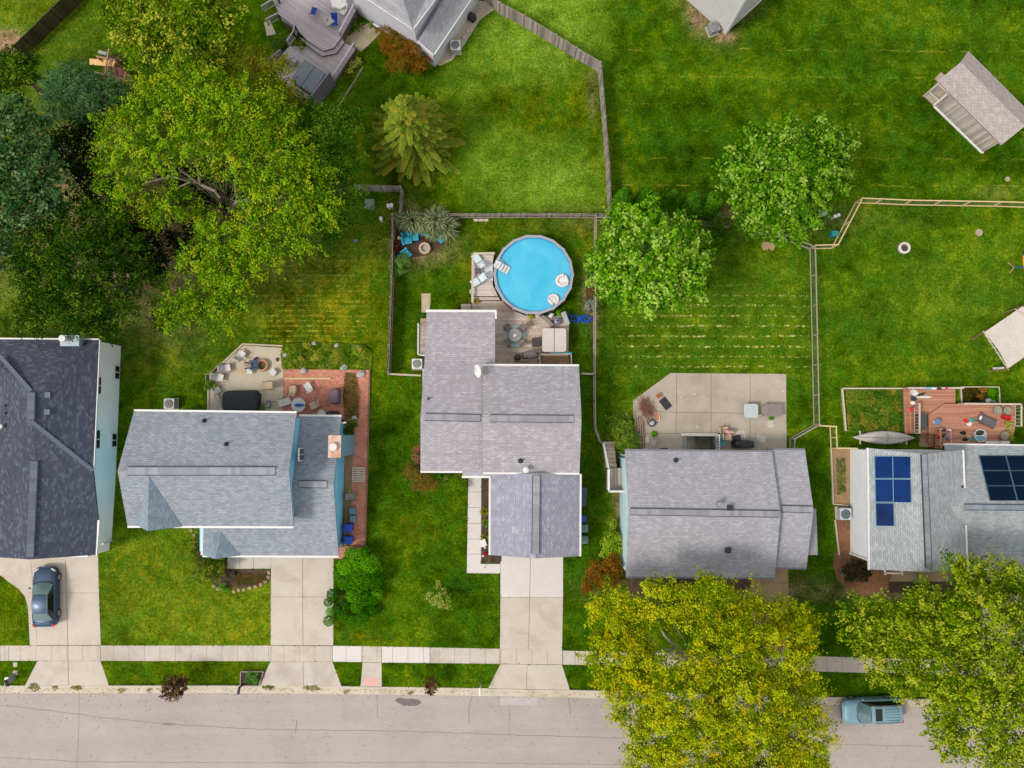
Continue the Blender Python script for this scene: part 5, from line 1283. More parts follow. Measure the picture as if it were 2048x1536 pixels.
tree('plum_sapling', 'small purple-brown leaved tree on the kerb by the left front lawn', 'small tree', [(350, 1362, 12, 2.0), (340, 1374, 15, 2.0), (358, 1376, 14, 1.9), (368, 1362, 10, 2.0), (334, 1388, 11, 1.8), (352, 1390, 9, 1.8), (364, 1386, 8, 1.8)], L_PUR, base=(347, 1368), L=.13, Wd=.08, dens=1.8, clump=.2, trunk_r=.03, group='purple-leaved kerb trees')
tree('plum_sapling', 'smallest purple-leaved tree, on the kerb beyond the pink paint mark', 'small tree', [(863, 1362, 9, 1.6), (857, 1372, 9, 1.6), (870, 1371, 9, 1.6), (862, 1382, 9, 1.5)], L_PUR, base=(862, 1368), L=.12, Wd=.07, dens=2.0, clump=.18, trunk_r=.025, group='purple-leaved kerb trees')
# reeds and ornamental grasses by the fire pit
def grassclump(label, px, py, rpx, h, leafm, n=260, name='ornamental_grass', cat='ornamental grass', w=.035, group=None, droop=.75):
    b = P(px, py); t_ = thing(name, label, cat, (b.x, b.y, 0), 0, group); r = rpx * MP(.6)
    V, Q, lv = [], [], []
    for i in range(n):
        a = random.uniform(0, 2 * math.pi); bend = random.uniform(-.7, .7); rr = r * random.uniform(.25, 1.15); hh = h * random.uniform(.45, 1.1); s0 = random.uniform(0, r * .16)
        c1, s1 = math.cos(a), math.sin(a); lvv = (random.random(), random.random(), random.random())
        prev = None
        for k in range(5):
            u = k / 4; rad = s0 + (rr - s0) * u ** 1.15; z = hh * (math.sin(min(1, u * 1.25) * math.pi / 2) - droop * max(0, u - .45) ** 1.5 * 1.6); ww = w * (1.25 - u) * (1 + (2.2 if k == 3 and w < .03 else 0)); c1, s1 = math.cos(a + bend * u), math.sin(a + bend * u)
            V += [(rad * c1 - ww * s1, rad * s1 + ww * c1, max(z, .03)), (rad * c1 + ww * s1, rad * s1 - ww * c1, max(z, .03))]; lv += [lvv, lvv]
            m_ = len(V)
            if k: Q.append((m_ - 4, m_ - 3, m_ - 1, m_ - 2))
    me = npmesh('blades', np.array(V), np.array(Q)); set_attr(me, 'lv', np.array(lv)); me.materials.append(leafm)
    o = bpy.data.objects.new('blades', me); COL.objects.link(o); o.parent = t_
    return t_
for x, y, r_, h_, n_, w_ in ((806, 446, 20, 1.5, 260, 'in the corner of the pool yard'), (828, 448, 26, 1.7, 380, 'second from the corner of the pool yard'), (852, 452, 24, 1.6, 320, 'hanging over the half hidden turquoise armchair'), (876, 446, 32, 1.8, 460, 'largest, against the north fence'), (893, 460, 30, 1.6, 420, 'farthest east, above the grass edge'), (868, 468, 18, 1.3, 220, 'lowest, just above the stone fire bowl')):
    grassclump('grey-green plumed ornamental grass ' + w_, x, y, r_, h_, L_REED, n_, w=.018, group='ornamental grasses in the corner bed')
for i, (x, y, c) in enumerate(((970, 1022, 0), (971, 1045, 1), (971, 1074, 0))):
    grassclump(('upper', 'middle', 'lower')[i] + ' daylily clump in the dark bed beside the front walk', x, y, 11, .4, L_BUSH if c else leafmat('daylily', (110, 128, 20), (160, 160, 40), None), 60, 'daylily', 'plant', .02, 'daylilies in the front walk bed')
grassclump('silvery spiky plant by the east fence of the pool yard', 1181, 612, 14, .5, leafmat('silver_blades', (150, 158, 140), (190, 196, 180), None), 70, 'yucca', 'plant', .02)
bush('orange-leaved small shrub by the east fence above the silvery plant', [(1183, 584, 7, .4), (1188, 578, 6, .4)], L_RUST, 'shrub', 'shrub', clump=.16)
bush('leafy green bush below the turquoise chair beside the west fence of the pool yard', [(800, 530, 18, .8), (808, 520, 12, .8), (795, 545, 10, .6)], leafmat('mint_leaves', (86, 132, 46), (136, 174, 84), None), 'bush', 'bush', L=.13, Wd=.07, dens=1.3)
PI = math.pi
def ang(deg): return R(deg)
M_CHW = mat('chair_sling_white', (222, 216, 210), .7, .05); M_CHT = mat('chair_sling_tan', (212, 184, 152), .7, .06)
M_CHG = mat('chair_sling_grey', (140, 128, 120), .7, .08); M_TUBE = mat('bronze_tube', (96, 84, 74), .4, .1, metal=.4); M_TUBEW = mat('white_tube', (220, 218, 214), .4, .04)
M_BLUEC = mat('blue_cushion', (16, 70, 172), .8, .08); M_NAVY = mat('navy_plastic', (24, 62, 104), .5, .08)
M_TURQ = mat('turquoise_paint', (26, 176, 206), .5, .06); M_COVER = mat('charcoal_cover', (44, 46, 52), .75, .2, 2.5)
M_COVERP = mat('mauve_cover', (128, 104, 118), .75, .12, 3); M_COVERG = mat('taupe_cover', (112, 102, 98), .8, .08, 3)
M_WOODL = mat('pale_timber', (206, 190, 166), .8, .1, 6); M_WOODN = mat('new_timber', (226, 196, 142), .75, .08, 6); M_WOODG = mat('grey_timber', (164, 152, 136), .85, .15, 5)
M_GREEN = mat('green_wire', (110, 128, 96), .6, .1); M_TERRA = mat('terracotta', (206, 128, 92), .85, .12, 8); M_STONE = concrete('fieldstone', (150, 150, 146), (214, 212, 206), 2.2, stain=(120, 118, 108))
M_RED = mat('red_plastic', (214, 36, 42), .45, .08); M_TEAL = mat('teal_plastic', (40, 160, 170), .5, .1); M_GB = mat('grey_blue_plastic', (96, 134, 152), .5, .1)
M_BINB = mat('blue_bin', (14, 72, 190), .45, .08); M_TAN = mat('tan_vinyl', (212, 200, 190), .6, .04, 1.5); M_HTG = mat('grey_blue_vinyl', (124, 134, 142), .45, .08, 1)
M_BRWN = mat('brown_cedar', (96, 56, 40), .8, .2, 4); M_CLOTHW = mat('white_cloth', (232, 228, 224), .9, .04)
def part(nm, fn, m, t, smooth=False):
    mb = MB(); fn(mb); return obj(nm, mb, m, t, smooth=smooth)
def chair(px, py, deg, label, cloth=M_CHW, frame=M_TUBE, z=0.03, cat='chair', group=None, name='patio_chair', w=.56, reclined=.25, seat_h=.40, arms=True):
    t = thing(name, label, cat, P(px, py, z), R(deg), group)          # front of the chair points to local -y
    part('seat', lambda b: b.sheet(lambda u, v: ((u - .5) * w, (v - .5) * w, seat_h - .05 * math.sin(PI * v) + .03 * (1 - v)), 3, 4) and b.sheet(lambda u, v: ((.5 - u) * w, (v - .5) * w, seat_h - .02 - .05 * math.sin(PI * v) + .03 * (1 - v)), 3, 4), cloth, t)
    part('backrest', lambda b: b.box(0, w / 2 + reclined * .5, seat_h + .02, w, .03, .55) if reclined < .05 else b.faces([(-w / 2, w / 2, seat_h), (w / 2, w / 2, seat_h), (w / 2, w / 2 + reclined, seat_h + .52), (-w / 2, w / 2 + reclined, seat_h + .52), (-w / 2, w / 2 + .03, seat_h - .01), (w / 2, w / 2 + .03, seat_h - .01), (w / 2, w / 2 + reclined + .03, seat_h + .51), (-w / 2, w / 2 + reclined + .03, seat_h + .51)], [(0, 1, 2, 3), (5, 4, 7, 6), (0, 4, 5, 1), (3, 2, 6, 7), (0, 3, 7, 4), (1, 5, 6, 2)]), cloth, t)
    for s in (-1, 1):
        x = s * (w / 2 + .03)
        def fr(b):
            b.tube([(x, -w / 2 - .04, 0), (x, -w / 2 + .02, seat_h), (x, -w / 2 + .03, seat_h + .22), (x, w / 2 + reclined * .4, seat_h + .24), (x, w / 2 + reclined, seat_h + .52)] if arms else [(x, -w / 2 - .02, 0), (x, -w / 2, seat_h), (x, w / 2, seat_h), (x, w / 2 + reclined, seat_h + .52)], .018, 5)
            b.tube([(x, w / 2 + .12, 0), (x, w / 2 - .05, seat_h)], .018, 5)
        part('frame', fr, frame, t)
    return t
def adirondack(px, py, deg, label, m=M_TURQ, z=0.02, group=None):
    t = thing('adirondack_chair', label, 'chair', P(px, py, z), R(deg), group)
    for i in range(5): part('seat_slat', lambda b: b.box(0, -.25 + i * .115, .36 - i * .03, .52, .10, .025), m, t)
    for i in range(5):
        x = (i - 2) * .105
        part('back_slat', lambda b: b.bar((x * .9, .28, .24), (x * 1.15, .58, .92 - abs(i - 2) * .04), .095, .022), m, t)
    for s in (-1, 1):
        part('armrest', lambda b: b.box(s * .33, -.02, .52, .13, .66, .025), m, t)
        part('leg', lambda b: (b.box(s * .28, -.30, 0, .03, .09, .52), b.bar((s * .25, -.32, .33), (s * .25, .5, .05), .025, .10)), m, t)
    return t
def lounger(px, py, deg, label, cloth, frame, z, w=.62, L=1.55, back=.45, group=None):
    t = thing('sun_lounger', label, 'sun lounger', P(px, py, z), R(deg), group)
    part('seat', lambda b: b.box(0, -.25, .30, w, L * .6, .06), cloth, t)
    part('backrest', lambda b: b.faces([(-w / 2, L * .14, .30), (w / 2, L * .14, .30), (w / 2, L * .14 + .55, .30 + back), (-w / 2, L * .14 + .55, .30 + back), (-w / 2, L * .14, .36), (w / 2, L * .14, .36), (w / 2, L * .14 + .52, .36 + back), (-w / 2, L * .14 + .52, .36 + back)], [(1, 0, 3, 2), (4, 5, 6, 7), (0, 1, 5, 4), (1, 2, 6, 5), (2, 3, 7, 6), (3, 0, 4, 7)]), cloth, t)
    part('pillow', lambda b: b.ell(0, L * .14 + .36, .36 + back * .75, w * .3, .12, .06, 10, 5), M_CLOTHW, t)
    for s in (-1, 1):
        part('frame', lambda b: (b.tube([(s * (w / 2 + .03), -.25 - L * .3, .3), (s * (w / 2 + .03), L * .14, .3), (s * (w / 2 + .03), L * .14 + .55, .33 + back)], .022, 5)), frame, t)
        for yy in (-.25 - L * .25, L * .2): part('leg', lambda b: b.tube([(s * (w / 2), yy, 0), (s * w / 2, yy, .3)], .02, 5), frame, t)
    return t
def rtable(px, py, r, h, label, top, leg, z=.03, name='round_table'):
    t = thing(name, label, 'table', P(px, py, z))
    part('tabletop', lambda b: b.lathe(0, 0, [(r * .97, h - .03), (r, h - .02), (r, h - .005), (r * .97, h)], 28), top, t)
    part('pedestal', lambda b: b.cyl(0, 0, 0, h - .03, .04, n=8), leg, t)
    part('base', lambda b: b.cyl(0, 0, 0, .03, r * .45, r * .4, 14), leg, t)
    return t
def ac(px, py, label, deg=0, s=.80, h=.8, m=M_CLOTHW, dark=mat('grille_grey', (128, 130, 130), .5), z=0.0):
    t = thing('air_conditioner', label, 'air conditioner', P(px, py, z), R(deg))
    part('base_pad', lambda b: b.box(0, 0, 0, s * 1.15, s * 1.15, .06), C_WALK, t)
    part('casing', lambda b: b.prism(rrect(s, s, .08), .06, h, .0), m, t)
    part('grille', lambda b: b.lathe(0, 0, [(s * .42, h), (s * .42, h + .015), (s * .36, h + .03), (s * .1, h + .05), (0, h + .05)], 22), dark, t)
    for k in range(3): part('fan_guard_ring', lambda b: b.lathe(0, 0, [(s * (.13 + k * .11), h + .04), (s * (.13 + k * .11) + .012, h + .06), (s * (.13 + k * .11) - .012, h + .06)], 22, cap=False), M_GREYM, t)
    for k in range(7): part('side_louvre', lambda b: b.prism(rrect(s + .02, s + .02, .08), .14 + k * .085, .155 + k * .085), M_GREYM, t)
    return t
def bin_(px, py, deg, label, m, z=0.0, w=.58, d=.68, h=1.02, group=None):
    t = thing('wheelie_bin', label, 'bin', P(px, py, z), R(deg), group)
    part('body', lambda b: b.prism(rrect(w * .86, d * .8, .05), .04, h, -.1), m, t)
    part('lid', lambda b: (b.prism(rrect(w * 1.02, d * .98, .09), h, h + .05), b.prism(rrect(w * .9, d * .84, .09), h + .05, h + .08, .15)), m, t)
    part('handle', lambda b: b.tube([(-w * .35, d * .5, h), (-w * .3, d * .56, h + .02), (w * .3, d * .56, h + .02), (w * .35, d * .5, h)], .018, 5), M_BLACK, t)
    for s in (-1, 1): part('wheel', lambda b: b.faces(*wheelmesh(s * w * .42, d * .36, .1, .1, .05)), M_BLACK, t)
    return t
def wheelmesh(x, y, z, r, wd, n=16):
    vs = []
    for k in (-wd / 2, wd / 2):
        for i in range(n): vs.append((x + k, y + r * math.cos(2 * PI * i / n), z + r * math.sin(2 * PI * i / n)))
    return vs, [(i, (i + 1) % n, n + (i + 1) % n, n + i) for i in range(n)] + [tuple(range(n)), tuple(range(2 * n - 1, n - 1, -1))]
def rock(px, py, r, label, z=0.0, m=M_STONE, flat=.6, group=None, name='boulder', cat='rock'):
    random.seed(int(px * 7 + py)); mb = MB(); q = P(px, py, z)
    mb.ell(q.x, q.y, z + r * flat * .5, r, r * random.uniform(.7, .9), r * flat, 9, 6, random.random() * 3, .16)
    return solo(name, mb, m, label, cat, group)
def pot(px, py, r, label, leafm, z=0.03, potm=M_TERRA, pr=None, h=.3, dens=1, name='potted_plant', cat='potted plant', L=.12, Wd=.06):
    t = thing(name, label, cat, P(px, py, z)); pr = pr or r * .55
    part('pot', lambda b: b.lathe(0, 0, [(pr * .7, 0), (pr, h), (pr * 1.08, h), (pr * .95, h - .03), (0, h - .04)], 16), potm, t)
    n = int(160 * dens); d = RNG.normal(size=(n, 3)); d /= np.linalg.norm(d, axis=1, keepdims=True); d[:, 2] = np.abs(d[:, 2]) * .8
    pos = np.array(t.location) + np.array([0, 0, h]) + d * r * RNG.uniform(.3, 1, (n, 1))
    leaves('foliage', pos, d + np.array([0, 0, .6]), L, Wd, RNG.random((n, 3)), leafm, t)
    return t
def tangle(px, py, rx, ry, label, m, rad=.015, turns=6, z=.04, name='garden_hose', cat='hose', seed=3):
    rr = random.Random(seed); mb = MB(); c = P(px, py, z); pts = []
    for i in range(turns * 10):
        a = i / 10 * 2 * PI * 1.07; k = .55 + .45 * math.sin(i * .37 + seed)
        pts.append((c.x + rx * k * math.cos(a) + rr.uniform(-.08, .08), c.y + ry * k * math.sin(a * .93) + rr.uniform(-.08, .08), z + rad + .01 * (i % 3)))
    mb.tube(pts, rad, 5); return solo(name, mb, m, label, cat)
def draped(px, py, w, d, h, deg, label, m, z=.03, name='covered_grill', cat='covered grill', bulge=.06, low=.0, top=None):
    """soft cover hanging over something boxy"""
    t = thing(name, label, cat, P(px, py, z), R(deg)); rr = random.Random(int(px + py)); n, k = 26, 6
    def ring(f, zz, wob): return [(x * f * (1 + wob * math.sin(i * 1.9 + zz * 5)), y * f * (1 + wob * math.cos(i * 1.3 + zz * 4)), zz + rr.uniform(-.012, .012)) for i, (x, y) in enumerate(rrect(w, d, min(w, d) * .25, 5))]
    rings = [ring(1.06, .02, .03), ring(1.02, h * .4, .025), ring(1.0, h * .85, .012), ring(.94, h * .98, .006), ring(.6, h * 1.03, .01), ring(.25, h * 1.0, .0)]
    nn = len(rings[0]); vs = [v for r_ in rings for v in r_]
    fs = [(a * nn + i, a * nn + (i + 1) % nn, (a + 1) * nn + (i + 1) % nn, (a + 1) * nn + i) for a in range(5) for i in range(nn)] + [tuple(5 * nn + i for i in range(nn))]
    part('cover', lambda b: b.faces(vs, fs), m, t, smooth=True)
    part('hem_cord', lambda b: b.tube([(x, y, .03) for x, y, _ in ring(1.07, .03, .03)] + [tuple(ring(1.07, .03, .03)[0])], .012, 4), M_BLACK, t)
    return t
M_FB = planks('weathered_fence_boards', (120, 104, 92), (172, 158, 146), .14, 0, .12)
def fbm(nm, c1, c2):
    m, t, b = nodes(nm); v = coords(t, 'Object')
    s = t.nodes.new('ShaderNodeSeparateXYZ'); t.links.new(v, s.inputs[0])
    q = mth(t, 'DIVIDE', mth(t, 'ADD', s.outputs[0], 0.0), .14)
    wn = t.nodes.new('ShaderNodeTexWhiteNoise'); wn.noise_dimensions = '1D'; t.links.new(mth(t, 'FLOOR', q), wn.inputs['W'])
    f = mth(t, 'ADD', mth(t, 'MULTIPLY', wn.outputs[0], .6), mth(t, 'MULTIPLY', noise(t, wpos(t), 5, 5, .7), .4))
    c = ramp(t, f, [(.2, A(*c1)), (.8, A(*c2))]); c = mixc(t, mth(t, 'LESS_THAN', mth(t, 'FRACT', q), .1), c, A(*c1, k=.45))
    t.links.new(c, b.inputs['Base Color']); b.inputs['Roughness'].default_value = .9; b.inputs['Specular IOR Level'].default_value = .1
    return m
M_FG = fbm('grey_fence_boards', (144, 132, 124), (200, 188, 180)); M_FD = fbm('dark_fence_boards', (66, 52, 40), (98, 80, 62)); M_FT = fbm('tan_fence_boards', (140, 124, 100), (184, 168, 140))
def seg_len(a, b): return (b - a).length
def fence(label, pts, h, style='board', boards=None, post=None, n_per=2.4, rails=2, name='board_fence', cat='fence', side=1, topcap=True):
    q = [P(x, y, 0) for x, y in pts]
    t = thing(name, label, cat, q[0]); post = post or M_WOODG; boards = boards or M_FG
    def sub(nm, mb, m): return obj(nm, mb, m, t, world=True)
    def postat(p):
        mb = MB(); mb.box(p.x, p.y, 0, .1, .1, h + .06, 0.3); mb.cyl(p.x, p.y, h + .06, h + .1, .07, .03, 6); sub('post', mb, post)
    for i, (a, b) in enumerate(zip(q, q[1:])):
        L = (b - a).length; n = max(1, round(L / n_per)); d = (b - a).normalized(); s = Vector((-d.y, d.x, 0)) * side
        for k in range(n):
            postat(a + (b - a) * k / n)
            u, v = a + (b - a) * (k / n) + d * .05, a + (b - a) * ((k + 1) / n) - d * .05
            if style == 'board':
                m_ = (u + v) / 2; mb = MB(); l2 = (v - u).length / 2; nb = max(3, int(l2 * 2 / .145))
                for j in range(nb):
                    x0, x1 = -l2 + 2 * l2 * j / nb + .004, -l2 + 2 * l2 * (j + 1) / nb - .004; hh = h + random.uniform(-.02, .02); th = random.uniform(-.006, .006)
                    mb.faces([(x0, .05 + th, .03), (x1, .05 + th, .03), (x1, .072 + th, .03), (x0, .072 + th, .03), (x0, .05 + th, hh), (x1, .05 + th, hh), (x1, .072 + th, hh), (x0, .072 + th, hh)], [(3, 2, 1, 0), (4, 5, 6, 7), (0, 1, 5, 4), (1, 2, 6, 5), (2, 3, 7, 6), (3, 0, 4, 7)])
                o = obj('board_panel', mb, boards, t); o.location = m_ - t.location; o.rotation_euler = (0, 0, math.atan2(d.y * 1, d.x) + (0 if side > 0 else PI))
            for r_ in range(rails):
                z = (.25 + (h - .4) * r_ / max(1, rails - 1)) if style == 'board' else (.12 + (h - .14) * r_ / max(1, rails - 1))
                mb = MB(); off = -s * .03 if style == 'board' else Vector((0, 0, 0))
                mb.bar((u.x + off.x, u.y + off.y, z), (v.x + off.x, v.y + off.y, z), .045 if style == 'board' else .09, .09 if style == 'board' else .04); sub('rail', mb, post)
            if style == 'wire':
                mb = MB(); nw = int((v - u).length / .16); hz = [.2 + (h - .3) * j / 5 for j in range(6)]
                for j in range(nw + 1):
                    p = u.lerp(v, j / nw); mb.bar((p.x, p.y, .1), (p.x, p.y, h - .03), .006)
                for z in hz: mb.bar((u.x, u.y, z), (v.x, v.y, z), .006)
                sub('wire_mesh', mb, M_GREEN)
    postat(q[-1])
    return t
fence('tall dark-stained board fence crossing the top left corner', [(192, -22), (160, 6), (110, 55), (52, 112)], 1.8, boards=M_FD, post=mat('dark_post', (110, 90, 66), .85, .1), rails=3, side=1)
fence('weathered grey board fence running around the north yard down to the pool yard corner', [(960, -10), (1000, 27), (1048, 52), (1110, 90), (1150, 115), (1197, 143), (1206, 250), (1213, 340), (1217, 430)], 1.75, boards=M_FG, rails=3, side=-1)
fence('grey board fence along the north side of the pool yard', [(1217, 436.5), (1100, 435.5), (950, 436), (787, 436)], 1.15, boards=M_FG, side=-1, post=M_WOODG)
fence('beige board fence on the west side of the pool yard', [(790, 438), (789, 520), (785, 640), (781, 747)], 1.5, boards=M_FT, post=M_WOODG, rails=2, side=-1, n_per=1.9)
fence('low timber rail fence from the west fence to the pool house wall', [(781, 749), (843, 752)], 1.0, style='rail', rails=2, post=M_WOODL, name='rail_fence')
fence('timber and wire fence on the east side of the pool yard', [(1189, 438), (1188, 560), (1187, 750), (1188, 855), (1198, 884)], 1.15, style='wire', rails=2, post=M_WOODG, name='wire_fence')
fence('short timber rail between the pool house corner and the east wire fence', [(1162, 748), (1187, 749)], 1.0, style='rail', rails=2, post=M_WOODL, name='rail_fence')
fence('thin wire fence behind the two maples along the arborvitae row', [(1190, 441), (1310, 445), (1480, 456), (1565, 478), (1617, 498)], 1.1, style='rail', rails=2, post=M_WOODG, name='wire_fence')
fence('new pale timber fence with green mesh along the east lawn', [(1619, 498), (1662, 497), (1710, 406), (1749, 407.5), (1806, 410), (1865, 411), (1923, 412), (1984, 413), (2046, 415), (2120, 418)], 1.4, style='wire', rails=2, post=M_WOODN, name='wire_fence', n_per=2.35)
fence('weathered timber and mesh fence between the striped lawn and the east lawn', [(1619, 500), (1620.5, 554), (1621.7, 613), (1623, 672), (1624.4, 730.5), (1625.5, 790), (1627, 848)], 1.22, style='wire', rails=2, post=M_WOODG, name='wire_fence', n_per=2.3)
fence('short slanting mesh fence joining the patio corner', [(1627, 850), (1580, 877), (1578, 902)], 1.15, style='wire', rails=2, post=M_WOODG, name='wire_fence')
fence('small new timber gate frame beside the solar panel house', [(1628, 851), (1659, 853), (1661, 896), (1700, 896)], 1.3, style='wire', rails=2, post=M_WOODN, name='timber_gate', cat='gate', n_per=1.1)
fence('grey board fence half hidden under the spruce', [(805, 383), (760, 382), (712, 380)], 1.5, boards=M_FG, side=1)
fence('narrow grey fence run between the spruce and the corner reeds', [(806, 384), (803, 432)], 1.3, boards=M_FG, side=1)
DK1 = planks('bleached_deck_boards', (196, 180, 168), (226, 212, 202), .15, 0, .09, gapc=.55, stain=(186, 164, 144))
DK2 = planks('worn_deck_boards', (184, 162, 142), (222, 206, 192), .15, 0, .09, gapc=.45, stain=(166, 134, 104))
DK3 = planks('red_cedar_boards', (168, 104, 76), (204, 148, 118), .14, 0, .1, gapc=.45, stain=(184, 134, 108))
DK4 = planks('lilac_grey_boards', (176, 164, 168), (206, 196, 200), .15, R(-35), .09, gapc=.55, stain=(196, 178, 164))
DK5 = planks('steep_boards', (140, 126, 116), (190, 178, 168), .15, R(90), .1, gapc=.4)
def deck(root, pts, z1, m, z0=0.0, name='deck_boards', th=.05):
    q = [P(x, y, z1) for x, y in pts]; NOGRASS.append([(p.x, p.y) for p in q])
    mb = MB(); mb.prism([(p.x, p.y) for p in q], z1 - th, z1); o = obj(name, mb, m, root, world=True)
    mb = MB(); n = len(q); c = sum(q, Vector()) / n
    mb.prism([(c.x + (p.x - c.x) * .985, c.y + (p.y - c.y) * .985) for p in q], z0, z1 - th - .005); obj('skirt', mb, mat('deck_skirt', (120, 104, 92), .9, .15), root, world=True)
    return o
def rail(root, pts, z, h=.9, m=M_WOODL, bal=.14, capw=.13, name='railing', balm=None, bw=.035):
    q = [P(x, y, z) if len(p_) == 2 else P(x, y, p_[2]) for p_ in pts for x, y in [p_[:2]]]
    for a, b in zip(q, q[1:]):
        mb = MB(); up = Vector((0, 0, h)); mb.bar(a + up, b + up, capw, .04); mb.bar(a + up * .12, b + up * .12, .05, .05)
        if bal:
            L = (b - a).length; n = max(1, int(L / bal))
            for k in range(n + 1):
                p = a.lerp(b, k / n); mb.bar(p + up * .1, p + up * .97, bw)
        for p in (a, b): mb.bar(p - Vector((0, 0, 0)), p + up * 1.02, .09)
        obj(name, mb, m, root, world=True)
pc = P(1067, 549, 1.15); PR = 81.5 * MP(1.15)
pool = thing('swimming_pool', 'round above-ground swimming pool with bright blue water', 'pool', (pc.x, pc.y, 0))
NOGRASS.append([(pc.x + PR * math.cos(a), pc.y + PR * math.sin(a)) for a in np.linspace(0, 6.28, 30)])
mb = MB(); ns = 18; pts = circ(PR * .985, ns)
mb.prism(pts, 0, .85); mb.lathe(0, 0, [(PR * .98, .8), (PR * .98, 1.12), (PR * .95, 1.12), (PR * .95, .8)], 18, cap=False); obj('pool_wall', mb, mat('grey_pool_wall', (170, 168, 176), .5, .06), pool)
mb = MB(); ro, ri = PR, PR * .935
for k in range(ns):
    a0, a1 = 2 * PI * k / ns, 2 * PI * (k + 1) / ns; c0, s0, c1, s1 = math.cos(a0), math.sin(a0), math.cos(a1), math.sin(a1)
    e = .004 * (k % 2)
    mb.faces([(ro * c0, ro * s0, 1.17 + e), (ro * c1, ro * s1, 1.17 + e), (ri * c1, ri * s1, 1.17 + e), (ri * c0, ri * s0, 1.17 + e), (ro * c0, ro * s0, 1.11), (ro * c1, ro * s1, 1.11), (ri * c1, ri * s1, 1.11), (ri * c0, ri * s0, 1.11)], [(0, 1, 2, 3), (1, 0, 4, 5), (3, 2, 6, 7), (7, 6, 5, 4)])
obj('rim', mb, mat('pool_rim', (172, 168, 178), .45, .05), pool)
def watermat():
    m, t, b = nodes('pool_water'); v = wpos(t)
    # liner seen through calm water, lighter over the worn middle
    col = ramp(t, noise(t, v, .5, 5, .6, .5), [(.3, A(64, 188, 226)), (.7, A(98, 204, 236))])
    t.links.new(mixc(t, 1.0, col, ramp(t, noise(t, v, 9, 3, .7), [(.3, .96), (.7, 1.04)]), 'MULTIPLY'), b.inputs['Base Color'])
    b.inputs['Roughness'].default_value = .12; b.inputs['Specular IOR Level'].default_value = .25
    bump(t, b, noise(t, v, 3.5, 3), .12, .02); return m
mb = MB(); mb.lathe(0, 0, [(ri * 1.01, .8), (ri * 1.01, 1.165), (ri * .985, 1.165), (ri * .985, .8)], 48, cap=False)
obj('liner', mb, mat('liner', (20, 140, 200), .4, .05), pool)
mb = MB(); mb.cyl(0, 0, .9, .98, ri * .988, n=48); obj('water', mb, watermat(), pool)
for k in range(ns):
    mb = MB(); a = 2 * PI * (k + .5) / ns; a -= PI / ns; mb.box(PR * .995 * math.cos(a), PR * .995 * math.sin(a), 0, .08, .16, 1.15, a); obj('upright', mb, mat('grey_pool_post', (150, 146, 154), .5), pool)
def floatring(px, py, deg, label, s):
    t = thing('pool_float', label, 'pool float', P(px, py, .99), R(deg), 'white inflatable loungers on the pool')
    body = [(.42 * math.cos(a), .36 * math.sin(a), .08) for a in np.linspace(-PI * .62, PI * .62, 12)]
    part('ring', lambda b: b.tube([(x * s, y * s, z) for x, y, z in body] + [(-.22 * s, .34 * s, .08)], .12 * s, 8), mat('float_white', (238, 226, 222), .4, .03), t, smooth=True)
    part('backrest', lambda b: b.ell(-.26 * s, 0, .1, .13 * s, .36 * s, .11, 10, 6), _mats['float_white'], t, smooth=True)
    part('seat', lambda b: b.ell(.0, 0, .08, .34 * s, .3 * s, .04, 12, 4), mat('float_mesh', (232, 226, 226), .6), t, smooth=True)
floatring(1126, 561, 200, 'white inflatable lounger floating near the east rim of the pool', 1.15)
floatring(1106, 600, 40, 'white inflatable lounger floating by the south-east rim of the pool', 1.0)
dk = thing('pool_deck', 'bleached timber deck wrapping the pool and joining the pool house', 'deck', P(1010, 650))
deck(dk, [(945, 508), (988, 508), (983, 540), (986, 572), (996, 592), (946, 592)], 1.05, DK1)
deck(dk, [(944, 593.5), (997, 594), (1000, 600), (944, 600)], .85, DK1, name='step')
deck(dk, [(944, 601), (1003, 602), (1028, 622), (1050, 631), (1134, 632), (1138, 650), (1136, 733), (985, 733), (985, 640), (944, 640)], .6, DK2)
deck(dk, [(922, 608), (943, 608), (943, 630), (922, 630)], .3, DK1, name='step')
rail(dk, [(989, 508), (946, 509), (945, 592), (945, 606)], 1.05, h=.35, m=M_WOODL, bal=0, capw=.16)
rail(dk, [(1080, 730), (1078, 710), (1141, 709), (1142, 731)], .6, h=.5, bal=.2, capw=.1)
rail(dk, [(1030, 722), (1078, 718)], .6, h=.4, bal=.2, capw=.08)
mb = MB(); q = [P(*p, .95) for p in ((1080, 712), (1139, 711), (1140, 733), (1080, 733))]; mb.prism([(p.x, p.y) for p in q], .6, .62); obj('stair_boards', mb, planks('stained_boards', (132, 98, 70), (176, 140, 108), .15, 0, .1), dk, world=True)
sd = thing('side_deck', 'narrow timber side deck with white rail on the west wall of the pool house', 'deck', P(846, 670))
deck(sd, [(841, 637), (858, 637), (858, 711), (839, 711)], .5, DK2); rail(sd, [(838, 650), (837.5, 711), (850, 712)], .5, h=.8, m=M_WHITE, bal=.2, capw=.06)
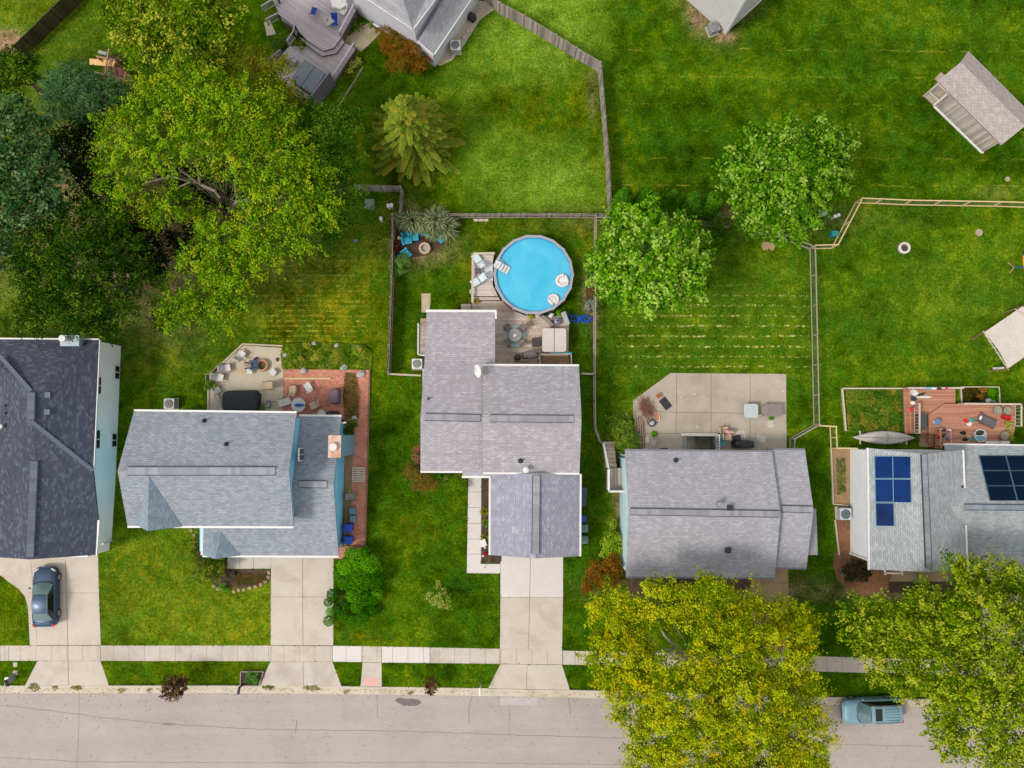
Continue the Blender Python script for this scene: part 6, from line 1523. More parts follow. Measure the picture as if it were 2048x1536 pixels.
# things on the deck
lounger(957, 523, 215, 'pale blue sling lounger in the north-west corner of the pool deck', mat('pale_blue_sling', (206, 222, 226), .7, .04), M_GREYM, 1.05, w=.55, L=1.2, group='pale loungers on the pool deck')
lounger(956, 563, 300, 'pale blue sling lounger nearer the deck step, south of the dark side table', _mats['pale_blue_sling'], M_GREYM, 1.05, w=.55, L=1.1, group='pale loungers on the pool deck')
t = thing('side_table', 'small dark slatted side table between the two pale loungers', 'table', P(956.5, 544, 1.05))
part('tabletop', lambda b: [b.box(0, (k - 2) * .09, .4, .46, .075, .025) for k in range(5)], mat('dark_slats', (94, 76, 84), .7), t)
for sx in (-1, 1):
    for sy in (-1, 1): part('leg', lambda b: b.box(sx * .2, sy * .2, 0, .035, .035, .4), _mats['dark_slats'], t)
mb = MB(); mb.box(*P(975, 542, 1.055)[:2], 1.056, .85, 1.55, .012); solo('deck_rug', mb, planks('striped_rug', (206, 202, 208), (232, 230, 236), .2, 0, .14, gapc=.7), 'white striped rug on the pool deck beside the steps', 'rug')
t = thing('pool_steps', 'white plastic A-frame steps leading over the rim into the pool', 'pool steps', P(998, 532, 1.05), R(-28))
part('tread', lambda b: [b.box(-.25 + k * .25, 0, .38 - max(0, k - 1) * .13, .23, .52, .05) for k in range(5)], mat('step_white', (226, 226, 224), .5), t)
for s in (-1, 1):
    part('side_frame', lambda b: b.bar((-.3, s * .28, .3), (.85, s * .28, .0), .06, .12), _mats['step_white'], t)
    part('handrail', lambda b: b.tube([(-.3, s * .3, 0), (-.3, s * .3, .95), (.05, s * .3, 1.0), (.3, s * .3, .4)], .022, 6), _mats['step_white'], t)
pot(953, 603, .24, 'golden plant in a pot at the head of the deck step', L_GOLDP, z=.6, potm=M_BLACK)
pot(1062, 634, .22, 'small golden plant in a pot on the deck under the pool rim', L_GOLDP, z=.6, potm=M_BLACK)
pot(1075, 632, .2, 'white-flowered pot beside the small golden plant', leafmat('white_petals', (226, 222, 220), (240, 238, 236), None), z=.6, potm=M_CLOTHW, L=.08)
pot(1117, 627, .26, 'bright green potted plant among the pool pump clutter', L_JUN, z=.6)
mb = MB(); c = P(941, 583, .9)
mb.tube([(c.x, c.y + .16 * math.cos(a), c.z + .16 * math.sin(a)) for a in np.linspace(0, 2 * PI, 14)], .05, 6); solo('life_ring', mb, M_CLOTHW, 'white life ring hanging on the west side of the pool deck', 'life ring')
t = thing('pool_pump', 'grey sand filter and pump with pipes beside the pool', 'pool pump', P(1114, 644, .6))
part('filter_tank', lambda b: b.lathe(0, 0, [(.2, 0), (.27, .15), (.28, .45), (.2, .62), (.08, .68), (0, .69)], 18), mat('filter_grey', (138, 146, 156), .4), t, smooth=True)
part('valve', lambda b: b.cyl(0, 0, .68, .82, .08, n=10), M_BLACK, t)
part('motor', lambda b: b.tube([(-.45, .02, .14), (-.2, .02, .14)], .11, 10), M_BLACK, t)
part('pipe', lambda b: b.tube([(-.3, .05, .25), (-.35, .35, .4), (-.2, .6, .5)], .035, 6), M_BLACK, t)
mb = MB(); c = P(1130, 638, .6); mb.box(c.x, c.y, .6, .34, 1.0, .42, R(20)); mb.box(c.x, c.y, 1.02, .38, 1.05, .04, R(20)); solo('storage_bench', mb, mat('bench_grey', (176, 174, 174), .6), 'narrow grey storage bench at the east end of the pool deck', 'bench')
mb = MB(); c = P(1095, 642, .6); mb.box(c.x, c.y, .6, 1.15, .22, .25, R(-42)); solo('timber_box', mb, mat('box_grey_brown', (146, 136, 128), .8), 'long grey-brown timber box lying on the deck beside the pump', 'box')
mb = MB(); c = P(1103, 631, .6); mb.ell(c.x, c.y, .75, .24, .18, .15, 10, 6, .4, .1); solo('pool_bag', mb, M_CLOTHW, 'white bag lying between the pool rim and the pump', 'bag')
tangle(1098, 628, .5, .22, 'black pool hose looped beside the pool rim', M_BLACK, .025, 4, .62, seed=9)
mb = MB(); c = P(1160, 638, .0); pts = []
rr_ = random.Random(5)
for i in range(60): pts.append((c.x - .9 + 1.8 * i / 60 + .28 * math.sin(i * .9), c.y + .25 * math.sin(i * .55) + rr_.uniform(-.12, .12), .05 + .08 * abs(math.sin(i * .6))))
mb.tube(pts, .05, 6); solo('pool_hose', mb, mat('hose_blue', (10, 84, 190), .5), 'tangled bright blue pool hose on the grass east of the deck', 'hose')
mb = MB(); mb.lathe(P(1029.5, 672, .6).x, P(1029.5, 672, .6).y, [(.86, .602), (.86, .612), (0, .612)], 32); solo('round_rug', mb, mat('aqua_rug', (184, 214, 218), .8, .05), 'round pale aqua rug under the deck dining table', 'rug')
t = rtable(1029.5, 672, .52, .72, 'round grey glass table on the deck by the pool house', mat('smoky_glass_top', (146, 138, 138), .3, .06), M_TUBE, .614)
mb = MB(); c = P(1030, 671, 1.34); mb.ell(c.x, c.y, 1.38, .17, .12, .06, 10, 5, .7, .2); solo('napkin_heap', mb, M_CLOTHW, 'white cloth heaped on the round deck table', 'cloth')
for k, a in enumerate((45, 135, 225, 315)):
    d = .60; x, y = 1029.5 + d / MP(.6) * math.sin(R(a)), 672 - d / MP(.6) * math.cos(R(a))
    chair(x, y, -a, 'taupe mesh chair on the %s side of the round deck table' % ('north-east', 'south-east', 'south-west', 'north-west')[k], M_CHG, M_TUBE, .614, w=.46, group='mesh chairs round the deck table')
t = thing('hot_tub', 'square hot tub with tan two-part cover on the pool deck', 'hot tub', P(1107, 682.5, .6))
part('cabinet', lambda b: b.prism(rrect(1.86, 1.84, .2, 5), 0, .78), mat('tub_cabinet', (110, 98, 90), .7), t)
for s in (-1, 1): part('cover_half', lambda b: (b.prism([(x, y) for x, y in (rrect(.93, 1.9, .02, 2, s * .475) if False else [(s * .01, -.94), (s * .01, .94)] + [(s * (.94 - .2 + .2 * math.sin(k * PI / 12)), .94 - .2 + .2 * math.cos(k * PI / 12)) for k in range(7)] + [(s * (.94 - .2 + .2 * math.cos(k * PI / 12)), -.94 + .2 - .2 * math.sin(k * PI / 12)) for k in range(7)])], .78, .9, .025)), M_TAN, t)
t = thing('tub_steps', 'dark two-tread steps beside the tan hot tub', 'steps', P(1072, 685, .6))
part('lower_step', lambda b: b.box(-.16, 0, 0, .3, .7, .2), mat('dark_steps', (74, 62, 62), .7), t); part('upper_step', lambda b: b.box(.14, 0, 0, .28, .7, .4), _mats['dark_steps'], t)
draped(1060, 711, 1.1, .55, 1.0, 4, 'long barbecue under a taupe cover against the low rail', M_COVERG, .6)
draped(1035, 716, .45, .45, .7, 4, 'small grill under a black cover at the end of the low rail', M_COVER, .6)
mb = MB(); c = P(1141, 706, 1.1); mb.ell(c.x, c.y, 1.12, .13, .1, .08, 9, 5); mb.tube([(c.x - 1.6, c.y + .02, 1.1), (c.x, c.y, 1.1)], .035, 6); solo('water_noodle', mb, M_TURQ, 'turquoise pool noodle lying along the deck rail', 'pool noodle')
# corner sitting place
for k, (x, y, a) in enumerate(((814, 483, 15), (828, 476, 5), (854, 467, -10), (881, 478, -35), (813, 510, 130))):
    adirondack(x, y, a, 'turquoise wooden armchair ' + ('by the west fence, left of the pair', 'right of the pair nearest the reeds', 'half hidden in the reeds', 'east of the stone fire bowl', 'lowest, above the leafy bush')[k], group='turquoise armchairs round the fire bowl')
def firering(px, py, ro, ri, h, label, m, fill, name='fire_pit', seg=14, z=0.0):
    t = thing(name, label, 'fire pit', P(px, py, z)); 
    part('stone_ring', lambda b: b.lathe(0, 0, [(ro, 0), (ro, h), (ro * .96, h + .02), (ri * 1.05, h + .02), (ri, h - .02), (ri, .05)], seg, cap=False), m, t)
    part('ash_bed', lambda b: b.cyl(0, 0, .0, h * .45, ri * .99, n=seg), fill, t)
    return t
firering(850, 498, .47, .30, .4, 'round tan stone fire bowl among the turquoise armchairs', concrete('tan_stone', (196, 168, 140), (214, 190, 162), 3, stain=(160, 130, 104)), concrete('ash', (160, 150, 146), (190, 180, 174), 4))
firering(1807, 496.5, .48, .30, .22, 'fire ring of pale stone filled with dark coals on the east lawn', concrete('pale_stone', (216, 204, 196), (232, 222, 214), 5, stain=(190, 170, 150)), concrete('coals', (50, 40, 42), (90, 76, 74), 12, stain=(200, 196, 190)))
firering(526, 731, .50, .33, .34, 'round brick fire pit on the sand-coloured patio', concrete('pink_brick', (196, 144, 118), (212, 162, 136), 5, stain=(160, 110, 86)), concrete('leaf_litter', (90, 76, 44), (120, 108, 60), 9))
mb = MB(); c = P(798, 476, .3); mb.cyl(c.x, c.y, 0, .35, .16, .15, 12); solo('tree_stump', mb, M_WOODN, 'pale cut stump beside the west fence of the pool yard', 'stump')
bush('red-brown shrub against the west fence of the pool yard', [(794, 488, 8, .5), (797, 496, 8, .4), (792, 500, 6, .4)], leafmat('red_brown_leaves', (86, 40, 26), (134, 72, 46), None), 'shrub', 'shrub', clump=.16)
mb = MB()
for k in range(3): c = P(952 + k * 10, 440.5, 0); mb.box(c.x, c.y, .0, .38, .2, .06, .02 * k)
solo('paving_slabs', mb, C_TAN, 'short row of pale slabs under the north fence of the pool yard', 'slabs')
ac(836, 729, 'white air conditioner beside the west wall of the pool house')
pt = thing('patio_edging', 'timber edging around the slanted corner of the sand patio', 'edging', P(450, 720))
for a, b in (((567, 692), (486, 688)), ((486, 688), (417, 752)), ((417, 752), (416, 830))):
    mb = MB(); mb.bar(P(*a, .06), P(*b, .06), .12, .14); obj('timber', mb, M_WOODL, pt, world=True)
mb = MB(); mb.bar(P(568, 757, .08), P(662, 757, .08), .14, .14); solo('timber_beam', mb, M_WOODN, 'single pale timber beam laid across the brick patio', 'timber')
chair(486, 710, 150, 'white mesh chair nearest the top corner of the sand patio', M_CHW, group='white mesh chairs on the sand patio')
chair(457, 737, 100, 'white mesh chair beside the wooden planter', M_CHW, group='white mesh chairs on the sand patio')
chair(443, 756, 80, 'white mesh chair below the planter, near the hose', M_CHW, group='white mesh chairs on the sand patio')
adirondack(511, 731, 95, 'dark blue wooden armchair at the brick fire pit', M_NAVY, .03)
chair(537, 772, 275, 'tan mesh chair alone on the lower sand patio', M_CHT, group='tan mesh chairs')
t = thing('ottoman', 'square white mesh footstool set diagonally beside the fire pit', 'footstool', P(548, 745, .03), R(42)); part('seat', lambda b: b.box(0, 0, .32, .48, .48, .04), M_CHW, t)
for sx in (-1, 1):
    for sy in (-1, 1): part('leg', lambda b: b.box(sx * .21, sy * .21, 0, .03, .03, .32), M_TUBE, t)
t = thing('side_table', 'little white slatted table below the dark blue armchair', 'table', P(502, 743, .03), R(-5)); part('tabletop', lambda b: [b.box(0, (k - 2) * .09, .38, .4, .07, .02) for k in range(5)], M_WHITE, t)
for s in (-1, 1): part('leg', lambda b: b.bar((s * .16, -.16, 0), (s * .16, .16, .38), .03), M_WHITE, t)
mb = MB(); c = P(482, 742, .035); mb.prism([(c.x + .36 * math.cos(a) * (1 + .1 * math.sin(3 * a)), c.y + .3 * math.sin(a)) for a in np.linspace(0, 6.2, 16)], .032, .045); solo('floor_mat', mb, mat('straw', (214, 184, 148), .9, .08), 'round straw mat on the sand patio', 'mat')
for (x, y, a, l) in ((435, 740, 45, 'long slanted wooden planter on the patio edge'), (418, 758, 90, 'short wooden planter at the west corner of the sand patio')):
    t = thing('wooden_planter', l, 'planter', P(x, y, .03), R(a)); L = 1.15 if a == 45 else .75
    for s in (-1, 1): part('side_board', lambda b: (b.box(0, s * .15, 0, L, .03, .3)), M_WOODL, t); part('end_board', lambda b: b.box(s * L / 2, 0, 0, .03, .3, .3), M_WOODL, t)
    part('soil', lambda b: b.box(0, 0, 0, L - .03, .27, .24), mat('potting_soil', (72, 52, 40), .95, .2, 9), t)
bush('leafy green plant spilling from the patio edge below the planter', [(420, 768, 11, .4), (414, 774, 8, .3), (427, 772, 7, .3)], L_BUSH, 'shrub', 'shrub', clump=.18)
mb = MB(); c = P(436, 781, .03); mb.box(c.x, c.y, .25, .55, .5, .04, R(30), .2); mb.bar((c.x - .2, c.y - .2, .03), (c.x + .1, c.y + .1, .3), .04); mb.bar((c.x + .2, c.y - .1, .03), (c.x, c.y + .1, .3), .04); solo('tipped_table', mb, mat('grey_green_plastic', (146, 156, 146), .6), 'grey-green small table tipped over beside the hose', 'table')
tangle(440, 795, .45, .6, 'loose loops of green garden hose west of the black cover', mat('hose_green', (150, 160, 136), .6), .014, 5, .04, seed=2)
tangle(441, 775, .5, .32, 'thin black hose loop around the tipped table', M_BLACK, .01, 2, .04, seed=8)
draped(485, 803, 2.75, 1.6, .75, 0, 'large outdoor sofa set under a black cover against the blue house', M_COVER, .03, 'covered_sofa', 'covered furniture')
pot(526, 817, .28, 'bright green potted plant beside the black cover', L_BUSH, potm=M_BLACK)
mb = MB(); c = P(538, 808, .03); mb.box(c.x, c.y, .03, .35, .5, .5, .3); mb.ell(c.x - .2, c.y + .1, .4, .22, .2, .3, 8, 5, 0, .2); mb.tube([(c.x - .2, c.y - .3, 0.05), (c.x + .1, c.y + .3, .8)], .02); solo('garden_cart', mb, mat('cart_grey', (150, 144, 138), .6, .25, 8), 'grey garden cart piled with odds and ends between cover and step', 'cart')
mb = MB(); c = P(512, 717, .03); mb.ell(c.x, c.y, .1, .22, .1, .08, 9, 5, .4); solo('watering_can', mb, M_NAVY, 'dark blue watering can north of the brick fire pit', 'watering can')
rock(555, 719, .17, 'dark stone lying alone on the sand patio', .03, mat('dark_stone', (78, 66, 58), .8, .1))
chair(588, 779, 180, 'tan mesh chair at the top of the brick patio', M_CHT, group='tan mesh chairs')
chair(618, 773, 210, 'reclining white cushioned chair on the brick patio', M_CLOTHW)
chair(577, 803, 110, 'white moulded chair on the left of the round patio table', M_CLOTHW)
chair(629, 811, 290, 'tan mesh chair on the right of the round patio table', M_CHT, group='tan mesh chairs')
rtable(601, 810, .56, .72, 'round white-grey table carrying a folded blue parasol', mat('table_grey_white', (206, 202, 200), .4, .04), M_TUBEW)
mb = MB(); c = P(599, 810, .8); mb.tube([(c.x - .4, c.y - .02, .84), (c.x - .2, c.y, .86), (c.x + .1, c.y + .01, .86), (c.x + .42, c.y, .84)], [.03, .12, .10, .03], 8); mb.tube([(c.x, c.y - .08, .84), (c.x + .35, c.y + .06, .88)], [.08, .03], 6); solo('folded_parasol', mb, mat('parasol_blue', (20, 86, 190), .7, .12, 8), 'folded blue parasol lying on the round patio table', 'parasol')
draped(672, 793, .75, 1.15, 1.05, 0, 'barbecue under a mauve cover on the brick patio', M_COVERP, .03)
rtable(646, 828, .32, .6, 'small round pale table half under the eave of the blue house', _mats['table_grey_white'], M_TUBEW, name='side_table')
draped(667, 829, .9, .5, .6, 0, 'low black-covered object under the eave of the blue house', M_COVER, .03, 'covered_box', 'covered furniture')
for k, (x, y, r, l) in enumerate(((570, 709, .28, 'white-grey boulder at the left end of the flower bed'), (608, 741, .3, 'flat grey boulder on the brick path edge, left'), (650, 731, .32, 'pale angular boulder beside the yellow foliage'), (688, 735, .3, 'low pale boulder right of the yellow foliage'), (722, 748, .38, 'largest pale boulder at the top right of the brick path'), (718, 696, .28, 'grey boulder at the top right corner of the flower bed'), (674, 691, .24, 'grey boulder at the back edge of the flower bed, right of centre'), (628, 688, .24, 'grey boulder at the back edge of the flower bed, left of centre'), (709, 838, .3, 'pale boulder by the chimney shrubs'))):
    rock(x, y, r, l, 0.02, flat=.55, group='boulders around the flower bed')
ac(346, 808, 'grey air conditioner behind the blue house roof edge, dark fan', m=mat('ac_grey', (186, 190, 186), .5), dark=M_BLACK); 
bush('two-tone dark shrub beside the blue chimney', [(700, 852, 10, .8), (708, 848, 9, .9), (702, 860, 8, .6), (693, 862, 7, .6)], leafmat('dark_box_leaves', (36, 72, 20), (84, 126, 40), (150, 170, 50), .2), 'shrub', 'shrub', clump=.16, dens=1.4)
# side path things
t = thing('timber_pallet', 'cream timber pallet lying on the brick side path', 'pallet', P(717, 949, .03))
for k in range(7): part('top_slat', lambda b: b.box(0, -.52 + k * .173, .1, 1.0, .1, .022), mat('cream_timber', (222, 208, 190), .8, .06), t)
for k in range(3): part('bearer', lambda b: b.box(-.47 + k * .47, 0, 0, .05, 1.14, .1), _mats['cream_timber'], t)
chair(708, 992, 90, 'grey slung chair on the brick side path below the pallet', mat('grey_sling', (150, 142, 138), .7), w=.5)
bin_(708, 1020, 95, 'upper grey-blue lidded bin by the blue wall', M_GB, .03, w=.5, d=.5, h=.7, group='grey-blue bins'); bin_(709, 1036, 88, 'lower grey-blue lidded bin by the blue wall', M_GB, .03, w=.5, d=.5, h=.7, group='grey-blue bins')
bin_(701, 1053, 90, 'upper bright blue wheeled bin by the blue wall', M_BINB, .03, group='bright blue bins'); bin_(701, 1077, 90, 'lower bright blue wheeled bin by the blue wall', M_BINB, .03, group='bright blue bins')
pot(699, 985, .22, 'pale yellow-green plant by the blue wall near the grey chair', L_YEL)
ed = thing('path_edging', 'timber edging along the outer side of the brick path', 'edging', P(735, 900))
for a, b in (((740, 738), (736.5, 900)), ((736.5, 900), (731, 1092)), ((731, 1092), (690, 1092))):
    mb = MB(); mb.bar(P(*a, .08), P(*b, .08), .08, .16); obj('timber', mb, mat('rail_brown', (140, 108, 82), .85, .15), ed, world=True)
# front of the pool house
mb = MB(); c = P(967, 1085, .04); mb.box(c.x, c.y, .04, .42, .55, .3, R(20)); solo('meter_box', mb, M_WHITE, 'white box standing in the front walk bed', 'box')
pot(971, 1107, .16, 'small red flower in the front walk bed', leafmat('red_petals', (196, 20, 34), (222, 50, 60), None), h=.15, potm=M_TERRA, z=.04)
for k, (x, y) in enumerate(((964, 1092), (970, 1095), (966, 1112))): rock(x, y, .1, ('white pebble beside the white box', 'white pebble right of the white box', 'white pebble below the red flower')[k], .04, M_CLOTHW, name='pebble')
t = thing('flag_pole', 'thin white leaning pole with a dark tip by the front walk', 'pole', P(980, 1118, 0)); part('pole', lambda b: b.tube([(0, 0, 0), (-.35, -.45, 1.1)], .015, 5), M_WHITE, t); part('finial', lambda b: b.ell(-.36, -.46, 1.14, .05, .05, .06, 8, 4), M_BLACK, t)
mb = MB(); c = P(1164, 993, 0)
for k in range(8): mb.box(c.x + .05, c.y + .66 - k * .19, 0, .5, .16, .9 - k * .08)
solo('coiled_bench', mb, mat('slate_plastic', (84, 104, 128), .6), 'slate-blue slatted bench box under the east eave of the garage', 'box')
bin_(1164, 1035, 90, 'blue drum-like bin under the east eave of the garage', M_BINB, w=.5, d=.5, h=.9)
for k, y in enumerate((1054, 1076)):
    bin_(1165, y, 90, ('upper', 'lower')[k] + ' grey-green wheeled bin under the east eave of the garage', mat('grey_green_bin', (108, 140, 132), .5), group='grey-green bins')
st = thing('side_stair', 'white-railed timber landing and stair on the west wall of the pale blue house', 'stair', P(1228, 960))
LZ = 1.35
q = [(1216, 936), (1245, 936), (1245, 980), (1216, 980)]
deck(st, q, LZ, DK5, name='landing')
for k in range(6):
    z = LZ - .2 * (k + 1); y1 = 935 - k * 8.6; y0 = y1 - 9.0; x0 = 1212.5 - k * .9
    mb = MB(); qq = [P(x, y, z) for x, y in ((x0, y1), (x0 + 21, y1), (x0 + 20, y0), (x0 - 1, y0))]; mb.prism([(p.x, p.y) for p in qq], max(0, z - .2), z); obj('tread', mb, DK2, st, world=True); NOGRASS.append([(p.x, p.y) for p in qq])
rail(st, [(1247, 981), (1214.5, 981), (1214.5, 937)], LZ, h=.95, m=M_WHITE, bal=.11, capw=.14, bw=.05)
rail(st, [(1214.5, 937, LZ), (1204, 886, .15)], LZ, h=.95, m=M_WHITE, bal=.11, capw=.12, bw=.05)
mb = MB(); c = P(1247, 948, LZ); mb.box(c.x - .02, c.y, LZ + .1, .12, .9, 1.9); obj('storm_door', mb, M_WHITE, st, world=True)
sw = thing('stair_well', 'concrete stair well with white edging and picket rail behind the pale blue house', 'stair well', P(1400, 886))
for a, b in (((1368, 870), (1432, 870)), ((1432, 870), (1432, 905)), ((1369.5, 872), (1369.5, 905))):
    A_, B_ = P(*a), P(*b); mb = MB(); mb.bar((A_.x, A_.y, -.62), (B_.x, B_.y, -.62), .2, 1.46); obj('retaining_wall', mb, C_WALL if a[0] > 1369 else C_PAT, sw, world=True)
mb = MB(); mb.bar(P(1362, 869, .16), P(1434, 869.5, .16), .22, .08); mb.bar(P(1434, 869.5, .16), P(1434, 905, .16), .2, .078); obj('coping', mb, mat('painted_coping', (206, 204, 196), .7, .12, 5), sw, world=True)
for k in range(4):
    mb = MB(); x0 = 1372 + k * 6; qq = [P(x0, 873, -.3), P(x0 + 6.2, 873, -.3), P(x0 + 6.2, 905, -.3), P(x0, 905, -.3)]; mb.prism([(p.x, p.y) for p in qq], -1.3, -.25 - k * .22); obj('step', mb, C_WALL, sw, world=True)
mb = MB(); qq = [P(1370, 871), P(1431, 871), P(1431, 905), P(1370, 905)]; mb.prism([(p.x, p.y) for p in qq], -1.3, -1.22); obj('well_floor', mb, C_WALL, sw, world=True)
rail(sw, [(1433, 870), (1433, 903)], .15, h=.85, m=M_WHITE, bal=.2, capw=.07, bw=.06)
mb = MB(); mb.box(*P(1331, 807, .03)[:2], .035, .62, .95, .02, R(38)); solo('rubber_mat', mb, mat('mat_black', (52, 46, 52), .9), 'black rubber mat lying askew on the concrete patio', 'mat')
def brush(label, x, y, n, L, spread, rad, m, deg, z=.05, name='brush_pile', cat='brush pile', hh=.35, dev=.35):
    rr = random.Random(n); mb = MB(); c = P(x, y, z)
    for i in range(n):
        a = R(deg) + rr.gauss(0, dev); cx, cy = c.x + rr.gauss(0, spread[0]), c.y + rr.gauss(0, spread[1]); l = L * rr.uniform(.5, 1.1); zz = z + rr.uniform(0, hh)
        mb.tube([(cx - math.cos(a) * l / 2, cy - math.sin(a) * l / 2, zz), (cx + rr.uniform(-.05, .05), cy + rr.uniform(-.05, .05), zz + .05), (cx + math.cos(a) * l / 2, cy + math.sin(a) * l / 2, zz + rr.uniform(-.05, .1))], rad * rr.uniform(.6, 1.2), 5)
    return solo(name, mb, m, label, cat)
brush('reddish heap of cut branches on the west corner of the patio', 1292, 816, 120, 1.15, (.28, .35), .014, mat('red_twigs', (150, 100, 78), .9, .25, 9), 120)
for k in range(9):
    mb = MB(); x = 1271 + (k % 5) * 4.2 + k * .3; zz = .07 + (k // 5) * .12; L = (3.0, 2.4, 2.8, 2.6, 2.2, 2.6, 2.3, 2.4, 2.0)[k]; c = P(x, 863 + (k % 3) * 3, zz)
    mb.tube([(c.x - .06, c.y + L / 2, zz), (c.x, c.y, zz + .01), (c.x + .03, c.y - L / 2, zz)], [.04, .055, .06], 7)
    solo('timber_pole', mb, mat('split_pole', (168, 146, 120), .9, .3, 8), ('thick' if k % 2 else 'slim') + ' weathered pole, %s from the left in the pile by the patio edge' % ('first', 'second', 'third', 'fourth', 'fifth', 'sixth', 'seventh', 'eighth', 'last')[k], 'pole', 'weathered poles piled along the patio edge')
pot(1316, 792, .18, 'empty-looking terracotta pot with dry stems near the black mat', leafmat('dry_stems', (196, 120, 84), (214, 146, 110), None), dens=.3, pr=.2, L=.06)
t = thing('seed_tray', 'tan rectangular tray standing beside the branch heap', 'tray', P(1313, 833, .03), R(10)); part('tray', lambda b: b.box(0, 0, 0, .42, .62, .06), M_TERRA, t); part('rim', lambda b: [b.bar((sx * .21, -.31, .1), (sx * .21, .31, .1), .04) for sx in (-1, 1)] + [b.bar((-.21, sy * .31, .1), (.21, sy * .31, .1), .04) for sy in (-1, 1)], M_CLOTHW, t)
pot(1303, 846, .2, 'black round pot with white contents by the pole pile', leafmat('white_bits', (214, 216, 214), (236, 236, 236), None), potm=M_BLACK, pr=.28, dens=.5, L=.14, Wd=.12)
pot(1308, 868, .3, 'small green fern on the patio near the pole pile', L_JUN, dens=.9, h=.1, pr=.1)
t = thing('table_top', 'pale blue-grey plastic table with rounded corners on the patio', 'table', P(1497, 822, .03)); part('tabletop', lambda b: (b.prism(rrect(1.12, 1.1, .2, 5), .62, .66), b.prism(rrect(.62, .6, .04, 3), .66, .668)), mat('pale_plastic', (190, 200, 200), .4, .04), t)
for sx in (-1, 1):
    for sy in (-1, 1): part('leg', lambda b: b.box(sx * .42, sy * .42, 0, .06, .06, .62), _mats['pale_plastic'], t)
t = thing('slatted_table', 'rectangular grey-brown slatted table at the east end of the patio', 'table', P(1541, 821, .03)); part('tabletop', lambda b: [b.box(0, -.42 + k * .12, .6, 1.46, .105, .03) for k in range(8)], mat('grey_brown_slats', (142, 130, 128), .7, .08), t)
for sx in (-1, 1):
    for sy in (-1, 1): part('leg', lambda b: b.box(sx * .66, sy * .4, 0, .06, .06, .6), _mats['grey_brown_slats'], t)
pot(1541, 836, .22, 'green fern below the slatted table', L_JUN, dens=.8, h=.15, pr=.12)
for (x, y, w_, h_, a, l) in ((1541, 848, .52, .6, 3, 'pale paving slab below the slatted table'), (1482, 868, .8, .6, -12, 'large pale slab beside the striped parasol'), (1522, 878, .75, .5, -18, 'pale slab lying near the patio centre right'), (1293, 880, .42, .5, 5, 'pale slab near the foot of the pole pile'), (1307, 885, .4, .42, -30, 'tilted pale slab beside the first slab by the poles')):
    mb = MB(); c = P(x, y, .03); mb.box(c.x, c.y, .034, w_, h_, .035, R(a)); solo('paving_slab', mb, C_TAN, l, 'slab', 'loose pale slabs on the patio')
chair(1447, 860, 90, 'brown framed chair folded at the stair well, upper', M_CHT, w=.5); chair(1453, 874, 85, 'brown framed chair at the stair well, lower', M_CHT, w=.5)
mb = MB(); c = P(1461, 864, .5); mb.tube([(c.x - .5, c.y + .08, .62), (c.x - .2, c.y, .64), (c.x + .15, c.y - .02, .6), (c.x + .5, c.y - .05, .5)], [.16, .15, .11, .02], 10)
def stripes():
    m, t, b = nodes('red_white_stripes'); v = coords(t, 'Object'); s = t.nodes.new('ShaderNodeSeparateXYZ'); t.links.new(v, s.inputs[0])
    a = mth(t, 'FRACT', mth(t, 'MULTIPLY', s.outputs[1], 14)); t.links.new(mixc(t, mth(t, 'GREATER_THAN', a, .5), A(232, 206, 190), A(206, 96, 80)), b.inputs['Base Color']); return m
solo('striped_parasol', mb, stripes(), 'closed red and white striped parasol lying across the chairs', 'parasol')
draped(1483, 888, 1.55, .55, 1.0, 0, 'long grill under a glossy black cover by the eave of the pale blue house', mat('glossy_black_cover', (22, 26, 30), .35, .2, 3), .03)
chair(1440, 886, 20, 'teal plastic chair beside the stair well rail', M_TEAL, M_TEAL, w=.44); draped(1473, 876, .5, .4, .4, 20, 'small brown-black lump of covers above the long grill', M_COVER, .03, 'covered_box', 'covered furniture')
mb = MB(); c = P(1328, 898, .03); mb.box(c.x, c.y, .035, .62, .16, .03); solo('drain_grate', mb, M_BLACK, 'narrow black grate against the wall of the pale blue house', 'grate')
ac(1683, 1026, 'white air conditioner with dark fan at the wall of the solar panel house', m=mat('ac_white_blue', (206, 210, 212), .4), s=.9, dark=mat('dark_fan', (60, 90, 96), .5))
bedge = thing('bed_edging', 'pale timber edging around the narrow bed beside the white wall', 'edging', P(1664, 950))
for a, b in (((1662, 897), (1666, 1008)), ((1666, 1008), (1697, 1011)), ((1670, 1040), (1678, 1110))):
    mb = MB(); mb.bar(P(*a, .08), P(*b, .08), .09, .18); obj('timber', mb, M_WOODL, bedge, world=True)
vb = thing('vegetable_bed_edging', 'square pale timber frame round the overgrown vegetable bed', 'edging', P(1750, 820))
for a, b in (((1684, 777), (1806, 777)), ((1684, 777), (1691, 862)),):
    mb = MB(); mb.bar(P(*a, .12), P(*b, .12), .12, .26); obj('timber', mb, M_WOODL, vb, world=True)
vb2 = thing('flower_bed_edging', 'thin pale timber frame round the small flower bed behind the red deck', 'edging', P(1960, 790))
for a, b in (((1920, 774), (1998, 774)), ((1921, 774), (1923, 806)), ((1997, 774), (1999, 808))):
    mb = MB(); mb.bar(P(*a, .1), P(*b, .1), .08, .2); obj('timber', mb, M_WOODL, vb2, world=True)
d5 = thing('cedar_deck', 'red-stained timber deck on two levels behind the solar panel house', 'deck', P(1920, 840))
deck(d5, [(1807, 777), (1911, 777), (1911, 807), (1888, 807), (1856, 829), (1856, 868), (1810, 867)], .5, DK3)
deck(d5, [(1889, 807.5), (2030, 809), (2030, 860), (2018, 892), (1873, 892), (1873, 868), (1857, 868), (1857, 829.5)], .7, DK3)
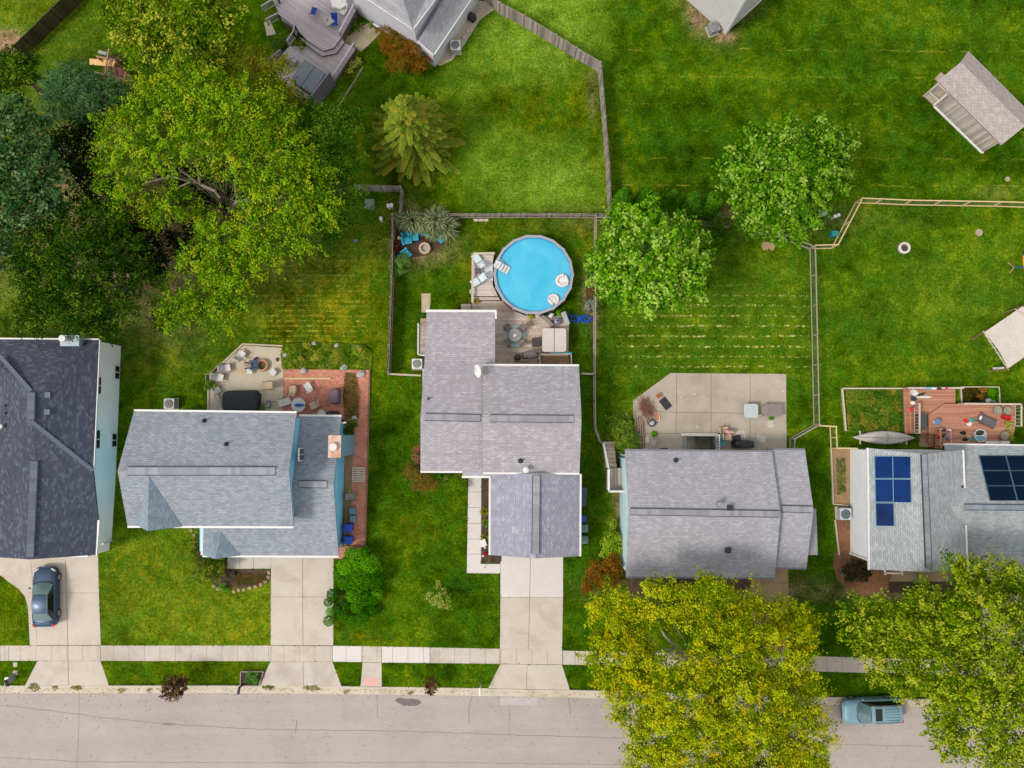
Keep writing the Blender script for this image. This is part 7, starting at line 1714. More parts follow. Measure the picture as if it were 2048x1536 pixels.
rail(d5, [(1806, 777), (1915, 777)], .5, h=.85, m=mat('pale_rail', (206, 186, 172), .8), bal=.25, capw=.14); rail(d5, [(1828, 808), (1828, 866)], .5, h=.85, m=_mats['pale_rail'], bal=.25, capw=.14); rail(d5, [(1812, 780), (1814, 864)], .5, h=.6, m=mat('orange_rail', (200, 132, 92), .8), bal=0, capw=.07)
rail(d5, [(1916, 808), (2029, 809), (2029, 852)], .7, h=.85, m=_mats['pale_rail'], bal=.25, capw=.14); rail(d5, [(1868, 858), (1870, 895)], .5, h=.9, m=_mats['orange_rail'], bal=.2, capw=.14)
for k in range(4):
    mb = MB(); qq = [P(x, y, .5 - k * .12) for x, y in ((1858, 869 + k * 6), (1868, 869 + k * 6), (1868, 875 + k * 6), (1858, 875 + k * 6))]; mb.prism([(p.x, p.y) for p in qq], 0, .46 - k * .11); obj('step', mb, DK3, d5, world=True)
mb = MB(); c = P(1838, 843, .5); t = thing('storage_box', 'charcoal storage box on the lower level of the red deck', 'storage box', (c.x, c.y, .5)); part('body', lambda b: b.prism(rrect(.62, 1.2, .06), 0, .55), mat('charcoal_plastic', (72, 70, 74), .5), t); part('lid', lambda b: b.prism(rrect(.68, 1.26, .08), .55, .64, .06), _mats['charcoal_plastic'], t); part('handle', lambda b: b.box(.35, 0, .5, .03, .16, .04), M_WHITE, t)
rtable(1869, 844, .26, .5, 'small blue round-topped table at the deck level change', mat('denim_blue', (92, 122, 168), .6), M_TUBEW, .7, 'side_table')
lounger(1968, 842, 65, 'dark grey padded sun lounger tilted across the red deck', mat('dark_grey_pad', (100, 92, 98), .8), M_TUBE, .7, w=.62, L=1.7, back=.15)
for k, (x, y, l) in enumerate(((2004, 834, 'red bucket lying beside the grey lounger'), (2013, 837, 'red bucket nearest the east rail'))):
    mb = MB(); c = P(x, y, .7); mb.lathe(c.x, c.y, [(.14, .7), (.2, 1.0), (.21, 1.0), (.18, .98), (.12, .74), (0, .73)], 14); solo('bucket', mb, M_RED, l, 'bucket', 'red buckets')
for k, (x, y, m_, l) in enumerate(((1932, 841, M_RED, 'red crumpled towel on the red deck'), (1940, 848, M_CLOTHW, 'white crumpled towel below the red towel'), (1945, 840, M_TEAL, 'teal folded towel at the head of the lounger'), (1823, 818, M_RED, 'red cloth over the lower deck rail'), (1826, 806, M_CLOTHW, 'white cloth over the lower deck rail above the red one'), (1926, 866, mat('black_cloth', (24, 24, 34), .9), 'black shirt dropped on the deck, upper'), (1930, 879, _mats['black_cloth'] if 'black_cloth' in _mats else M_BLACK, 'navy trousers dropped on the deck, lower'), (1944, 879, M_TEAL, 'small teal ball beside the paddling pool'), (1938, 873, M_CHT, 'tan cloth beside the black clothes'))):
    rr = random.Random(k); c = P(x, y, .7 if y > 822 or x > 1900 else 1.35); mb = MB()
    n = 11; R0 = .22 if k < 3 else .2; base = [(c.x + (R0 + rr.uniform(-.07, .08)) * math.cos(2 * PI * i / n) * 1.15, c.y + (R0 * .7 + rr.uniform(-.05, .06)) * math.sin(2 * PI * i / n)) for i in range(n)]
    mb.prism(base, c.z + .004, c.z + .07, .35); solo('towel' if k != 7 else 'ball', mb, m_, l, 'cloth' if k != 7 else 'ball', smooth=False)
def clothes(label, pts, z):
    for k, (x, y, w_, d_, a, m_, l) in enumerate(pts):
        rr = random.Random(k + 50); c = P(x, y, z); mb = MB(); n = 10
        base = [(c.x + (w_ / 2 * (1 + rr.uniform(-.25, .25)) * math.cos(2 * PI * i / n) * math.cos(R(a)) - d_ / 2 * (1 + rr.uniform(-.25, .25)) * math.sin(2 * PI * i / n) * math.sin(R(a))), c.y + (w_ / 2 * math.cos(2 * PI * i / n) * math.sin(R(a)) + d_ / 2 * math.sin(2 * PI * i / n) * math.cos(R(a)))) for i in range(n)]
        mb.prism(base, z + .01 * k, z + .05 + .012 * k, .3); solo('garment', mb, m_, l, 'cloth')
clothes('', [(1828, 785, .8, .5, -20, M_CLOTHW, 'white towel spread on the north-west deck corner'), (1850, 794, 1.4, .22, 0, M_CLOTHW, 'long narrow white garment laid on the lower deck'), (1826, 797, .5, .35, -20, M_NAVY, 'dark blue garment beside the long white one'), (1842, 789, .8, .2, 20, M_BLACK, 'black garment across the white towel')], .53)
clothes('', [(1858, 776.5, .8, .2, 0, mat('sky_cloth', (120, 190, 226), .8), 'sky blue towel hanging over the north deck rail'), (1868, 777, .6, .18, 0, M_CLOTHW, 'white towel next to the sky blue one on the north rail'), (1878, 777, .4, .2, 0, M_BLACK, 'black cloth on the north deck rail'), (1893, 776.5, .25, .2, 0, mat('pink_cloth', (214, 60, 110), .8), 'pink cloth on the north deck rail')], 1.36)
t = thing('drying_rack', 'white rack heaped with small dark and red clothes beside the deck steps', 'drying rack', P(1888, 873, .7)); part('rack', lambda b: [b.bar((-.42, -.6 + k * .15, .3), (.42, -.6 + k * .15, .3), .015) for k in range(9)] + [b.bar((s * .42, -.62, .3), (s * .42, .62, .3), .02) for s in (-1, 1)], M_TUBEW, t)
for s in (-1, 1): part('leg', lambda b: (b.bar((s * .4, -.5, 0), (s * .4, .1, .3), .02), b.bar((s * .4, .5, 0), (s * .4, -.1, .3), .02)), M_TUBEW, t)
rr = random.Random(4); cm = [M_BLACK, M_NAVY, M_RED, mat('plum_cloth', (90, 24, 50), .9), M_CLOTHW, M_GREYM]
for k in range(16):
    x, y = 1888 + rr.uniform(-11, 11), 871 + rr.uniform(-13, 13); c = P(x, y, 1.02); mb = MB(); n = 7
    mb.prism([(c.x + rr.uniform(.1, .2) * math.cos(2 * PI * i / n), c.y + rr.uniform(.07, .16) * math.sin(2 * PI * i / n)) for i in range(n)], 1.015 + k * .004, 1.05 + k * .004, .3)
    cn = ('black', 'navy', 'red', 'plum', 'white', 'grey')[k % 6]; solo('sock', mb, cm[k % 6], '%s small garment in the heap on the white drying rack' % cn, 'cloth', '%s garments on the drying rack' % cn)
t = thing('paddling_pool', 'round inflatable paddling pool filled with clothes on the red deck', 'paddling pool', P(1960, 871, .7)); part('ring', lambda b: b.tube([(.48 * math.cos(a), .48 * math.sin(a), .07) for a in np.linspace(0, 2 * PI, 25)], .055, 8), M_TUBEW, t, smooth=True); part('floor', lambda b: b.cyl(0, 0, .005, .03, .46, n=20), M_CLOTHW, t)
mb = MB(); c = P(1959, 865, .75); mb.prism([(c.x + .4 * math.cos(a) * (1 + .15 * math.sin(5 * a)), c.y + .22 * math.sin(a)) for a in np.linspace(.0, 6.1, 14)], .74, .84, .25); solo('swimsuit', mb, M_BLACK, 'dark clothes filling the upper half of the paddling pool', 'cloth')
mb = MB(); c = P(1960, 877, .75); mb.prism([(c.x + .4 * math.cos(a) * (1 + .1 * math.sin(4 * a)), c.y + .2 * math.sin(a)) for a in np.linspace(.0, 6.1, 14)], .74, .80, .25); solo('beach_towel', mb, mat('aqua_towel', (120, 186, 206), .9), 'aqua towel filling the lower half of the paddling pool', 'cloth')
for (x, y, r_, l, m_) in ((1990, 820, .32, 'round grey-green pot at the north-east of the red deck', mat('grey_green_pot', (150, 150, 128), .8, .2, 6)), (2009, 821, .3, 'square-ish grey-green pot beside the round one', mat('grey_green_pot', (150, 150, 128), .8)), (2004, 871, .32, 'large grey planter near the yellow-green plants on the red deck', mat('warm_grey_pot', (150, 136, 116), .8, .2, 6))):
    mb = MB(); c = P(x, y, .7); mb.lathe(c.x, c.y, [(r_ * .7, .7), (r_, .7 + .35), (r_ * 1.04, 1.07), (r_ * .85, 1.05), (0, .98)], 14); solo('planter_pot', mb, m_, l, 'pot')
mb = MB(); c = P(2006, 886, .7); mb.box(c.x, c.y, .7, .7, .3, .3); mb.box(c.x - .9, c.y, .7, 1.1, .3, .1); solo('white_tub', mb, M_WHITE, 'white plastic tub against the roof edge on the red deck', 'tub')
mb = MB(); c = P(1975, 801, .5); mb.ell(c.x, c.y, .6, .26, .2, .2, 12, 6); mb.tube([(c.x + .2, c.y, .6), (c.x + .5, c.y - .1, .8)], .03); solo('watering_can', mb, M_GREYM, 'galvanised watering can behind the deck rail', 'watering can')
bush('yellow-green leafy plant at the south-east corner of the red deck', [(2018, 866, 8, .8), (2020, 876, 6, .8), (2017, 848, 7, .8)], leafmat('chartreuse', (150, 170, 30), (196, 206, 80), None), 'shrub', 'shrub', clump=.18)
bush('bright green shrub east of the deck rail', [(2040, 822, 12, .6), (2036, 835, 9, .5), (2050, 830, 14, .6)], L_BUSH, 'shrub', 'shrub', clump=.2)
# canoe upside down on two trestles
t = thing('canoe', 'upturned pale grey canoe resting on trestles behind the solar panel house', 'canoe', P(1764, 875, 0), R(-.5)); L = 64 * MP(.6)
vs, n = [], 28
for i in range(n + 1):
    x = -L + 2 * L * i / n; f = max(0, 1 - abs(x / L) ** 1.9)
    for j in range(9):
        a = PI * j / 8; vs.append((x, .52 * f * math.copysign(abs(math.cos(a)) ** .7, math.cos(a)), .40 + (.32 * f ** .5) * math.sin(a) ** .6 - (.10 * abs(x / L) ** 4)))
part('hull', lambda b: b.faces(vs, [(i * 9 + j, (i + 1) * 9 + j, (i + 1) * 9 + j + 1, i * 9 + j + 1) for i in range(n) for j in range(8)]), mat('aluminium_hull', (196, 190, 182), .45, .1, 1.5, fine=.04), t, smooth=True)
part('keel', lambda b: b.tube([(-L * .92, 0, .62), (-L * .5, 0, .76), (0, 0, .785), (L * .5, 0, .76), (L * .92, 0, .62)], .018, 5), M_GREYM, t)
for s in (-1, 1): part('gunwale', lambda b: b.tube([(-L + 2 * L * i / 20, s * .52 * max(0, 1 - abs(-1 + i / 10) ** 1.9), .42 - .1 * abs(-1 + i / 10) ** 4) for i in range(21)], .018, 5), M_GREYM, t)
part('tie_strap', lambda b: b.tube([(.1, .46 * math.cos(a), .43 + .38 * math.sin(a)) for a in np.linspace(0, PI, 12)], .014, 4), M_BLACK, t)
for k, x in enumerate((1716, 1808)):
    t = thing('trestle', ('left', 'right')[k] + '-hand timber trestle under the canoe', 'trestle', P(x, 875, 0), 0, 'canoe trestles'); part('beam', lambda b: b.box(0, 0, .34, .09, 1.1, .07), M_WOODL, t)
    for sy in (-1, 1): part('leg', lambda b: b.bar((0, sy * .5, 0), (0, sy * .42, .34), .06), M_WOODL, t)
mb = MB(); c = P(1801, 883, 0); mb.ell(c.x, c.y, .14, .14, .14, .14, 12, 8); solo('white_ball', mb, M_WHITE, 'white ball on the grass beside the canoe tip', 'ball')
tangle(1805, 873, .7, .4, 'thin green hose tangled around the canoe tip', mat('hose_teal', (40, 130, 100), .5), .012, 4, .03, seed=6)
mb = MB(); c = P(1688, 1143, .4); mb.lathe(c.x, c.y, [(.1, 0), (.1, .45), (.28, .5), (.3, .54), (.27, .55), (0, .52)], 22); solo('bird_bath', mb, concrete('bath_stone', (176, 166, 160), (190, 180, 174), 3), 'round stone bird bath in the mulch ring', 'bird bath')
# canopy on the east lawn
t = thing('fabric_canopy', 'cream fabric shade canopy on timber poles at the right edge of the lawn', 'canopy', P(2020, 690))
C4 = [P(1968, 665, 2.1), P(2016, 737, 2.4), P(2108, 672, 2.4), P(2046, 612, 2.1)]
def sag(u, v):
    p = C4[0].lerp(C4[1], v).lerp(C4[3].lerp(C4[2], v), u); k = math.sin(PI * v) * .0
    bow = Vector((1, .35, 0)) * math.sin(PI * v) * .16 * (1 - u) - Vector((1, .35, 0)) * math.sin(PI * v) * .1 * u
    p = p + bow; return (p.x, p.y, p.z - .16 * math.sin(PI * u) * math.sin(PI * v))
mb = MB(); mb.sheet(sag, 12, 12); obj('fabric', mb, mat('cream_canvas', (214, 202, 190), .9, .05, 1), t, world=True, smooth=True)
for (a, b) in (((1941, 680, 0), (1967, 665, 2.15)), ((1977, 743, 0), (2016, 737, 2.45)), ((2070, 690, 0), (2108, 672, 2.45)), ((2008, 626, 0), (2046, 612, 2.15))):
    mb = MB(); mb.bar(P(*a), P(*b), .1); obj('pole', mb, mat('pole_brown', (150, 118, 88), .85), t, world=True)
mb = MB(); mb.bar(P(1966, 662, 2.12), P(2017, 740, 2.42), .06); obj('spreader', mb, M_WOODL, t, world=True)
mb = MB(); mb.bar(P(2030, 618, 2.12), P(2100, 660, 2.42), .06); obj('spreader', mb, M_WOODL, t, world=True)
for k in range(6):
    f = .12 + k * .15; p = P(1967, 663, 2.15).lerp(P(2017, 739, 2.44), f); mb = MB(); mb.bar(p - Vector((.15, -.02, 0)), p + Vector((.12 + .14 * math.sin(PI * f), -.02, 0)), .025); obj('tie', mb, M_WHITE, t, world=True)
mb = MB(); c = P(1996, 737, .4); mb.tube([(c.x - .4, c.y, .4), (c.x + .4, c.y + .05, .5)], .1, 8); solo('rolled_canvas', mb, M_CLOTHW, 'rolled white canvas tied at the canopy foot', 'canvas roll')
# spinner toy at the right edge
t = thing('lawn_seesaw', 'orange and blue tubular play see-saw at the right edge of the lawn', 'see-saw', P(2046, 536, 0))
part('frame', lambda b: b.tube([(-.18, .95, .35), (-.2, .3, .4), (-.1, -.3, .4), (.15, -.9, .35)], .05, 8), mat('orange_tube', (230, 160, 50), .5), t); part('crossbar', lambda b: b.tube([(-.9, 0, .3), (.9, 0, .3)], .05, 8), mat('blue_tube', (30, 80, 150), .5), t)
for sx in (-1, 1): part('foot', lambda b: b.tube([(sx * 1.25, .42, .04), (sx * .92, .02, .3), (sx * 1.15, -.45, .04)], .04, 6), mat('pink_tube', (200, 140, 120), .5), t)
part('seat', lambda b: b.ell(-.2, 1.1, .42, .14, .18, .06, 10, 5), M_BLACK, t)
mb = MB(); c = P(1958, 465, 0); mb.cyl(c.x, c.y, 0, .03, .3, .29, 18); solo('manhole_disc', mb, concrete('disc', (170, 150, 130), (190, 170, 150), 3), 'small round concrete disc on the east lawn', 'disc')
mb = MB(); c = P(1997 + 18, 358, 0); mb.cyl(c.x, c.y, 0, .03, .22, .2, 14); solo('manhole_disc', mb, _mats['disc'], 'small round concrete disc on the far lawn below the shed', 'disc')
def pedestal(px, py, w, d, h, m, label, deg=0, cap=True, name='utility_box'):
    t = thing(name, label, 'utility box', P(px, py, 0), R(deg)); part('cabinet', lambda b: b.prism(rrect(w, d, .03, 2), 0, h), m, t)
    if cap: part('lid', lambda b: b.prism(rrect(w + .05, d + .05, .04, 2), h, h + .05, .08), m, t)
    return t
pedestal(741, 411, .72, .72, .55, mat('grey_green_box', (132, 146, 130), .6, .1), 'square grey-green transformer box on the grass west of the pool yard')
pedestal(779, 416, .22, .28, .7, M_WHITE, 'left of two small white utility posts under the spruce', 10); pedestal(785.5, 415, .2, .26, .7, M_WHITE, 'right of two small white utility posts under the spruce', -15)
pedestal(764, 441, .2, .28, .6, M_WHITE, 'single small white utility post north-west of the pool yard', 5)
pedestal(1663, 471, .5, .42, .7, mat('teal_green_box', (14, 136, 130), .5, .06), 'teal utility box inside the fence corner', 0); pedestal(1664, 436, .2, .2, .6, M_WHITE, 'left half of the white utility post pair beyond the round maple', 20); pedestal(1671, 434, .2, .2, .6, M_WHITE, 'right half of the white utility post pair beyond the round maple', 10)
pedestal(1548, 472, .9, .5, .5, M_GREYM, 'pale grey cabinet mostly hidden under the round maple'); pedestal(1640, 428, .7, .6, .5, M_GREYM, 'pale transformer cabinet at the edge of the round maple', 20)
mb = MB(); c = P(712, 482, 0); mb.box(c.x, c.y, 0, .3, .2, .15, .4); solo('toy_truck', mb, M_GB, 'small pale blue toy on the striped lawn under the trees', 'toy')
ac(912, 99, 'white air conditioner beside the lilac-white house corner', 0); ac(1424, 62, 'grey air conditioner beside the white-walled house corner', 20, m=M_GREYM)
draped(944, 38, .6, .5, .6, -35, 'black covered grill beside the lilac-white house', M_COVER, 0)
d6 = thing('lilac_deck', 'lilac-grey two-level deck with railings behind the lilac-white house', 'deck', P(640, 90))
UZ, LZ2 = 1.1, .6
deck(d6, [(540, -12), (563, 40), (595, 60), (614, 80), (646, 101), (667, 96), (683, 74), (713, 18), (700, -12)], UZ, DK4)
deck(d6, [(598, 74), (615, 91), (644, 112), (672, 106), (689, 84), (684, 76), (667, 97), (646, 102), (613, 81)], .85, DK4, name='step')
deck(d6, [(579, 92), (616, 92), (644, 113), (673, 107), (690, 85), (712, 97), (668, 162), (630, 198), (604, 202), (560, 160), (545, 130)], LZ2, DK4)
M_LR = mat('lilac_rail', (190, 178, 186), .7, .06)
rail(d6, [(683, 75), (712, 20)], UZ, h=.95, m=M_LR, bal=.13, capw=.12); rail(d6, [(530, 24), (560, 6), (552, -10)], UZ, h=.95, m=M_LR, bal=.13, capw=.1); rail(d6, [(538, 50), (562, 38), (595, 62), (592, 75), (580, 92)], UZ, h=.95, m=M_LR, bal=.13, capw=.1)
rail(d6, [(711, 98), (671, 160)], LZ2, h=.95, m=M_LR, bal=.13, capw=.12)
M_PR = siding('plum_grey_panel', (132, 122, 142), .18)
for a, b, hh in (((573, 119), (545, 140), 1.7), ((668, 162), (632, 209), 1.7), ((632, 209), (606, 205), 1.2)):
    A_, B_ = P(*a, LZ2), P(*b, LZ2); mb = MB(); mb.bar((A_.x, A_.y, LZ2 + hh / 2 - .3), (B_.x, B_.y, LZ2 + hh / 2 - .3), .07, hh + .6); mb.bar((A_.x, A_.y, LZ2 + hh + .02), (B_.x, B_.y, LZ2 + hh + .02), .13, .04); obj('privacy_panel', mb, M_PR, d6, world=True)
dr = P(580, 100, LZ2)
t = thing('hot_tub', 'large hot tub with folded grey-blue cover on the lilac deck', 'hot tub', P(622, 163, LZ2), R(-33))
part('cabinet', lambda b: b.prism(rrect(2.0, 1.95, .15, 4), 0, .85), M_BRWN, t)
for s in (-1, 1): part('cover_half', lambda b: b.prism(rrect(1.0, 2.05, .08, 3, s * .51), .85, .97, .03), M_HTG, t)
mb = MB(); c = P(588, 127, LZ2); mb.box(c.x, c.y, LZ2, .5, .6, .45, R(-30)); mb.box(c.x, c.y, LZ2 + .45, .55, .65, .04, R(-30)); solo('tub_step_box', mb, M_LR, 'lilac-grey box beside the large hot tub', 'box')
def blchair(px, py, deg, label, cush=True):
    t = chair(px, py, deg, label, M_BLUEC if cush else M_CLOTHW, M_TUBEW, UZ, w=.52, group='white framed chairs on the lilac deck'); return t
blchair(631, 27, 165, 'white framed armchair with blue cushions in the middle of the lilac deck'); blchair(672, 50, 0, 'white framed armchair with blue cushion by the lilac deck railing')
blchair(687, 27, -30, 'all-white armchair between the table and the railing', False)
t = thing('dining_table', 'oval table under a white cloth at the top edge of the lilac deck', 'table', P(677, 5, UZ), R(-35)); part('tabletop', lambda b: b.lathe(0, 0, [(.55, .7), (.55, .74), (0, .74)], 20, 1.3, .85), M_WHITE, t); part('pedestal', lambda b: b.cyl(0, 0, 0, .7, .06), M_WHITE, t)
mb = MB(); c = P(677, 5, UZ + .75); mb.prism([(c.x + .62 * math.cos(a) * (1 + .12 * math.sin(7 * a)), c.y + .5 * math.sin(a) * (1 + .1 * math.cos(5 * a))) for a in np.linspace(0, 6.2, 26)], UZ + .745, UZ + .78, .15); solo('tablecloth', mb, M_CLOTHW, 'white cloth bunched on the table of the lilac deck', 'tablecloth')
mb = MB(); mb.bar(P(653, 33, UZ + .4), P(662, 48, UZ + .4), .7, .04); solo('glass_table', mb, mat('frosted_glass', (190, 186, 184), .3), 'low frosted glass table between the blue chairs', 'table')
pot(656, 45, .22, 'dry reddish plant in a pot between the blue chairs', L_RUST, z=UZ)
bush('green climbing plant beside the lilac deck stairs', [(573, 72, 14, .7), (585, 82, 10, .8), (560, 84, 14, .5), (604, 88, 10, .9), (550, 95, 12, .4)], L_BUSH, 'shrub', 'shrub', clump=.25)
bush('low plants with pale flowers beside the lower deck rail', [(706, 130, 9, .3), (716, 122, 8, .3), (700, 140, 7, .3)], L_YEL, 'garden_plant', 'plant', clump=.16, dens=.8)
t = thing('edging_timber', 'long weathered landscape timber lying on the lawn below the lilac deck', 'timber', P(702, 172)); 
for k, (a, b) in enumerate((((726, 134), (706, 168)), ((704, 170), (677, 214)))):
    mb = MB(); mb.bar(P(*a, .06), P(*b, .06), .14, .12); obj('timber', mb, mat('old_timber', (150, 128, 104), .9, .2, 5), t, world=True)
bush('climbing green plants beside the lilac-white house on the gravel', [(705, 48, 8, .4), (712, 60, 6, .3), (742, 50, 7, .4), (752, 60, 5, .4)], L_BUSH, 'garden_plant', 'plant', clump=.16)
for k, (x, y) in enumerate(((905, 112), (928, 75), (936, 62), (952, 30), (921, 85))): rock(x, y, .18, ('pale rock by the air conditioner', 'middle pale rock along the lilac house wall', 'pale rock above the middle one on the lilac house wall', 'pale rock near the fence corner by the lilac house', 'pale rock just right of the air conditioner')[k], 0.02, group='rocks beside the lilac-white house')
# play set
t = thing('play_set', 'timber play set with orange canopy and slide beside the sunlit tree', 'play set', P(215, 140))
M_PL = mat('play_timber', (176, 132, 104), .8, .12, 6)
def pb(nm, a, b, w_, m=M_PL, h_=None):
    mb = MB(); mb.bar(P(*a), P(*b), w_, h_); obj(nm, mb, m, t, world=True)
pb('beam', (193, 113, 2.2), (231, 121, 2.2), .12); pb('beam', (188, 144, 2.2), (250, 160, 2.2), .12); pb('crossbeam', (218, 98, 2.3), (208, 157, 2.3), .1); pb('crossbeam', (221, 118, 2.4), (213, 146, 2.4), .08); pb('crossbeam', (252, 144, 2.3), (245, 176, 2.3), .1); pb('ladder_rail', (196, 115, 2.1), (236, 148, 1.2), .08, M_BRWN)
for (x, y) in ((196, 116), (232, 124), (212, 152), (250, 162)): p = P(x, y, 2.2); mb = MB(); mb.bar((p.x, p.y, 0), (p.x, p.y, 2.2), .1); obj('post', mb, M_PL, t, world=True)
mb = MB(); q = [P(179, 117, 1.7), P(179, 129, 1.7), P(228, 133, 2.05), P(231, 121, 2.05)]; mb.slab(q, .05); obj('canopy', mb, mat('orange_canvas', (236, 190, 120), .8, .06), t, world=True)
mb = MB(); q = [P(226, 131, 1.2), P(250, 138, 1.2), P(248, 160, 1.2), P(222, 152, 1.2)]; mb.slab(q, .08); obj('platform', mb, planks('play_boards', (120, 76, 58), (160, 110, 88), .14, R(-20)), t, world=True)
for k in range(7): pb('rung', (253 + k * .8, 148 + k * 3.0, 1.6 - k * .18), (262 + k * .8, 152 + k * 3.0, 1.6 - k * .18), .06)
pb('slide', (229, 160, .9), (256, 167, .4), .28, mat('yellow_slide', (226, 160, 30), .5), .05); pb('swing_seat', (197, 103, .9), (214, 108, 1.0), .25, M_GREYM, .05); pb('swing_bar', (213, 108, 1.6), (219, 116, 1.6), .14, M_NAVY)
brush('dark red cut timber under the sunlit tree by the play set', 235, 120, 18, .9, (.25, .18), .04, M_BRWN, -25)
def mailbox(px, py, label, m, post, deg=0, h=1.05):
    t = thing('mailbox', label, 'mailbox', P(px, py, 0), R(deg)); part('post', lambda b: b.box(0, 0, 0, .1, .1, h), post, t); part('arm', lambda b: b.box(0, -.12, h - .06, .08, .45, .06), post, t)
    def bx_(b):
        pr = [(-.09, 0), (.09, 0), (.09, .12)] + [(.09 * math.cos(a), .12 + .09 * math.sin(a)) for a in np.linspace(.3, PI - .3, 5)] + [(-.09, .12)]
        n = len(pr); b.faces([(x, -.42, h + z) for x, z in pr] + [(x, .1, h + z) for x, z in pr], [(i, (i + 1) % n, n + (i + 1) % n, n + i) for i in range(n)] + [tuple(range(n - 1, -1, -1)), tuple(range(n, 2 * n))])
    part('box', bx_, m, t); part('door', lambda b: b.box(0, -.43, h, .19, .02, .2), m, t); part('flag', lambda b: b.box(.1, -.15, h + .05, .01, .04, .18), M_RED, t)
    return t
mailbox(29, 1353, 'black mailbox on a broad white post by the left driveway', M_BLACK, M_WHITE, 25); mb = MB(); c = P(28, 1354); mb.box(c.x, c.y, 0, .3, .5, .95); solo('mailbox_column', mb, M_GREYM, 'pale grey column beside the black mailbox at the left driveway', 'post')
mailbox(488, 1367, 'black mailbox beside the planted kerb box', M_BLACK, M_BLACK, -10); mailbox(961, 1369, 'white mailbox by the apron of the middle driveway', M_WHITE, M_WHITE, 0)
t = thing('kerb_planter', 'square timber planter of green plants at the kerb beside the black mailbox', 'planter', P(504, 1357))
for a, b in (((482, 1343), (527, 1343)), ((482, 1343), (481, 1371)), ((527, 1343), (518, 1371)), ((481, 1371), (518, 1371))):
    mb = MB(); mb.bar(P(*a, .1), P(*b, .1), .07, .2); obj('side_board', mb, M_WOODG, t, world=True)
mb = MB(); q = [P(*p) for p in ((483, 1344), (526, 1344), (517, 1370), (482, 1370))]; mb.prism([(p.x, p.y) for p in q], 0, .12); obj('soil', mb, _mats['potting_soil'], t, world=True)
bush('leafy green plants filling the kerb planter', [(503, 1352, 10, .35), (512, 1358, 9, .35), (498, 1360, 7, .3)], leafmat('hosta', (70, 130, 40), (110, 170, 70), None), 'garden_plant', 'plant', clump=.2, L=.2)
pot(467, 1148, .12, 'dark empty round pot in the mulch bed by the pathway', L_DARK, potm=M_BLACK, pr=.17, dens=.1, h=.3)
def carpaint(name, rgb):
    m, t, b = nodes(name)
    b.inputs['Base Color'].default_value = A(*rgb); b.inputs['Metallic'].default_value = .45; b.inputs['Roughness'].default_value = .42
    b.inputs['Coat Weight'].default_value = .1; b.inputs['Coat Roughness'].default_value = .12; b.inputs['Specular IOR Level'].default_value = .4
    t.links.new(mixc(t, 1.0, A(*rgb), ramp(t, noise(t, wpos(t), 1.5, 3), [(.3, .93), (.7, 1.06)]), 'MULTIPLY'), b.inputs['Base Color'])
    return m
M_TYRE = mat('tyre', (30, 30, 32), .85, .1); M_ALLOY = mat('alloy', (178, 176, 172), .3, .05, metal=.6); M_CARGL = mat('car_glass', (96, 122, 124), .1, .1, .8, spec=.7); M_SIDEGL = mat('car_side_glass', (16, 22, 24), .06, .05, .8, spec=.5)
M_LAMP = mat('headlamp', (224, 224, 220), .15, .03); M_TAIL = mat('tail_lamp', (196, 16, 26), .25, .05); M_TRIM = mat('car_trim', (24, 26, 28), .5, .05); M_CHROME = mat('chrome', (214, 214, 214), .2, .03, metal=.8)
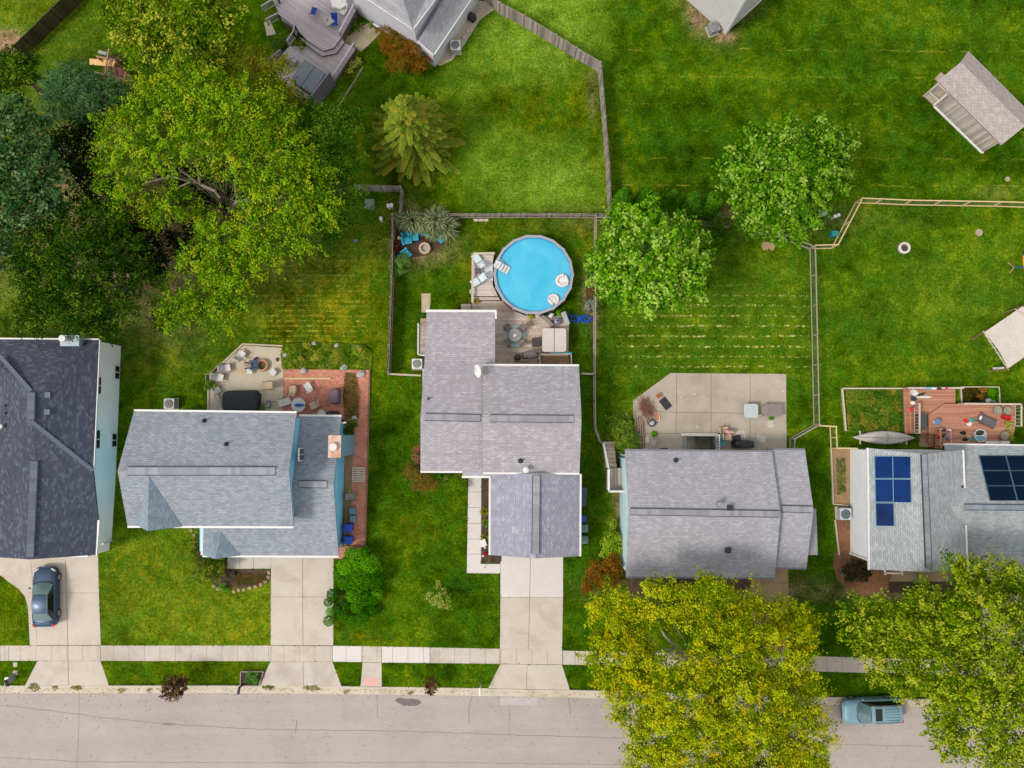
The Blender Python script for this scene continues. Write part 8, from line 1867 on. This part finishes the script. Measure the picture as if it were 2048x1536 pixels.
def car(label, loc, rz, L, W, paint, st, glass, roof, suv=False):
    """local +y = front. st: list of (y, half width, sill z, waist z) stations; roof: (y, half width, z) stations of the greenhouse top; glass = base stations"""
    t = thing('parked_car', label, 'car', loc, rz)
    n = 11; vs = []
    for (y, hw, z0, z1) in st:
        for k in range(n):       # section from left sill over the shoulder, across to the right sill
            a = k / (n - 1)
            prof = [(-1, 0), (-1.0, .45), (-.985, .8), (-.93, .95), (-.55, 1.03), (0, 1.06), (.55, 1.03), (.93, .95), (.985, .8), (1.0, .45), (1, 0)][k]
            vs.append((prof[0] * hw, y, z0 + (z1 - z0) * prof[1]))
    fs = [(i * n + k, i * n + k + 1, (i + 1) * n + k + 1, (i + 1) * n + k) for i in range(len(st) - 1) for k in range(n - 1)]
    fs += [tuple(range(n)), tuple((len(st) - 1) * n + k for k in range(n - 1, -1, -1))]
    part('body', lambda b: b.faces(vs, fs), paint, t, smooth=True)
    # greenhouse: ring at the waist, ring at the roof edge
    def loft(nm, A_, B_, m):
        k = len(A_); part(nm, lambda b: b.faces(A_ + B_, [(i, i + 1, k + i + 1, k + i) for i in range(k - 1)]), m, t, smooth=True)
    yf, yb = glass['front'], glass['back']; wz = glass['z']; gw = glass['w']
    rf, rb, rz_, rw = roof['front'], roof['back'], roof['z'], roof['w']
    # roof panel with crown
    part('roof', lambda b: b.sheet(lambda u, v: ((u - .5) * 2 * (rw + .02) * (1 - .10 * abs(v - .5) ** 2 * 4 * (1 if not suv else .5)), rf + (rb - rf) * v, rz_ + .05 * (1 - (2 * u - 1) ** 2) - (.10 if not suv else .04) * (2 * v - 1) ** 2), 10, 10), paint, t, smooth=True)
    def ends(y, yy, s): return None
    ws = [(gw * x, yf + (.16 * (1 - x * x)), wz + .02) for x in np.linspace(-1, 1, 9)]
    wt = [(rw * .93 * x, rf + .05 * (1 - x * x), rz_ - (.10 if not suv else .04) + .05 * (1 - x * x) - .004) for x in np.linspace(-1, 1, 9)]
    loft('windscreen', ws, wt, M_CARGL)
    bs = [(gw * .93 * x, yb - .12 * (1 - x * x), wz + (.02 if not suv else .1)) for x in np.linspace(1, -1, 9)]
    bt = [(rw * .9 * x, rb, rz_ - (.10 if not suv else .04) + .05 * (1 - x * x) - .004) for x in np.linspace(1, -1, 9)]
    loft('rear_window', bs, bt, M_CARGL if not suv else M_SIDEGL)
    for s in (-1, 1):
        m_ = 10; lo, hi = [], []
        for i in range(m_ + 1):
            f = i / m_; y = yf + (yb - yf) * f; lo.append((s * (gw + .005), y, wz)); fr_ = (rb - rf)
            yy = rf + fr_ * f; hi.append((s * (rw + .01) * (1 - .1 * abs(f - .5) ** 2 * 4 * (1 if not suv else .5)), yy, rz_ - (.10 if not suv else .04) * (2 * f - 1) ** 2 - .015))
        loft('side_window', lo, hi, M_SIDEGL)
        part('window_trim', lambda b: b.tube([(x * 1.012, y, z + .01) for x, y, z in hi], .014, 5), M_CHROME, t)
        part('mirror', lambda b: b.ell(s * (gw + .17), yf - .22, wz + .08, .12, .06, .07, 10, 6), paint, t, smooth=True)
        part('headlight', lambda b: b.sheet(lambda u, v: (s * (W / 2 - .10 - .34 * u), L / 2 - .40 + .23 * u - .10 * v + .1 * (1 - (u) ** 2) * 0, .70 + .035 * u - .05 * (1 - v)), 5, 3), M_LAMP, t) if False else part('headlight', lambda b: b.ell(s * (W / 2 - .26), L / 2 - .24, .66, .22, .07, .075, 12, 6, -s * .6), M_LAMP, t, smooth=True)
        part('taillight', lambda b: b.ell(s * (W / 2 - .17), -L / 2 + .12, .82 if not suv else .98, .16, .13, .09 if not suv else .22, 12, 6, s * .5), M_TAIL, t, smooth=True)
        for y in (L / 2 - .88, -L / 2 + .92):
            w_ = part('wheel', lambda b: b.faces(*wheelmesh(s * (W / 2 - .10), y, .33, .33, .22, 22)), M_TYRE, t)
            r_ = part('rim', lambda b: (b.faces(*wheelmesh(s * (W / 2 + .005), y, .33, .22, .03, 20)), [b.bar((s * (W / 2 + .022), y, .33), (s * (W / 2 + .022), y + .21 * math.cos(a), .33 + .21 * math.sin(a)), .05, .02) for a in np.linspace(0, 2 * PI, 6)[:-1]]), M_ALLOY, t)
            r_.parent = w_
        if suv:
            part('roof_rail', lambda b: b.tube([(s * (rw - .06), rf - .25, rz_ + .05), (s * (rw - .04), (rf + rb) / 2, rz_ + .09), (s * (rw - .07), rb + .15, rz_ + .04)], .022, 6), M_CHROME, t)
        for yd in ((yf + yb) / 2 + .1,): part('door_seam', lambda b: b.bar((s * (W / 2 + .002), yd, .35), (s * (W / 2 + .002), yd, wz - .06), .012), M_TRIM, t)
    part('grille', lambda b: b.box(0, L / 2 - .035, .40, W * .5, .06, .16), M_TRIM, t); part('bonnet_seam', lambda b: b.tube([(-gw * .92, yf + .02, wz + .035), (-gw * .5, yf + .22, wz + .05), (gw * .5, yf + .22, wz + .05), (gw * .92, yf + .02, wz + .035)], .022, 5), M_TRIM, t)
    part('number_plate', lambda b: b.box(0, -L / 2 - .005, .62, .34, .02, .12), M_CHROME, t)
    if suv:
        part('sunroof', lambda b: b.box(0, rf - .55, rz_ + .038, rw * 1.35, .52, .025), M_SIDEGL, t)
        for k in range(5): part('roof_rib', lambda b: b.box(-.42 + k * .21, (rf + rb) / 2 - .42, rz_ + .02, .018, 1.15, .03), M_TRIM, t)
    else:
        part('boot_seam', lambda b: b.tube([(-.62, yb - .16, wz + .04), (0, yb - .26, wz + .055), (.62, yb - .16, wz + .04)], .014, 5), M_TRIM, t)
    part('underbody', lambda b: b.prism(rrect(W * .9, L * .9, .3), .16, .34), M_TRIM, t)  # dark trim block below the body
    return t
# dark sedan on the left driveway, nose towards the house
L, W = 4.55, 1.80
st = [(-L / 2, W * .36, .42, .80), (-L / 2 + .06, W * .43, .34, .88), (-L / 2 + .3, W * .48, .24, .93), (-L / 2 + .8, W * .5, .2, .95), (-.6, W * .5, .2, .95), (.5, W * .5, .2, .93), (L / 2 - 1.1, W * .5, .2, .86), (L / 2 - .6, W * .485, .22, .78), (L / 2 - .25, W * .44, .26, .70), (L / 2 - .07, W * .37, .32, .62), (L / 2, W * .28, .38, .54)]
c = P(92.5, 1192, .5)
car('dark blue-grey sedan parked on the left driveway', (c.x, c.y, .012), R(1.5), L, W, carpaint('slate_blue_paint', (60, 80, 104)), st, {'front': .95, 'back': -1.72, 'z': .93, 'w': .80}, {'front': .25, 'back': -1.15, 'z': 1.44, 'w': .58})
L, W = 4.6, 1.88
st = [(-L / 2, W * .42, .45, 1.0), (-L / 2 + .06, W * .47, .36, 1.06), (-L / 2 + .3, W * .495, .26, 1.07), (-L / 2 + .8, W * .5, .24, 1.06), (-.6, W * .5, .24, 1.05), (.6, W * .5, .24, 1.03), (L / 2 - 1.0, W * .5, .24, .99), (L / 2 - .55, W * .49, .26, .93), (L / 2 - .25, W * .46, .30, .86), (L / 2 - .07, W * .40, .36, .76), (L / 2, W * .32, .42, .64)]
c = P(1746, 1424, .8)
car('steel-blue SUV with roof rails parked at the kerb between the two street trees', (c.x, c.y, -.135), R(91.5), L, W, carpaint('steel_blue_paint', (146, 184, 200)), st, {'front': 1.05, 'back': -2.1, 'z': 1.03, 'w': .83}, {'front': .42, 'back': -1.95, 'z': 1.62, 'w': .66}, True)
def inside(poly, x, y):
    r = np.zeros(len(x), bool); n = len(poly); j = n - 1
    for i in range(n):
        xi, yi = poly[i]; xj, yj = poly[j]
        c = ((yi > y) != (yj > y)) & (x < (xj - xi) * (y - yi) / (yj - yi + 1e-12) + xi); r ^= c; j = i
    return r
def cover(name, label, cat, poly, n, leafm, h=.25, L=.14, Wd=.07, kind='stuff', lump=.5):
    q = [tuple(P(x, y))[:2] for x, y in poly]; xs = np.array([p[0] for p in q]); ys = np.array([p[1] for p in q])
    x = RNG.uniform(xs.min(), xs.max(), n * 2); y = RNG.uniform(ys.min(), ys.max(), n * 2); k = inside(q, x, y); x, y = x[k][:n], y[k][:n]; m = len(x)
    nc = max(4, int((xs.max() - xs.min()) * (ys.max() - ys.min()) * 3.5)); cc = np.stack([RNG.uniform(xs.min(), xs.max(), nc), RNG.uniform(ys.min(), ys.max(), nc)], -1)
    dd = np.hypot(x[:, None] - cc[None, :, 0], y[:, None] - cc[None, :, 1]); ci = dd.argmin(1); dm = dd.min(1); cr_ = RNG.random((nc, 3))
    hh = h * (.3 + .7 * cr_[ci, 2]) * np.clip(1.15 - dm * 1.6, .15, 1) * RNG.uniform(.55, 1, m)
    o = bpy.data.objects.new('tmp', None); o.location = (xs.mean(), ys.mean(), 0)
    pos = np.stack([x, y, hh + .03], -1); d = RNG.normal(size=pos.shape) * .6 + np.array([0, 0, 1])
    lv = np.stack([cr_[ci, 0], RNG.random(m), np.clip(cr_[ci, 1] + RNG.normal(size=m) * .1, 0, 1)], -1)
    me_parent = o
    ob = leaves(name, pos, d, L, Wd, lv, leafm, me_parent); ob.parent = None; ob.location = o.location; bpy.data.objects.remove(o)
    return tag(ob, label, cat, kind=kind)
GC1 = leafmat('flower_bed_leaves', (96, 136, 20), (160, 182, 50), (206, 196, 76), .25)
GC2 = leafmat('olive_grass', (92, 100, 22), (136, 138, 44), (170, 150, 40), .2)
cover('flower_bed_plants', 'dense green and yellow planting in the bed above the brick patio', 'plants', [(566, 690), (640, 685), (725, 690), (744, 705), (742, 737), (690, 733), (650, 738), (610, 735), (568, 740), (562, 715)], 9000, GC1, .55, .15, .08)
cover('flower_bed_plants', 'olive feathery planting between the brick patio and the side path', 'plants', [(690, 745), (712, 748), (720, 790), (718, 838), (690, 838), (686, 790)], 3000, GC2, .4, .12, .03)
cover('vegetable_plants', 'overgrown green vegetable bed behind the solar panel house', 'plants', [(1690, 780), (1804, 780), (1806, 862), (1750, 868), (1694, 862)], 8000, leafmat('vegetable_leaves', (70, 120, 24), (130, 160, 44), (176, 160, 60), .22), .4, .18, .1)
cover('flower_bed_plants', 'small bed with bronze and orange flowers behind the red deck', 'plants', [(1923, 776), (1972, 776), (1972, 805), (1925, 805)], 1600, leafmat('bronze_leaves', (40, 50, 16), (90, 90, 30), (206, 140, 60), .25), .4, .13, .08)
cover('flower_bed_plants', 'bright green low plants in the right half of the small bed', 'plants', [(1972, 776), (1996, 776), (1997, 805), (1973, 805)], 800, L_JUN, .2, .12, .07)
cover('bed_weeds', 'green weeds in the narrow soil bed beside the white wall', 'plants', [(1672, 915), (1690, 915), (1690, 985), (1674, 990)], 700, L_BUSH, .2, .16, .03)
cover('ground_creeper', 'green creeper bed inside the curved stone edging west of the patio', 'plants', [(1228, 848), (1234, 834), (1250, 829), (1264, 834), (1266, 860), (1240, 880), (1226, 870)], 1600, L_BUSH, .12, .1, .06)
cover('brown_groundcover', 'brown and green ground cover in the mulch bed by the front pathway', 'plants', [(462, 1146), (536, 1146), (534, 1160), (510, 1170), (470, 1172)], 1600, leafmat('brown_cover', (110, 88, 40), (150, 124, 56), (90, 110, 36), .4), .15, .08, .04)
for i, (x, y) in enumerate(((1238, 836), (1232, 842), (1228, 850), (1226, 859), (1226, 868), (1245, 831), (1253, 829))): rock(x, y, .13, 'tan edging stone, %s from the bottom of the curved bed edge' % ('third', 'fourth', 'fifth', 'sixth', 'lowest', 'second', 'first')[i] if i not in (0,) else 'tan edging stone at the bend of the curved bed edge', 0.0, C_OLD, .5, 'curved row of tan edging stones', 'edging_stone')
for i, a in enumerate([(383, 1060), (389, 1070), (390, 1082), (388, 1094), (428, 1172), (436, 1178), (468, 1183), (478, 1180), (488, 1179), (500, 1176), (511, 1173), (522, 1169), (531, 1163), (537, 1154), (538, 1145)]):
    rock(a[0], a[1], .17, 'pinkish edging stone of the front bed by the blue house', 0.0, C_OLD, .45, 'pinkish edging stones of the front bed', 'edging_stone')
# fallen weeds at the kerb cracks
for k, (x, y, rx, ry) in enumerate(((66, 1374, 11, 9), (111, 1375, 5, 6), (155, 1375, 12, 6), (240, 1381, 7, 5), (297, 1380, 4, 5), (536, 1374, 12, 6), (625, 1376, 14, 7), (692, 1384, 5, 5), (821, 1386, 6, 5))):
    cover('kerb_weeds', 'yellow-green weeds in the kerb cracks, patch %s' % ('at the left apron corner', 'in the left apron middle', 'at the right of the left apron', 'right of the left apron', 'left of the plum tree', 'at the second apron corner', 'along the second apron', 'beyond the second apron', 'near the pink paint mark')[k], 'weeds', [(x + rx * random.uniform(.5, 1.5) * math.cos(a), y + ry * random.uniform(.4, 1.2) * math.sin(a)) for a in np.linspace(0, 6, 13)], int(rx * ry * 2.2), leafmat('kerb_weed', (108, 120, 20), (176, 166, 60), None), .03, .12, .04)
# turf blades
NT = 330000
x0, y0, x1, y1 = P(-30, 0).x, P(0, 1400).y, P(2080, 0).x, P(0, -30).y
x = RNG.uniform(x0, x1, NT); y = RNG.uniform(y0, y1, NT)
ok = y > kerb_y(x) + .04
for poly in NOGRASS:
    q = np.array(poly); bb = (x > q[:, 0].min()) & (x < q[:, 0].max()) & (y > q[:, 1].min()) & (y < q[:, 1].max())
    ii = np.where(bb & ok)[0]
    if len(ii): ok[ii[inside(poly, x[ii], y[ii])]] = False
x, y = x[ok], y[ok]
gpx, gpy = PX(np.stack([x, y, np.zeros_like(x)], -1))
br2_ = bare(gpx, gpy); k = RNG.random(len(x)) > br2_ * .95; x, y, gpx, gpy = x[k], y[k], gpx[k], gpy[k]; m = len(x)
a = RNG.uniform(0, 2 * PI, m); l = RNG.uniform(.07, .15, m); wd = RNG.uniform(.025, .05, m); hh = RNG.uniform(.02, .075, m)
b0 = np.stack([x - np.sin(a) * wd, y + np.cos(a) * wd, np.zeros(m)], -1); b1 = np.stack([x + np.sin(a) * wd, y - np.cos(a) * wd, np.zeros(m)], -1); tp = np.stack([x + np.cos(a) * l, y + np.sin(a) * l, hh], -1)
V = np.stack([b0, b1, tp], 1).reshape(-1, 3); me = npmesh('turf_blades', V, np.arange(3 * m).reshape(m, 3), 3)
rp = lambda arr: np.repeat(arr, 3, axis=0)
set_attr(me, 'turf', rp(np.stack(turf(gpx, gpy), -1))); set_attr(me, 'mow', rp(np.stack(mow(gpx, gpy), -1))); set_attr(me, 'soil', np.zeros((3 * m, 3))); tv = RNG.random(m); set_attr(me, 'tv', rp(np.stack([tv, tv, tv], -1)))
me.materials.append(grass_mat('turf_blade', True))
o = bpy.data.objects.new('grass', me); COL.objects.link(o); tag(o, 'short mown grass covering all the lawns', 'grass', kind='stuff')
# leaf litter in the gutter and on the road
n = 1500; lx = RNG.uniform(P(-40, 1400).x, P(2080, 1400).x, n); near = RNG.random(n) < .6
ly = kerb_y(lx) - .2 - np.where(near, RNG.exponential(.25, n), RNG.uniform(0, 5.5, n)); ly = np.minimum(ly, kerb_y(lx) - .16)
o_ = bpy.data.objects.new('tmp', None); lz = np.where(kerb_y(lx) - ly > .62, -.128, -.105)
ob = leaves('leaf_litter', np.stack([lx, ly, lz + .012], -1), RNG.normal(size=(n, 3)) * .25 + np.array([0, 0, 1]), .09, .05, RNG.random((n, 3)), leafmat('litter', (112, 84, 60), (176, 150, 90), (196, 176, 70), .25, trans=.0), o_); ob.parent = None; bpy.data.objects.remove(o_)
tag(ob, 'scattered dry leaves along the gutter and on the road', 'leaves', kind='stuff')
